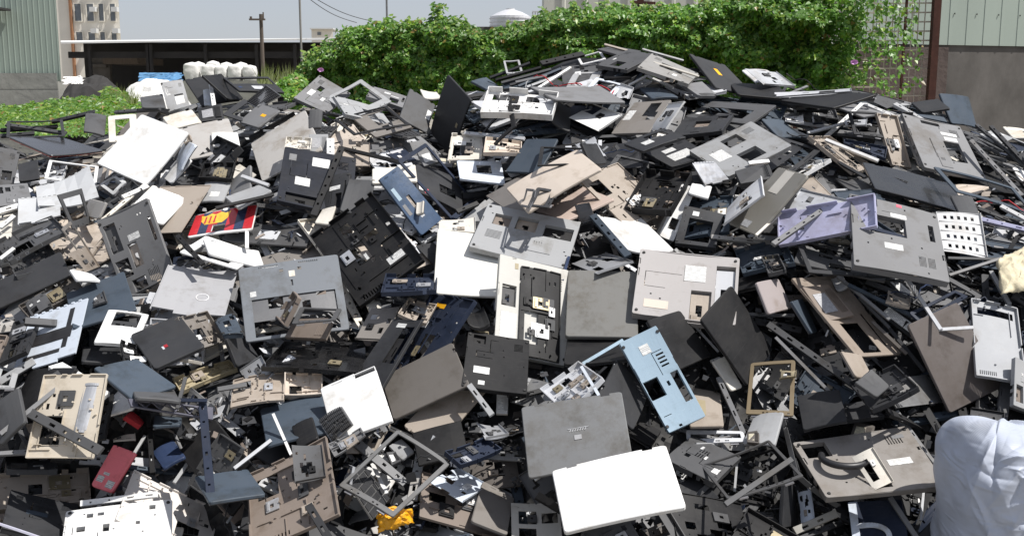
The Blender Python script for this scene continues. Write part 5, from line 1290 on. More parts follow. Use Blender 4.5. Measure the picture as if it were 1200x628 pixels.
fr = random.Random(11)
CC = np.array([p['c'] for p in PIECES]); AA = np.array([p['A'] for p in PIECES]); EE = np.array([p['e'] for p in PIECES]); RR = np.linalg.norm(EE, axis=1)
isb = np.array([p['kind'] == 'bezel' for p in PIECES])
C_, A_, E_, R_ = [c for c in CC[~isb]], [a for a in AA[~isb]], [e for e in EE[~isb]], [r for r in RR[~isb]]
FILL = []
TRIES = 5600
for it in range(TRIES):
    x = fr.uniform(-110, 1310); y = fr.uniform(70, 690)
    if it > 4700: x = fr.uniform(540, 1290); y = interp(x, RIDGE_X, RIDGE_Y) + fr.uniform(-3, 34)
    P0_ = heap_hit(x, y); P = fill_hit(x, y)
    if P0_[1] >= YR - .001 and y < interp(x, RIDGE_X, RIDGE_Y) - 6: continue
    p = fr.choices(PROTO, WTS)[0]
    dark_zone = (x > 590 and y > 370) or (x > 850 and y > 250)
    if dark_zone and p['kind'] in ('lid', 'module', 'lcdback', 'base') and fr.random() < .6: p = fr.choices(PROTO, WTS)[0]
    if it > 1500 and p['w'] > .25 and p['kind'] != 'bezel' and fr.random() < .55: p = fr.choices(PROTO, WTS)[0]
    sc = fr.uniform(.85, 1.06)
    w, h = p['w'] * sc, p['h'] * sc
    n = heap_n(P[0], P[1])
    layered = (y < 210 and x > 430) or (x > 820 and y < 330)
    tl = abs(fr.gauss(0, .15 if layered else .32)); ta = fr.uniform(0, 2 * math.pi)
    if y > 440 and fr.random() < .3: tl += .3
    n = n + tl * np.array([math.cos(ta), math.sin(ta), 0]) ; n /= np.linalg.norm(n)
    a = fr.uniform(0, 2 * math.pi)
    if layered and p['kind'] in ('strip', 'bezel') and x > 800: a = fr.gauss(-.65, .3)
    t = np.array([math.cos(a), math.sin(a), 0.0]); xx = t - n * (t @ n); xx /= np.linalg.norm(xx); yy = np.cross(n, xx)
    Amat = np.array([xx, yy, n]); th = p['o'].get('t', .011)
    e = np.array([w * .41, h * .41, th * .42])
    nh = heap_n(P[0], P[1])
    # neighbours
    Carr = np.array(C_); d = np.linalg.norm(Carr - P, axis=1); near = np.where(d < np.array(R_) + np.linalg.norm(e) + .3)[0]
    Cn, An, En = Carr[near], np.array(A_)[near] if len(near) else None, np.array(E_)[near] if len(near) else None
    got = None
    steps = (-.16, -.13, -.10, -.075, -.05, -.03, -.01, .01, .03)
    for off in steps:
        O = P + nh * off
        if len(near) and sat_any(O - n * th / 2, Amat, e, Cn, An, En): continue
        # must not cover any surveyed piece
        U, V = np.meshgrid(np.linspace(-.5, .5, 9), np.linspace(-.5, .5, 7)); Q = O + np.outer(U.ravel() * w, xx) + np.outer(V.ravel() * h, yy)
        X, Y, Z = project(Q); i, j = cell(X, Y); m = (i >= 0) & (i < GW) & (j >= 0) & (j < GH)
        zb = ZB[i[m], j[m]]
        bad = (Z[m] < zb + .004) & (zb < 50)
        if bad.sum() > .015 * len(bad): continue
        # keep the skyline
        xs_, ys_ = X[m], Y[m]
        if (ys_ < np.interp(xs_, RIDGE_X, RIDGE_Y) - 9).any(): continue
        got = O; break
    if got is None: continue
    if p['kind'] != 'bezel' or True:
        if p['kind'] in ('bezel', 'cable'):
            pass
        else:
            C_.append(got - n * th / 2); A_.append(Amat); E_.append(e); R_.append(float(np.linalg.norm(e)))
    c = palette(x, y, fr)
    if p['kind'] == 'cable': c = fr.choice(['black', 'black', 'charcoal', 'lgrey', 'blue', 'red'])
    if p['kind'] == 'keyboard' and c not in ('white', 'cream', 'silver', 'lgrey'): c = 'black' if fr.random() < .6 else 'charcoal'
    if p['kind'] == 'metal': c = fr.choice(['silver', 'lgrey', 'tan', 'dgrey', 'charcoal', c, c] if x < 600 or y < 300 else ['dgrey', 'charcoal', 'black', c, c])
    if c == 'white' and fr.random() < .4: c = 'cream'
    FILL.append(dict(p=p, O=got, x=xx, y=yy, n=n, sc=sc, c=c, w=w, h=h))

def key(c): return tuple(round(v, 4) for v in c[:3])
def copy_thing(p, color):
    """copy a prototype and each of its parts; parts in the thing's own colour take the new one"""
    r = p['made'].copy(); COL.objects.link(r)
    if r.type == 'MESH': r.color = (*color, 1)
    for ch, tinted in p['kids']:
        d = ch.copy(); COL.objects.link(d); d.parent = r
        if tinted: d.color = (*color, 1)
    return r
ALLF = []
for f in FILL:
    p = f['p']; M = matrix(f['O'], f['x'] * f['sc'], f['y'] * f['sc'], f['n'] * f['sc'])
    if p['made'] is None:
        g = random.Random(p['seed']); o = dict(p['o'])
        if p['kind'] in ('metal', 'lcdback'): o.setdefault('metal', g.random() < .6)
        o['bend'] = g.uniform(-.02, .02); o['twist'] = g.uniform(-.02, .02)
        r = build_thing(p['kind'], p['w'], p['h'], PAL[f['c']], o, g, M); p['made'] = r
        p['kids'] = [(ch, key(ch.color) == key(PAL[f['c']])) for ch in list(r.children)]
    else:
        r = copy_thing(p, PAL[f['c']]); r.matrix_world = M
    f['obj'] = r; ALLF.append(r)
print('fillers', len(FILL))

# ------------------------------------------------------------------ body of the heap and its uncountable crumbs
def heap_body():
    me = bpy.data.meshes.new('heap_body'); v = []; fa = []
    nx, ny = 150, 110
    for j in range(ny):
        Y = 1.7 + (10.2 - 1.7) * j / (ny - 1)
        for i in range(nx):
            X = -5.5 + 11.0 * i / (nx - 1)
            z = heap_z(X, Y)
            q = noise.noise((X * 3, Y * 3, 0)) * .05 + noise.noise((X * 11, Y * 11, 3)) * .035
            z = z - .20 + q if z > .15 else max(z - .2 + q * .2, -.05)
            u_, v_, d_ = project((X, Y, z))
            if Y < YR + .3 and z > .1 and -100 < u_ < 1300 and 60 < v_ < 800:
                k = 1 - lift_at(u_, v_) * min(1, (YR + .3 - Y) * 2) / d_; X, Yn, z = X * k, Y * k, EYE + (z - EYE) * k
                v.append((X, Yn, z))
            else: v.append((X, Y, z))
    for j in range(ny - 1):
        for i in range(nx - 1):
            a = j * nx + i; fa.append((a, a + 1, a + nx + 1, a + nx))
    me.from_pydata(v, [], fa); me.update()
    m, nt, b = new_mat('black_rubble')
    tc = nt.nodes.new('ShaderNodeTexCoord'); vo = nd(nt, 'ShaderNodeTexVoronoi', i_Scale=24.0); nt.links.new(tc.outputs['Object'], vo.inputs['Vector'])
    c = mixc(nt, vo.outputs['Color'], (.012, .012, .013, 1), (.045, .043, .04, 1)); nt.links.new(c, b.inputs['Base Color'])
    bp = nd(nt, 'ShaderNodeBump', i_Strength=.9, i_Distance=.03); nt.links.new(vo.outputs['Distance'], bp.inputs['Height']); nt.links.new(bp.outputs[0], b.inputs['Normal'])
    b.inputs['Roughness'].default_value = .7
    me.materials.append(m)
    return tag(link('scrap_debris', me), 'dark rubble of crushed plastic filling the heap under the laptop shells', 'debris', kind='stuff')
heap_body()

def crumbs():
    g = random.Random(5); V = []; F = []; Cc = []
    n = 0
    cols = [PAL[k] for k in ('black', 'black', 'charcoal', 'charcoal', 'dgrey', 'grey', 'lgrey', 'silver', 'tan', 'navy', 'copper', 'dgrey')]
    while n < 16000:
        x = g.uniform(-150, 1350); y = g.uniform(60, 700)
        P0_ = heap_hit(x, y); P = fill_hit(x, y)
        if P0_[1] >= YR - .001 and y < interp(x, RIDGE_X, RIDGE_Y) + 3: n += 1; continue
        nn = heap_n(P[0], P[1]); P = P + nn * g.uniform(-.17, -.02)
        X, Y, Z = project(P); i, j = cell(X, Y)
        if 0 <= i < GW and 0 <= j < GH and Z < ZB[max(0, i - 3):i + 4, max(0, j - 3):j + 4].max(initial=0, where=ZB[max(0, i - 3):i + 4, max(0, j - 3):j + 4] < 50) + .02: n += 1; continue
        dk = x > 560 and y > 320  # mostly black fragments here: shade of the hollows put into their colour
        L = g.uniform(.008, .026) if dk else g.uniform(.010, .05)
        wd = L * g.choice([.12, .2, .5, .8]); th = g.choice([.001, .002, .004])
        t1 = Vector((g.gauss(0, 1), g.gauss(0, 1), g.gauss(0, .6))).normalized(); up = Vector((nn[0] + g.gauss(0, .5), nn[1] + g.gauss(0, .5), nn[2])).normalized()
        sd = t1.cross(up); 
        if sd.length < .1: continue
        sd.normalize(); up = sd.cross(t1)
        b = len(V); p = Vector(P)
        for k in (-1, 1):
            for a, c in ((-1, -1), (1, -1), (1, 1), (-1, 1)): V.append(tuple(p + t1 * (k * L / 2 * (1 if a > 0 else g.uniform(.6, 1))) + sd * (a * wd / 2) + up * (c * th / 2)))
        fs = [(b, b + 3, b + 2, b + 1), (b + 4, b + 5, b + 6, b + 7)] + [(b + q, b + (q + 1) % 4, b + 4 + (q + 1) % 4, b + 4 + q) for q in range(4)]
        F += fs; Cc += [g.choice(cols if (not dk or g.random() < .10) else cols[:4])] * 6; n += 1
    me = bpy.data.meshes.new('fragments'); me.from_pydata(V, [], F); me.update()
    at_ = me.attributes.new('tone', 'FLOAT_COLOR', 'FACE')
    at_.data.foreach_set('color', [q for c in Cc for q in (*c, 1)])
    m, nt, bs = new_mat('mixed_fragments'); an = nd(nt, 'ShaderNodeAttribute', attribute_name='tone'); nt.links.new(an.outputs['Color'], bs.inputs['Base Color']); bs.inputs['Roughness'].default_value = .5
    me.materials.append(m)
    tag(link('plastic_fragments', me), 'small shards, screws and clips scattered between the laptop shells', 'fragments', kind='stuff')
crumbs()
# ------------------------------------------------------------------ simple procedural surface
def surf(name, col, rough=.8, var=.25, scale=4.0, bump=.0, metal=0.0, grime=None, stretch=(1, 1, 1), bscale=None):
    m, nt, b = new_mat(name)
    tc = nt.nodes.new('ShaderNodeTexCoord'); mp = nd(nt, 'ShaderNodeMapping'); mp.inputs['Scale'].default_value = stretch
    nt.links.new(tc.outputs['Object'], mp.inputs[0])
    n = nd(nt, 'ShaderNodeTexNoise', i_Scale=scale, i_Detail=8.0, i_Roughness=.65); nt.links.new(mp.outputs[0], n.inputs['Vector'])
    f = ramp(nt, n.outputs[0], .32, .7)
    g = grime or tuple(c * (1 - var) for c in col)
    c = mixc(nt, f, (*col, 1), (*g, 1)); nt.links.new(c, b.inputs['Base Color'])
    b.inputs['Roughness'].default_value = rough; b.inputs['Metallic'].default_value = metal
    if bump:
        n2 = nd(nt, 'ShaderNodeTexNoise', i_Scale=bscale or scale * 6, i_Detail=6.0); nt.links.new(mp.outputs[0], n2.inputs['Vector'])
        bp = nd(nt, 'ShaderNodeBump', i_Strength=.6, i_Distance=bump); nt.links.new(n2.outputs[0], bp.inputs['Height']); nt.links.new(bp.outputs[0], b.inputs['Normal'])
    return m

M_GRND = surf('yard_ground', (.30, .275, .23), .9, .35, .8, .02)
M_GREENS = surf('green_sheet', (.31, .375, .32), .55, .16, .7, 0, 0, None, (1, 1, .25))
M_PALES = surf('pale_green_sheet', (.33, .385, .335), .5, .14, .9, 0, 0, None, (1, 1, .2))
M_CREAMS = surf('cream_sheet', (.52, .52, .46), .5, .16, .9, 0, 0, None, (1, 1, .2))
M_CONC = surf('stained_concrete', (.135, .125, .115), .9, .45, 1.6, .004, 0, (.055, .050, .044), (1, 1, .75), 9)
M_BLOCK = surf('grey_blockwork', (.31, .31, .28), .9, .35, 1.2, .02)
M_PLAST = surf('beige_render', (.80, .755, .66), .85, .14, .5)
M_DARK = surf('shed_dark', (.035, .033, .032), .9, .4, 1.0)
M_ROOF = surf('pale_roof', (.62, .62, .60), .6, .12, .5)
M_RUST = surf('rusty_steel', (.10, .038, .026), .85, .5, 6.0, .002, .2)
M_WIRE = surf('rusty_wire', (.62, .54, .46), .8, .35, 9.0, 0, 0)
M_WOOD = surf('weathered_pole', (.13, .105, .085), .9, .35, 3.0, .004, 0, None, (4, 4, .4))
M_GLASS = surf('dull_window_glass', (.17, .19, .21), .2, .3, 2.0)
M_STEEL = surf('tank_steel', (.78, .78, .80), .35, .12, 3.0, 0, .35)
M_SACK = surf('white_sack', (.74, .73, .70), .75, .2, 3.0, .01)
M_BLUE = surf('blue_tarp', (.10, .26, .46), .55, .35, 3.0, .02)
M_BRICKR = surf('red_brown_wall', (.17, .13, .115), .9, .4, 3.0, .01)

def obj(name, mb, mat, parent=None, smooth=False):
    me = mesh_from(name, mb, mat)
    if smooth: me.shade_smooth()
    return link(name, me, parent)
def root(name, loc, label, cat, group=None):
    r = link(name, None, loc=loc); return tag(r, label, cat, group)
def put(o, r):
    """parent keeping world placement (children are modelled in world space)"""
    o.parent = r; o.matrix_parent_inverse = Matrix.Translation(-Vector(r.location)); return o

# ground, one sheet to the horizon
m = MB(); m.v = [(-1500, -200, 0), (1500, -200, 0), (1500, 2500, 0), (-1500, 2500, 0)]; m.f = [(0, 1, 2, 3)]
tag(obj('ground', m, M_GRND), kind='structure')

def corrugated(mb, p0, p1, z0, z1, pitch=.2, depth=.03, rib=.3):
    """trapezoid sheet between two ground points"""
    a = Vector((p0[0], p0[1], 0)); b = Vector((p1[0], p1[1], 0)); d = b - a; L = d.length; d.normalize(); nrm = Vector((d.y, -d.x, 0))
    pts = []; n = int(L / pitch)
    for k in range(n):
        s = k * pitch
        for f, q in ((0, 0), (1 - rib, 0), (1 - rib * .75, 1), (1 - rib * .25, 1)): pts.append(a + d * (s + f * pitch) + nrm * (q * depth))
    pts.append(b)
    base = len(mb.v)
    for p in pts: mb.v += [(p.x, p.y, z0), (p.x, p.y, z1)]
    for k in range(len(pts) - 1):
        i = base + 2 * k; mb.f.append((i, i + 2, i + 3, i + 1))

# ---- green building, left
Yg = 25.0; xr = xat(72, Yg); zb = zat(95, Yg)
r = root('green_building', (xr - 6, Yg, 0), 'green corrugated metal shed on a grey block base', 'building')
m = MB(); corrugated(m, (xr - 14, Yg), (xr, Yg), zb, zb + 6.5, .125, .006); corrugated(m, (xr, Yg + .02), (xat(66, Yg + 12), Yg + 12), zb, zb + 6.5, .125, .006)
put(obj('wall', m, M_GREENS), r)
m = MB(); m.box(xr - 14, xr - .03, Yg - .1, Yg + .3, 0, zb - .01); m.bar((xr - .2, Yg + .3, zb / 2 - .01), (xat(66, Yg + 12) - .2, Yg + 12, zb / 2 - .01), .3, zb); b_ = put(obj('block_base', m, M_BLOCK), r)
m = MB()
for k in range(6): m.box(xr - 14, xr - .04, Yg - .112, Yg - .1005, .38 * k + .005, .38 * k + .365)
put(obj('block_course', m, M_BLOCK), r)
m = MB(); m.poly([(xr - 14, Yg - .3), (xr + .1, Yg - .3), (xat(66, Yg + 12) + .1, Yg + 12), (xr - 19, Yg + 12)], zb + 6.52, zb + 6.7); put(obj('roof', m, M_ROOF), r)
m = MB(); y0_ = Yg - .02
for a_, c_ in (((0, 13), (-6, 22)),): pass
cz = zat(12, Yg); cx = xat(0, Yg)
m.box(cx - 1.5, xat(21, Yg), Yg - 1.0, Yg - .05, zat(13.5, Yg), zat(11, Yg)); m.bar((xat(6, Yg), Yg - .5, zat(13, Yg)), (cx - .25, Yg - .1, zat(27, Yg)), .07, .07)
put(obj('canopy', m, M_DARK), r)

# ---- beige flats behind
Yb = 95.0
r = root('apartment_block', (xat(110, Yb), Yb, 0), 'beige four storey block with small windows behind the shed roof', 'building')
xl_, xr_ = xat(62, Yb), xat(145, Yb); zt = zat(-60, Yb)
m = MB(); m.poly([(xl_, Yb), (xr_, Yb), (xat(144, Yb + 14), Yb + 14), (xl_ - 9, Yb + 14)], 0, zt); put(obj('wall', m, M_PLAST), r)
m = MB(); m.box(xat(88.5, Yb), xat(91, Yb), Yb - .3, Yb - .01, 0, zt); put(obj('drain_pipe', m, surf('pipe_orange', (.32, .16, .08), .8)), r)
def win(u0, u1, v0, v1, ac):
    x0, x1, z0, z1 = xat(u0, Yb), xat(u1, Yb), zat(v1, Yb), zat(v0, Yb)
    m = MB(); m.box(x0, x1, Yb - .05, Yb - .004, z0, z1); f = put(obj('window', m, M_GLASS), r)
    m = MB(); m.plate(x1 - x0 + .14, z1 - z0 + .14, -.03, .03, [(-(x1 - x0) / 2, -(z1 - z0) / 2, (x1 - x0) / 2, (z1 - z0) / 2)])
    m.v = [(p[0] + (x0 + x1) / 2, Yb - .12 + p[2], p[1] + (z0 + z1) / 2) for p in m.v]
    s = obj('window_frame', m, M_PLAST, f)
    s.matrix_parent_inverse = f.matrix_world.inverted()
    if ac:
        m = MB(); m.box(x1 - .15, x1 + .35, Yb - .7, Yb - .13, z0 + .75, z0 + 1.15); put(obj('air_conditioner', m, M_ROOF), r)
for v0, v1 in ((5, 25), (38, 50), (-28, -8), (-60, -41)):
    for u0, u1, ac in ((94, 101.5, 0), (108, 116, 1), (122, 127.5, 0), (135, 141, 1)): win(u0, u1, v0, v1, ac)
bpy.context.view_layer.update()

# ---- long open shed
Ys = 52.0; xs0, xs1 = xat(75, Ys), xat(430, Ys); zr0, zr1 = zat(53, Ys), zat(49.5, Ys)
r = root('open_shed', ((xs0 + xs1) / 2, Ys, 0), 'long open shed with a pale roof edge and dark interior', 'shed')
m = MB(); m.v = [(xs0, Ys, zr0 + .06), (xs1, Ys, zr0 + .26), (xs1, Ys, zr0 + .34), (xs0, Ys, zr0 + .14), (xat(75, Ys + 16), Ys + 16, zat(49.5, Ys + 16)), (xs1 + 3, Ys + 16, zat(44.5, Ys + 16)), (xs1 + 3, Ys + 16, zat(43.5, Ys + 16)), (xat(75, Ys + 16), Ys + 16, zat(48, Ys + 16))]
m.f = [(0, 1, 2, 3), (7, 6, 5, 4), (3, 2, 6, 7), (1, 0, 4, 5), (0, 3, 7, 4), (2, 1, 5, 6)]; put(obj('roof', m, surf('white_roof_edge', (.82, .82, .80), .5, .1, .5)), r)
m = MB(); m.box(xat(101, Ys + 9), xs1, Ys + 9, Ys + 9.3, 0, zr0 + .5); put(obj('back_wall', m, M_DARK), r)
for u in (104, 172, 176, 240, 300, 345):
    m = MB(); m.box(xat(u, Ys) - .06, xat(u, Ys) + .06, Ys + .3, Ys + .5, 0, zr0 + .05); put(obj('post', m, M_DARK), r)
m = MB(); m.box(xs0 + .1, xs1 - .1, Ys + .52, Ys + .7, zr0 - .6, zr0 - .3); put(obj('beam', m, M_DARK), r)
m = MB(); m.box(xat(78, Ys), xat(103, Ys), Ys + 3, Ys + 3.3, 0, zat(60, Ys)); m.box(xat(80, Ys), xat(101, Ys), Ys + 2.7, Ys + 2.95, zat(78, Ys), zat(74, Ys)); put(obj('partition', m, M_CONC), r)
m = MB(); m.box(xat(104, Ys), xat(146, Ys), Ys + 2, Ys + 6, zat(74, Ys), zat(66, Ys)); put(obj('hung_shelf', m, M_WOOD), r)

# ---- little far house, tank, cream building
Yh = 140.0; r = root('far_house', (xat(378, Yh), Yh, 0), 'tiny white house with one window beyond the shed roof', 'house')
m = MB(); m.poly([(xat(367, Yh), Yh), (xat(392, Yh), Yh), (xat(391, Yh + 6), Yh + 6), (xat(367, Yh + 6), Yh + 6)], 0, zat(35, Yh)); put(obj('wall', m, M_PLAST), r)
m = MB(); m.box(xat(366, Yh), xat(393, Yh), Yh - .5, Yh + 6.5, zat(35, Yh) + .01, zat(33.4, Yh)); put(obj('roof', m, M_ROOF), r)
m = MB(); m.box(xat(374, Yh), xat(378, Yh), Yh - .1, Yh - .01, zat(41.5, Yh), zat(38, Yh)); put(obj('window', m, M_GLASS), r)

Yt = 42.0; r = root('water_tank', (xat(598, Yt), Yt, 0), 'shiny steel water tank with a domed lid on a ledge above the hedge', 'water tank')
tx = xat(598, Yt); hw_ = xat(622, Yt) - tx
m = MB(); z0_, z1_ = zat(34, Yt), zat(20, Yt); m.cyl(tx, Yt, z0_, z1_, hw_ * .98, 28)
for k in range(3): m.cyl(tx, Yt, z0_ + (z1_ - z0_) * (.2 + .3 * k), z0_ + (z1_ - z0_) * (.28 + .3 * k), hw_ * 1.02, 28)
put(obj('tank_body', m, M_STEEL), r)
m = MB(); m.cyl(tx, Yt, z1_ + .005, zat(15, Yt), hw_ * .97, 28, hw_ * .6); m.cyl(tx, Yt, zat(15, Yt), zat(11.5, Yt), hw_ * .6, 28, hw_ * .2); m.cyl(tx, Yt, zat(11.5, Yt), zat(10.5, Yt), hw_ * .22, 14)
put(obj('tank_lid', m, M_STEEL), r)
m = MB(); m.box(tx - hw_ * 1.6, tx + hw_ * 1.9, Yt - 1.5, Yt + 2, 0, zat(34.3, Yt)); put(obj('tank_stand', m, M_CONC), r)
m = MB()
for k in range(4): m.bar((tx + hw_ * (1.05 + .12 * k), Yt - 1.3, zat(34, Yt)), (tx + hw_ * (1.05 + .12 * k), Yt - 1.3, zat(17, Yt)), .05, .05)
for v in (17, 24): m.bar((tx + hw_ * 1.02, Yt - 1.31, zat(v, Yt)), (tx + hw_ * 1.45, Yt - 1.31, zat(v, Yt)), .05, .05)
put(obj('railing', m, M_STEEL), r)

Yc = 26.0; r = root('cream_building', (xat(760, Yc), Yc, 0), 'cream corrugated building rising behind the vine hedge', 'building')
m = MB(); corrugated(m, (xat(637, Yc), Yc), (xat(1000, Yc), Yc), 0, 8.0, .52, .05, .25); corrugated(m, (xat(639, Yc + 14), Yc + 14), (xat(637, Yc), Yc + .02), 0, 8.0, .52, .05, .25); put(obj('wall', m, M_CREAMS), r)
m = MB(); m.poly([(xat(637, Yc) - .1, Yc - .2), (xat(1000, Yc), Yc - .2), (xat(1000, Yc), Yc + 14), (xat(639, Yc + 14), Yc + 14)], 8.01, 8.2); put(obj('roof', m, M_ROOF), r)
Yp = 12.5; r = root('rusty_post', (xat(748, Yp), Yp, 0), 'rusty post with a crossbar sticking out above the hedge before the cream building', 'post')
m = MB(); m.bar((xat(749, Yp), Yp, 0), (xat(748.5, Yp), Yp, zat(-2, Yp)), .07, .07); put(obj('upright', m, M_RUST), r)
m = MB(); m.bar((xat(736, Yp), Yp - .06, zat(3.3, Yp)), (xat(765, Yp), Yp - .06, zat(4.8, Yp)), .04, .03); put(obj('crossbar', m, M_RUST), r)

# ---- right hand building: sheet over concrete
Yr1, Yr2 = 11.4, 12.6
P1 = (xat(1000, Yr1), Yr1); zc = zat(45.5, Yr1); P2 = (xat(1300, Yr2), Yr2)
r = root('grey_green_building', (P2[0], P2[1], 0), 'grey green sheet metal building on a stained concrete wall', 'building')
def wall_seg(m, a, b, th, z0, z1):
    d = (Vector((*b, 0)) - Vector((*a, 0))).normalized(); n_ = Vector((-d.y, d.x, 0)) * th; bb = len(m.v)
    for p in (Vector((*a, 0)), Vector((*b, 0)), Vector((*b, 0)) + n_, Vector((*a, 0)) + n_): m.v += [(p.x, p.y, z0), (p.x, p.y, z1)]
    m.f += [(bb, bb + 2, bb + 3, bb + 1), (bb + 2, bb + 4, bb + 5, bb + 3), (bb + 4, bb + 6, bb + 7, bb + 5), (bb + 6, bb, bb + 1, bb + 7), (bb + 1, bb + 3, bb + 5, bb + 7)]
far2 = (P2[0] + 4, P2[1] + 1.6)
m = MB(); wall_seg(m, P1, far2, .25, 0, zc); put(obj('concrete_wall', m, M_CONC), r)
m = MB(); corrugated(m, (P1[0] + .02, P1[1] - .02), (far2[0], far2[1] - .02), zc - .05, 6.5, .24, .006, .10); put(obj('sheet_wall', m, M_PALES), r)
m = MB(); d = (Vector((*far2, 0)) - Vector((*P1, 0))).normalized()
for row in (zat(13, Yr1), zat(-20, Yr1)):
    for k in range(16):
        p = Vector((*P1, 0)) + d * (.35 + k * .17 * 1.8); m.cyl(p.x, p.y - .036, row - .009, row + .007, .006, 6)
put(obj('fixings', m, M_DARK), r)
m = MB(); m.box(xat(985, Yr1), xat(1085, Yr1) + .1, Yr1 - .28, Yr1 - .06, 0, zc - .1)
tag(obj('brick_wall', m, M_BRICKR), 'red brown wall behind the rusty steel mesh', 'wall')

# steel mesh and its posts
Ym = 10.2
r = root('steel_mesh_fence', (xat(1050, Ym), Ym, 0), 'rusty welded steel mesh hung between two rusty posts', 'mesh fence')
m = MB(); xa, xb = xat(930, Ym), xat(1089, Ym)
z = .3
while z < zat(-30, Ym): m.bar((xa, Ym, z), (xb, Ym, z + .01), .016, .013); z += .085
put(obj('horizontal_wires', m, M_WIRE), r)
m = MB(); x = xa
while x < xb: m.bar((x, Ym + .01, .05), (x, Ym + .01, zat(-30, Ym)), .008, .008); x += .06
put(obj('vertical_wires', m, M_WIRE), r)
m = MB(); m.bar((xat(1052, Ym), Ym - .04, 0), (xat(1055, Ym), Ym - .04, zat(-30, Ym)), .022, .02); put(obj('thin_post', m, M_RUST), r)
m = MB(); m.bar((xat(1087.5, Ym), Ym - .06, 0), (xat(1088.5, Ym), Ym - .06, zat(-30, Ym)), .085, .06); m.bar((xat(1084.5, Ym), Ym - .10, 0), (xat(1085.5, Ym), Ym - .10, zat(-30, Ym)), .02, .03); put(obj('thick_post', m, M_RUST), r)

# utility poles and wires
Yu = 45.0
r = root('utility_pole', (xat(309, Yu), Yu, 0), 'wooden pole with a short crossarm standing before the open shed', 'utility pole', 'poles behind the heap')
m = MB(); m.cyl(0, 0, 0, zat(17, Yu), .095, 10, .075); o = obj('pole', m, M_WOOD, r)
m = MB(); m.box(-.45, .2, -.2, -.08, zat(24.5, Yu), zat(22.5, Yu)); m.cyl(-.38, -.14, zat(22.5, Yu), zat(20, Yu), .05, 6); m.cyl(.13, -.14, zat(22.5, Yu), zat(15, Yu), .03, 6); obj('crossarm', m, M_WOOD, r)
Yv = 14.0
m = MB(); m.cyl(0, 0, 0, zat(-40, Yv), .014, 8); o = tag(obj('steel_pole', m, surf('pole_grey', (.25, .24, .22), .6)), 'thin grey pole with creeper round its foot before the hedge end', 'pole', 'poles behind the heap'); o.location = (xat(354.5, Yv), Yv, 0)
Yw = 60.0
m = MB(); m.cyl(0, 0, 0, zat(-40, Yw), .07, 8, .05); o = tag(obj('steel_pole', m, surf('pole_dark', (.12, .12, .12), .6)), 'very thin dark mast rising behind the hedge top', 'mast', 'poles behind the heap'); o.location = (xat(455, Yw), Yw, 0)
for k, (u0, v0, u1, v1) in enumerate(((356, -6, 418, 27), (362, -6, 440, 26))):
    m = MB(); pts = []
    for i in range(13):
        t = i / 12; pts.append(tuple(at(u0 + (u1 - u0) * t, v0 + (v1 - v0) * t + 5 * math.sin(math.pi * t), 50 + 8 * t)))
    m.tube(pts, .018, 5); tag(obj('overhead_wire', m, M_DARK), ['upper overhead cable sagging down to the hedge top', 'lower overhead cable sagging down to the hedge top'][k], 'cable', 'overhead cables')

# ---- sacks, tarpaulins behind the crest
def sack_mesh(seed, w, h):
    g = random.Random(seed); m = MB(); nu, nv = 26, 16
    for j in range(nv + 1):
        v = j / nv
        for i in range(nu):
            a = 2 * math.pi * i / nu; c, s_ = math.cos(a), math.sin(a)
            sq = 1 / max(abs(c), abs(s_)) ** .55
            rr = w / 2 * sq * (.80 + .24 * math.sin(math.pi * min(1, v * 1.05)) ** .6)
            if v > .84: rr *= max(.10, 1 - ((v - .84) / .16) ** 1.5 * .95)
            q = noise.noise((c * 1.6 + seed, s_ * 1.6, v * 3)) * .07 * w + noise.noise((c * 6 + seed, s_ * 6, v * 7)) * .03 * w
            z = h * min(1, v / .86) + (0.10 * h * ((v - .86) / .14) if v > .86 else 0)
            m.v.append(((rr + q) * c, (rr + q) * s_, z + noise.noise((c * 2, s_ * 2, seed)) * .03 * h * v))
    for j in range(nv):
        for i in range(nu):
            k = (i + 1) % nu; m.f.append((j * nu + i, j * nu + k, (j + 1) * nu + k, (j + 1) * nu + i))
    m.f.append(tuple(range(nu - 1, -1, -1))); m.f.append(tuple(nv * nu + i for i in range(nu)))
    return m
Yk = 34.0
m = MB(); m.box(xat(210, Yk), xat(312, Yk), Yk - .2, Yk + 1.6, 0, zat(95, Yk)); tag(obj('block_platform', m, M_BLOCK), 'low grey platform carrying the row of white sacks', 'platform')
sk = [(223, 72, 19, 'first, fattest white sack at the blue tarpaulin end of the row'), (243, 74, 17, 'white sack second from the blue tarpaulin in the row'), (258, 75, 16, 'white sack third from the blue tarpaulin with a dark crease'),
      (274, 74, 18, 'broad white sack in the middle of the row'), (291, 75, 17, 'white sack last in the row beside the utility pole')]
for k, (u, v, wp, lab) in enumerate(sk):
    w = wp * .92 * Yk / FPX; z0_ = zat(95, Yk) + .005; o = tag(obj('white_sack', sack_mesh(k * 3 + 1, w, zat(v + 3, Yk) - z0_), M_SACK, smooth=True), lab, 'sack', 'row of white sacks behind the heap'); o.location = (xat(u, Yk), Yk + .3, z0_)
for k, (u, v, wp, lab) in enumerate([(233, 72.5, 14, 'white sack in the back row behind the first gap'), (250, 71.5, 15, 'topmost white sack in the back row'), (266, 73, 14, 'white sack in the back row over the middle'), (283, 73, 14, 'white sack in the back row near the utility pole')]):
    w = wp * (Yk + 1) / FPX; z0_ = zat(95, Yk) + .005; o = tag(obj('white_sack', sack_mesh(k * 5 + 40, w, zat(v + 2, Yk + 1) - z0_), M_SACK, smooth=True), lab, 'sack', 'row of white sacks behind the heap'); o.location = (xat(u, Yk + 1), Yk + 1.1, z0_)

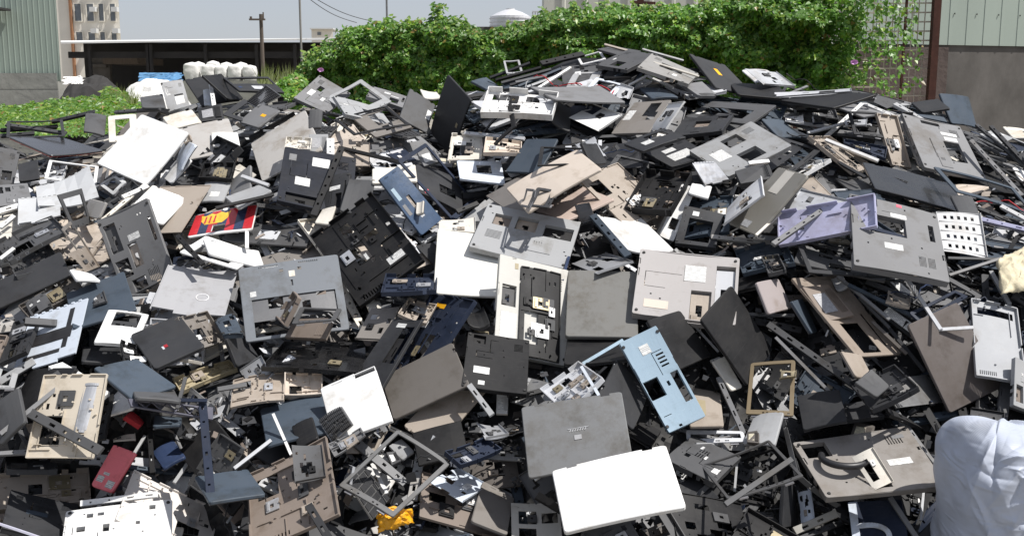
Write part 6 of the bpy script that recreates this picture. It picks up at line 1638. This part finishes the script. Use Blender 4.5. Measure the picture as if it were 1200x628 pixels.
def mound(name, u0, u1, vtop, Y, mat, seed, amp, label, cat, depth=2.0, rough=3.0):
    m = MB(); n1, n2 = 46, 18; xa, xb = xat(u0, Y), xat(u1, Y); hz = zat(vtop, Y)
    for j in range(n2 + 1):
        for i in range(n1 + 1):
            s, t = i / n1, j / n2
            e = (math.sin(math.pi * s) ** .12) * (math.sin(math.pi * (.1 + .86 * t)) ** .22)
            x = xa + (xb - xa) * s; y = Y + (t - .3) * depth
            q = noise.noise((x * rough + seed, y * rough, 0)) + .5 * abs(noise.noise((x * rough * 2.5, y * rough * 2.5, seed)))
            z = max(0, hz * e * (1 + amp * q)) if e > .02 else 0
            m.v.append((x, y + noise.noise((x * 4, t * 9, seed)) * .12, z))
    for j in range(n2):
        for i in range(n1):
            a = j * (n1 + 1) + i; m.f.append((a, a + 1, a + n1 + 2, a + n1 + 1))
    return tag(obj(name, m, mat), label, cat)
mound('white_plastic_heap', 138, 214, 93, 22.0, M_SACK, 3, .055, 'crumpled white plastic sheets heaped before the blue tarpaulin', 'plastic heap', 1.6, 3.5)
mound('soil_pile', 70, 134, 91, 23.5, M_DARK, 5, .08, 'dark soil pile behind the green creeper', 'soil pile', 2.0, 3)
def sheet_patch(name, u0, u1, v0, v1, Y, mat, seed, label, cat):
    m = MB(); n = 20
    for j in range(n + 1):
        for i in range(n + 1):
            a_, b2 = i / n, j / n; p = Vector(at(u0 + (u1 - u0) * a_, v1 + (v0 - v1) * b2, Y + .5 * b2)); q = noise.noise((a_ * 5 + seed, b2 * 5, 0)); q2 = noise.noise((a_ * 12, b2 * 12, seed))
            e = (math.sin(math.pi * a_) * math.sin(math.pi * b2)) ** .3 * .9 + .1
            m.v.append((p.x + q2 * .05, p.y + q * .2, p.z * (1 if j else 1) + (q * .07 + q2 * .03) * e))
    for j in range(n):
        for i in range(n): a_ = j * (n + 1) + i; m.f.append((a_, a_ + 1, a_ + n + 2, a_ + n + 1))
    o = tag(obj(name, m, mat), label, cat); sm = o.modifiers.new('thickness', 'SOLIDIFY'); sm.thickness = .004
sheet_patch('plastic_sheet', 75, 97, 90, 98.5, 22.0, M_SACK, 15, 'small torn white sheet lying on the soil before the green shed', 'plastic sheet')

sheet_patch('blue_tarpaulin', 163, 213, 85.5, 95, 22.6, M_BLUE, 9, 'blue tarpaulin spread over the back of the white plastic heap', 'tarpaulin')
# ---- leaves
def leaf_mat(name, base, tr=.35):
    m = bpy.data.materials.new(name); m.use_nodes = True; nt = m.node_tree
    b = nt.nodes['Principled BSDF']; out = nt.nodes['Material Output']
    at_ = nd(nt, 'ShaderNodeAttribute', attribute_name='tone')
    nt.links.new(at_.outputs['Color'], b.inputs['Base Color']); b.inputs['Roughness'].default_value = .42
    t = nt.nodes.new('ShaderNodeBsdfTranslucent'); c = mixc(nt, 1.0, at_.outputs['Color'], (1.5, 1.8, .7, 1), 'MULTIPLY'); nt.links.new(c, t.inputs[0])
    mx = nt.nodes.new('ShaderNodeMixShader'); mx.inputs[0].default_value = tr
    nt.links.new(b.outputs[0], mx.inputs[1]); nt.links.new(t.outputs[0], mx.inputs[2]); nt.links.new(mx.outputs[0], out.inputs[0])
    return m
M_LEAF = leaf_mat('vine_leaf', None)
class Leaves:
    def __init__(s): s.v = []; s.f = []; s.c = []
    def add(s, p, n, L, col, g):
        n = Vector(n).normalized(); t = Vector((g.gauss(0, .8), g.gauss(0, .5), -1 + g.gauss(0, .5)))
        t = t - n * t.dot(n)
        if t.length < .05: return
        t.normalize(); sd = t.cross(n); p = Vector(p); W = L * .46; b = len(s.v); cup = L * .13
        for q in (p, p + sd * W + t * L * .12 + n * cup, p + sd * W * .8 + t * L * .5 + n * cup * .8, p + t * L, p - sd * W * .8 + t * L * .5 + n * cup * .8, p - sd * W + t * L * .12 + n * cup, p + t * L * .45): s.v.append(tuple(q))
        s.f += [(b, b + 1, b + 2, b + 6), (b + 6, b + 2, b + 3), (b + 6, b + 3, b + 4), (b, b + 6, b + 4, b + 5)]
        s.c += [col] * 4
    def build(s, name, parent=None, mat=None):
        me = bpy.data.meshes.new(name); me.from_pydata(s.v, [], s.f); me.update(); a = me.attributes.new('tone', 'FLOAT_COLOR', 'FACE')
        a.data.foreach_set('color', [q for c in s.c for q in (*c, 1)]); me.materials.append(mat or M_LEAF); return link(name, me, parent)
def green(g, k=1.0, yel=.18):
    r_ = g.random(); v = g.uniform(.65, 1.3) * k
    if r_ < yel: return (.17 * v, .25 * v, .04 * v)
    if r_ < .97: return (.082 * v, .168 * v, .028 * v)
    return (.20 * v, .14 * v, .04 * v)

TOPX = [338, 345, 356, 370, 385, 400, 430, 470, 505, 520, 545, 562, 590, 615, 640, 655, 700, 760, 805, 840, 870, 905, 960, 1010, 1040, 1065]
TOPY = [104, 90, 72, 62, 50, 38, 29, 27, 23, 20, 27, 34, 33, 26, 17, 12, 10, 9, 8, 2, -4, -14, -26, -34, -38, -38]
def hedge_Y(u): return interp(u, [340, 600, 900, 1080], [12.6, 11.4, 10.2, 9.9])
def hedge():
    g = random.Random(9); lv = Leaves(); r = root('vine_hedge', (xat(700, 10.8), 10.8, 0), 'dense morning glory vines smothering the fence behind the heap', 'hedge')
    n = 0
    while n < 150000:
        n += 1
        u = g.uniform(336, 1080); top = interp(u, TOPX, TOPY) + noise.noise((u * .045, 2, 0)) * 7 + noise.noise((u * .17, 5, 0)) * 5
        v = top + (138 - top) * g.random() ** 1.0
        if v > 118 and g.random() < .75: continue
        # thin out over the mesh
        if u > 955:
            keep = 1 - (u - 955) / 55 * .88 if u < 1010 else max(.025, .12 - (u - 1010) / 70 * .09)
            if u > 1000 and v > 62: keep *= .5
            if g.random() > keep * (.35 + 2.2 * max(0, .35 + noise.noise((u * .07, v * .055, 7)))): continue
        Y = hedge_Y(u)
        lump = noise.noise((u * .02, v * .028, 1)) * .26 + noise.noise((u * .06, v * .07, 4)) * .16
        rel = max(0, min(1, (v - top) / 14))
        dep = g.random() ** 1.7 * .55
        y = Y - .35 * rel ** .5 - lump * rel + dep
        p = at(u, v, y)
        if noise.noise((u * .11, v * .12, 11)) > .36 and dep < .12: continue
        nn = (g.gauss(0, .55), -0.75 + g.gauss(0, .5), .75 + g.gauss(0, .45))
        big = noise.noise((u * .015, v * .02, 21))
        lv.add(p, nn, g.choice([.022, .03, .038, .046, .056]) * g.uniform(.85, 1.1), green(g, 1.3 + .35 * big), g)
    # sprigs above the top line
    for k in range(70):
        u = g.uniform(345, 900); top = interp(u, TOPX, TOPY); hgt = g.uniform(3, 13)
        if k < 4: u = 512 + g.uniform(-2, 2); top = 22; hgt = 20
        for q in range(int(hgt * 1.3)):
            v = top - hgt * g.random() + 3; p = at(u + g.gauss(0, 1.8 + (1.5 if k < 4 else 0)) + (top - v) * .15 * math.sin(k), v, hedge_Y(u) + g.uniform(-.1, .2))
            lv.add(p, (g.gauss(0, .6), -.5, .8), g.uniform(.035, .07), green(g, 1.15, .4), g)
    lv.build('foliage', r)
    # woody stems
    m = MB()
    for k in range(60):
        u = g.uniform(345, 990); Y = hedge_Y(u) + .15; pts = []
        x = xat(u, Y); top = interp(u, TOPX, TOPY); zt = zat(top + 6, Y)
        for i in range(8): pts.append((x + noise.noise((k, i * .7, 0)) * .25, Y + noise.noise((k, i * .7, 5)) * .15, zt * i / 7))
        m.tube(pts, .010, 5, .004)
    s_ = obj('stems', m, surf('vine_stem', (.10, .075, .045), .9)); s_['kind'] = 'stuff'; put(s_, r)
    # dark wire fence the vines grow on
    m = MB(); 
    for i in range(53):
        u = 345 + i * 12; Y = hedge_Y(u) + .5; m.bar((xat(u, Y), Y, 0), (xat(u, Y), Y, zat(interp(u, TOPX, TOPY) + 14, Y)), .03, .03)
    put(obj('fence_pickets', m, M_RUST), r)
    return r
hr = hedge()
for c in hr.children:
    if c.name.startswith('foliage'): c.matrix_parent_inverse = Matrix.Translation(-Vector(hr.location))

def creeper(name, u0, u1, topx, topy, bot, Y0, Y1, n, label, cat, seed, size=(.05, .09), kind=None, k=1.15):
    g = random.Random(seed); lv = Leaves(); 
    for _ in range(n):
        u = g.uniform(u0, u1); top = interp(u, topx, topy) + noise.noise((u * .12, seed, 0)) * 4; v = top + (bot - top) * g.random() ** .85
        f = (v - top) / max(1, bot - top); Y = Y1 + (Y0 - Y1) * f + noise.noise((u * .07, v * .1, seed)) * .6 + g.uniform(0, .3)
        if noise.noise((u * .16, v * .2, seed + 3)) > .25: continue
        lv.add(at(u, v, Y), (g.gauss(0, .6), -.4 + g.gauss(0, .5), 1), g.uniform(*size) * Y / 14, green(g, k, .3), g)
    o = lv.build(name); return tag(o, label, cat, kind=kind)
creeper('green_creeper', -60, 172, [-60, 0, 30, 60, 90, 118, 126, 140, 150, 162, 172], [126, 124, 123, 118, 114, 111, 100, 106, 113, 120, 130], 158, 9.0, 16.0, 20000,
        'bright green creeper covering the ground between the heap and the green shed', 'creeper', 31, kind='stuff', size=(.03, .075), k=1.12)
creeper('leafy_bush', 326, 360, [326, 335, 345, 360], [100, 90, 86, 94], 112, 8.0, 9.0, 900, 'small leafy bush at the foot of the thin grey pole', 'bush', 33, size=(.05, .08), k=1.3)
def grass_tuft(u0, u1, vt, vb, Y, n, seed, label):
    g = random.Random(seed); lv = Leaves()
    for _ in range(n):
        u = g.uniform(u0, u1); v = g.uniform(vt + 6, vb); p = Vector(at(u, vb + 4, Y + g.uniform(-.4, .4))); tip = Vector(at(u + g.gauss(0, 5), v - g.uniform(0, 8), Y)); sd = Vector((.006, 0, 0)); b = len(lv.v)
        lv.v += [tuple(p - sd), tuple(p + sd), tuple(tip)]; lv.f.append((b, b + 1, b + 2)); lv.c.append((.15, .17, .07))
    tag(lv.build('tall_grass'), label, 'grass', kind='stuff')
grass_tuft(304, 356, 72, 96, 13.5, 260, 3, 'tall thin grass between the two poles')
grass_tuft(125, 160, 96, 118, 15.0, 120, 4, 'tall thin grass in the creeper beside the white plastic heap')
# flowers
for k, (u, v, Y, lab) in enumerate(((1001, 73, 9.6, 'pink morning glory flower hanging near the steel mesh'), (376, 82, 11.6, 'pale lilac morning glory flower at the low end of the hedge'))):
    m = MB(); P = at(u, v, Y); n = 10; b = 0
    m.v.append((0, .03, 0)); 
    for i in range(n): a = 2 * math.pi * i / n; m.v.append((.034 * math.cos(a), -.012 * (i % 2), .022 * math.sin(a)))
    for i in range(n): m.f.append((0, 1 + i, 1 + (i + 1) % n))
    o = tag(obj('flower', m, surf('petal', (.75, .42, .72), .5, .1)), lab, 'flower', 'flowers on the hedge'); o.location = tuple(P)

# ---- big white bag, lower right
def big_bag():
    g = random.Random(12); c0 = Vector(tuple(at(1192, 606, 2.62))); m = MB(); nu, nv = 380, 230; RX, RY, RZ = .180, .19, .245
    # sharp folds: line segments on the skin (x across, z up), each a narrow ridge or valley
    folds = []
    for _ in range(150):
        x0, z0 = g.uniform(-.24, .2), g.uniform(-.26, .24); a = g.gauss(-.35, .38) if g.random() < .75 else g.gauss(1.2, .5); L = g.uniform(.06, .24)
        folds.append((x0, z0, math.cos(a), math.sin(a), L, g.uniform(.005, .014), g.choice([-1, 1, 1]) * g.uniform(.0045, .012), g.uniform(-.6, .6)))
    F = np.array(folds)
    for j in range(nv + 1):
        ph = math.pi * j / nv; z = math.cos(ph); s_ = math.sin(ph)
        for i in range(nu):
            a = 2 * math.pi * i / nu; c, q = math.cos(a), math.sin(a)
            sx = math.copysign(abs(c) ** .5, c); sy = math.copysign(abs(q) ** .5, q); sz = math.copysign(abs(z) ** .5, z); rr = s_ ** .5 if s_ > 0 else 0
            p = Vector((RX * sx * rr, RY * sy * rr, RZ * sz)); d = p.normalized() if p.length > 1e-6 else Vector((0, 0, 1))
            X = p.x + .5 * (p.y + RY) * (1 if p.x > 0 else -1); Z = p.z + .3 * max(0, p.y + RY * .5)
            dx, dz = X - F[:, 0], Z - F[:, 1]; t = dx * F[:, 2] + dz * F[:, 3]; n_ = -dx * F[:, 3] + dz * F[:, 2] + F[:, 7] * t * (F[:, 4] - t) * 2
            f = np.clip(t / F[:, 4], 0, 1); w_ = np.where((t > 0) & (t < F[:, 4]), np.sin(np.pi * f) ** .7, 0) * np.exp(-np.abs(n_) / F[:, 5]) * F[:, 6]
            r_ = float(w_.sum()) + noise.noise((p.x * 4.5, p.y * 4.5, p.z * 4.5 + 9)) * .045 + noise.noise((p.x * 13, p.y * 13, p.z * 18)) * .008
            m.v.append(tuple(c0 + p + d * r_))
    for j in range(nv):
        for i in range(nu):
            k = (i + 1) % nu; m.f.append((j * nu + i, (j + 1) * nu + i, (j + 1) * nu + k, j * nu + k))
    mat, nt, b = new_mat('woven_bag'); tc = nt.nodes.new('ShaderNodeTexCoord')
    n = nd(nt, 'ShaderNodeTexNoise', i_Scale=7.0, i_Detail=6.0); nt.links.new(tc.outputs['Object'], n.inputs['Vector'])
    c = mixc(nt, ramp(nt, n.outputs[0], .4, .75), (.43, .47, .56, 1), (.33, .35, .39, 1)); nt.links.new(c, b.inputs['Base Color']); b.inputs['Roughness'].default_value = .5
    mp = nd(nt, 'ShaderNodeMapping'); mp.inputs['Rotation'].default_value = (0, .5, 0); mp.inputs['Scale'].default_value = (5, 5, 17); nt.links.new(tc.outputs['Object'], mp.inputs[0])
    n2 = nd(nt, 'ShaderNodeTexNoise', i_Scale=1.6, i_Detail=5.0, i_Roughness=.6, i_Distortion=1.2); n2.noise_type = 'RIDGED_MULTIFRACTAL'; nt.links.new(mp.outputs[0], n2.inputs['Vector'])
    bp = nd(nt, 'ShaderNodeBump', i_Strength=.55, i_Distance=.012); nt.links.new(n2.outputs[0], bp.inputs['Height'])
    w = nd(nt, 'ShaderNodeTexWave', i_Scale=130.0, i_Distortion=.6); w.bands_direction = 'Z'; nt.links.new(tc.outputs['Object'], w.inputs['Vector'])
    bp2 = nd(nt, 'ShaderNodeBump', i_Strength=.25, i_Distance=.001); nt.links.new(w.outputs['Fac'], bp2.inputs['Height']); nt.links.new(bp.outputs[0], bp2.inputs['Normal']); nt.links.new(bp2.outputs[0], b.inputs['Normal'])
    tag(obj('woven_bag', m, mat, smooth=True), 'large creased white woven bag standing in the lower corner of the heap', 'bag')
big_bag()

def crumple(name, t, quad, mat, label, cat, amp=.02, lift=0, seed=1, off=.02):
    P = [fill_hit(*px(t, q)) for q in quad]
    P = [CAM + (p - CAM) * (1 - lift / float((p - CAM) @ FWD)) for p in P]; m = MB(); n = 26; nn = heap_n(P[0][0], P[0][1])
    for j in range(n + 1):
        for i in range(n + 1):
            s, q = i / n, j / n
            p = (P[0] * (1 - s) + P[1] * s) * (1 - q) + (P[3] * (1 - s) + P[2] * s) * q
            r1 = noise.noise((s * 3 + seed, q * 3, 0)); r2 = abs(noise.noise((s * 7, q * 7 + seed, 2)))
            e = math.sin(math.pi * s) ** .5 * math.sin(math.pi * q) ** .5
            p = p + nn * (off + e * .03 + amp * (r1 + 1.2 * r2)); p = p + np.array([noise.noise((s * 5, q * 5, seed)), noise.noise((q * 5, s * 5, seed + 2)), 0]) * amp
            m.v.append(tuple(p))
    for j in range(n):
        for i in range(n): a = j * (n + 1) + i; m.f.append((a, a + n + 1, a + n + 2, a + 1))
    o = tag(obj(name, m, mat, smooth=True), label, cat)
    sm = o.modifiers.new('thickness', 'SOLIDIFY'); sm.thickness = .002
    return o
crumple('yellow_bag', 'D2', [(500, 530), (650, 535), (650, 585), (505, 625)], surf('yellow_film', (.80, .38, .01), .35, .3, 20, .006), 'crumpled yellow plastic bag beneath the diamond shaped bezel', 'plastic bag', .012, lift=.075, seed=4, off=.01)
crumple('cream_cloth', 'C4', [(1040, 60), (1200, -20), (1250, 200), (1060, 210)], surf('cream_cloth', (.62, .55, .38), .7, .3, 16, .004), 'crumpled cream sacking beside the upright pale panel', 'cloth', .013, seed=8, off=.03)
# hose ring on the tilted base
def hose():
    s = next(s for s in _solved if s['short'] == 'the tilted label base'); O = s['P'] + CAM; pts = []
    for k in range(19):
        a = R(150 + 200 * k / 18); p = O + s['x'] * (-.07 + .062 * math.cos(a)) + s['y'] * (.01 + .055 * math.sin(a)) + s['n'] * (.016 + .02 * math.sin(math.pi * k / 18)); pts.append(tuple(p))
    m = MB(); m.tube(pts, .010, 10); tag(obj('rubber_hose', m, surf('black_rubber', (.02, .02, .022), .45), smooth=True), 'curved black rubber hose resting on the tilted label base', 'hose')
hose()
# ------------------------------------------------------------------ light, sky, camera
SUN_EL, SUN_AZ = R(60), R(106)     # azimuth measured clockwise from +Y
sd = Vector((math.sin(SUN_AZ) * math.cos(SUN_EL), math.cos(SUN_AZ) * math.cos(SUN_EL), math.sin(SUN_EL)))
L = bpy.data.lights.new('sun', 'SUN'); L.energy = 4.6; L.angle = R(.55); L.color = (1.0, .965, .92)
lo = bpy.data.objects.new('sun', L); COL.objects.link(lo); lo.rotation_euler = sd.to_track_quat('Z', 'Y').to_euler(); lo.location = sd * 50
w = bpy.data.worlds.new('World'); SC.world = w; w.use_nodes = True; nt = w.node_tree
bg = nt.nodes['Background']; sk = nt.nodes.new('ShaderNodeTexSky'); sk.sky_type = 'NISHITA'; sk.sun_disc = False
sk.sun_elevation = SUN_EL; sk.sun_rotation = SUN_AZ; sk.air_density = 1.0; sk.dust_density = 1.2; sk.ozone_density = 1.5; sk.altitude = 0
hz = mixc(nt, .72, sk.outputs[0], (4.0, 4.15, 4.7, 1)); nt.links.new(hz, bg.inputs[0]); bg.inputs[1].default_value = .10

cd = bpy.data.cameras.new('camera'); cam = bpy.data.objects.new('camera', cd); COL.objects.link(cam)
cd.sensor_width = 36; cd.lens = FPX / W0 * 36; cd.clip_end = 4000; cd.clip_start = .05
cam.location = (0, 0, EYE); cam.rotation_euler = (R(90) - PITCH, 0, 0); SC.camera = cam
vs = SC.view_settings; vs.view_transform = 'Standard'; vs.look = 'None'; vs.gamma = 1; vs.exposure = .38; vs.use_curve_mapping = False
SC.cycles.max_bounces = 6; SC.cycles.use_denoising = True

# ------------------------------------------------------------------ what is seen: drop buried fillers, name the rest by their neighbours
from mathutils.bvhtree import BVHTree
bpy.context.view_layer.update()
VV, TT, owner = [], [], []; base = 0
tops = {}
for ob in SC.objects:
    if ob.type != 'MESH': continue
    top = ob
    while top.parent: top = top.parent
    me = ob.data; me.calc_loop_triangles(); nv, ntr = len(me.vertices), len(me.loop_triangles)
    if ntr == 0: continue
    co = np.empty(nv * 3, np.float32); me.vertices.foreach_get('co', co); co = co.reshape(-1, 3)
    Mw = np.array(ob.matrix_world); co = co @ Mw[:3, :3].T + Mw[:3, 3]
    tr = np.empty(ntr * 3, np.int32); me.loop_triangles.foreach_get('vertices', tr)
    VV.append(co); TT.append(tr.reshape(-1, 3) + base); owner.append(np.full(ntr, len(tops))); tops[len(tops)] = top.name; base += nv
owner = np.concatenate(owner)
bvh = BVHTree.FromPolygons(np.concatenate(VV).tolist(), np.concatenate(TT).tolist(), all_triangles=True)
del VV, TT
hits = {}
GX, GY = 480, 251
eye_ = Vector(CAM)
for j in range(GY):
    for i in range(GX):
        px_, py_ = (i + .5) * 2.5, (j + .5) * 2.5
        if py_ < 50: continue
        loc, nn, fi, dist = bvh.ray_cast(eye_, Vector(ray(px_, py_)).normalized())
        if fi is None: continue
        h = hits.setdefault(tops[int(owner[fi])], [0, 0, 0]); h[0] += 1; h[1] += px_; h[2] += py_
lm = []
for s in _solved:
    h = hits.get(s['obj'].name)
    if not h or h[0] < 2: print('UNSEEN', s['label'], h)
    if s['short'] and h and h[0] > 40: lm.append((h[1] / h[0], h[2] / h[0], s['short']))
used = set(s['label'] for s in _solved)
removed = 0
sizes = {}
def drop(r):
    for ch in list(r.children): bpy.data.objects.remove(ch)
    bpy.data.objects.remove(r)
cand = []
for f in FILL:
    r = f['obj']; h = hits.get(r.name)
    cx, cy, cz = project(f['O']); inframe = -5 < cx < 1205 and -5 < cy < 633
    if not h or h[0] < 3:
        if inframe and not h or (h and h[0] < 3): 
            f['gone'] = True; removed += 1; continue
        h = (1, cx, cy); f['out'] = True
    cand.append((f, h[1] / h[0], h[2] / h[0], h[0]))
made_first = {}
labelled = 0
seen_kind = {}; spare = []
for f, x, y, n in sorted(cand, key=lambda c: -c[3]):
    if f['p']['kind'] == 'strip' and seen_kind.get('strip', 0) >= 215: spare.append(f); continue
    near = sorted(lm, key=lambda q: (q[0] - x) ** 2 + (q[1] - y) ** 2)[:6]
    lab = None; col = WORD[f['c']]; ph = f['p']['phrase']
    for k, (lx, ly, sh) in enumerate(near):
        dx, dy = x - lx, y - ly
        if abs(dx) > abs(dy) * 2.2: rel = 'right of' if dx > 0 else 'left of'
        elif abs(dy) > abs(dx) * 2.2: rel = 'below' if dy > 0 else 'above'
        else: rel = ('below and ' if dy > 0 else 'above and ') + ('right of' if dx > 0 else 'left of')
        for t in (f'{col} {ph} {rel} {sh}', f'partly buried {col} {ph} {rel} {sh}' if n < 40 else f'clearly seen {col} {ph} {rel} {sh}'):
            if t not in used and len(t.split()) <= 16: lab = t; break
        if lab: break
    if lab is None: f['gone'] = True; removed += 1; continue
    used.add(lab); tag(f['obj'], lab, CATS[f['p']['kind']], GROUPS[f['p']['kind']]); labelled += 1
    seen_kind[f['p']['kind']] = seen_kind.get(f['p']['kind'], 0) + 1
if spare:
    V, F, T = [], [], []
    for f in spare:
        me = f['obj'].data; Mw = f['obj'].matrix_world; b0 = len(V)
        V += [tuple(Mw @ v.co) for v in me.vertices]; F += [tuple(i + b0 for i in p_.vertices) for p_ in me.polygons]; T += [*PAL[f['c']], 1] * len(me.polygons); f['gone'] = True
    me = bpy.data.meshes.new('small_trim_bars'); me.from_pydata(V, [], F); me.update(); a_ = me.attributes.new('tone', 'FLOAT_COLOR', 'FACE'); a_.data.foreach_set('color', T)
    me.materials.append(bpy.data.materials['mixed_fragments'])
    tag(link('small_trim_bars', me), 'many thin trim bars barely showing between the laptop shells', 'trim bars', kind='stuff')
for f in FILL:
    if f.get('gone'): drop(f['obj'])
print('labelled', labelled, 'removed', removed, seen_kind)
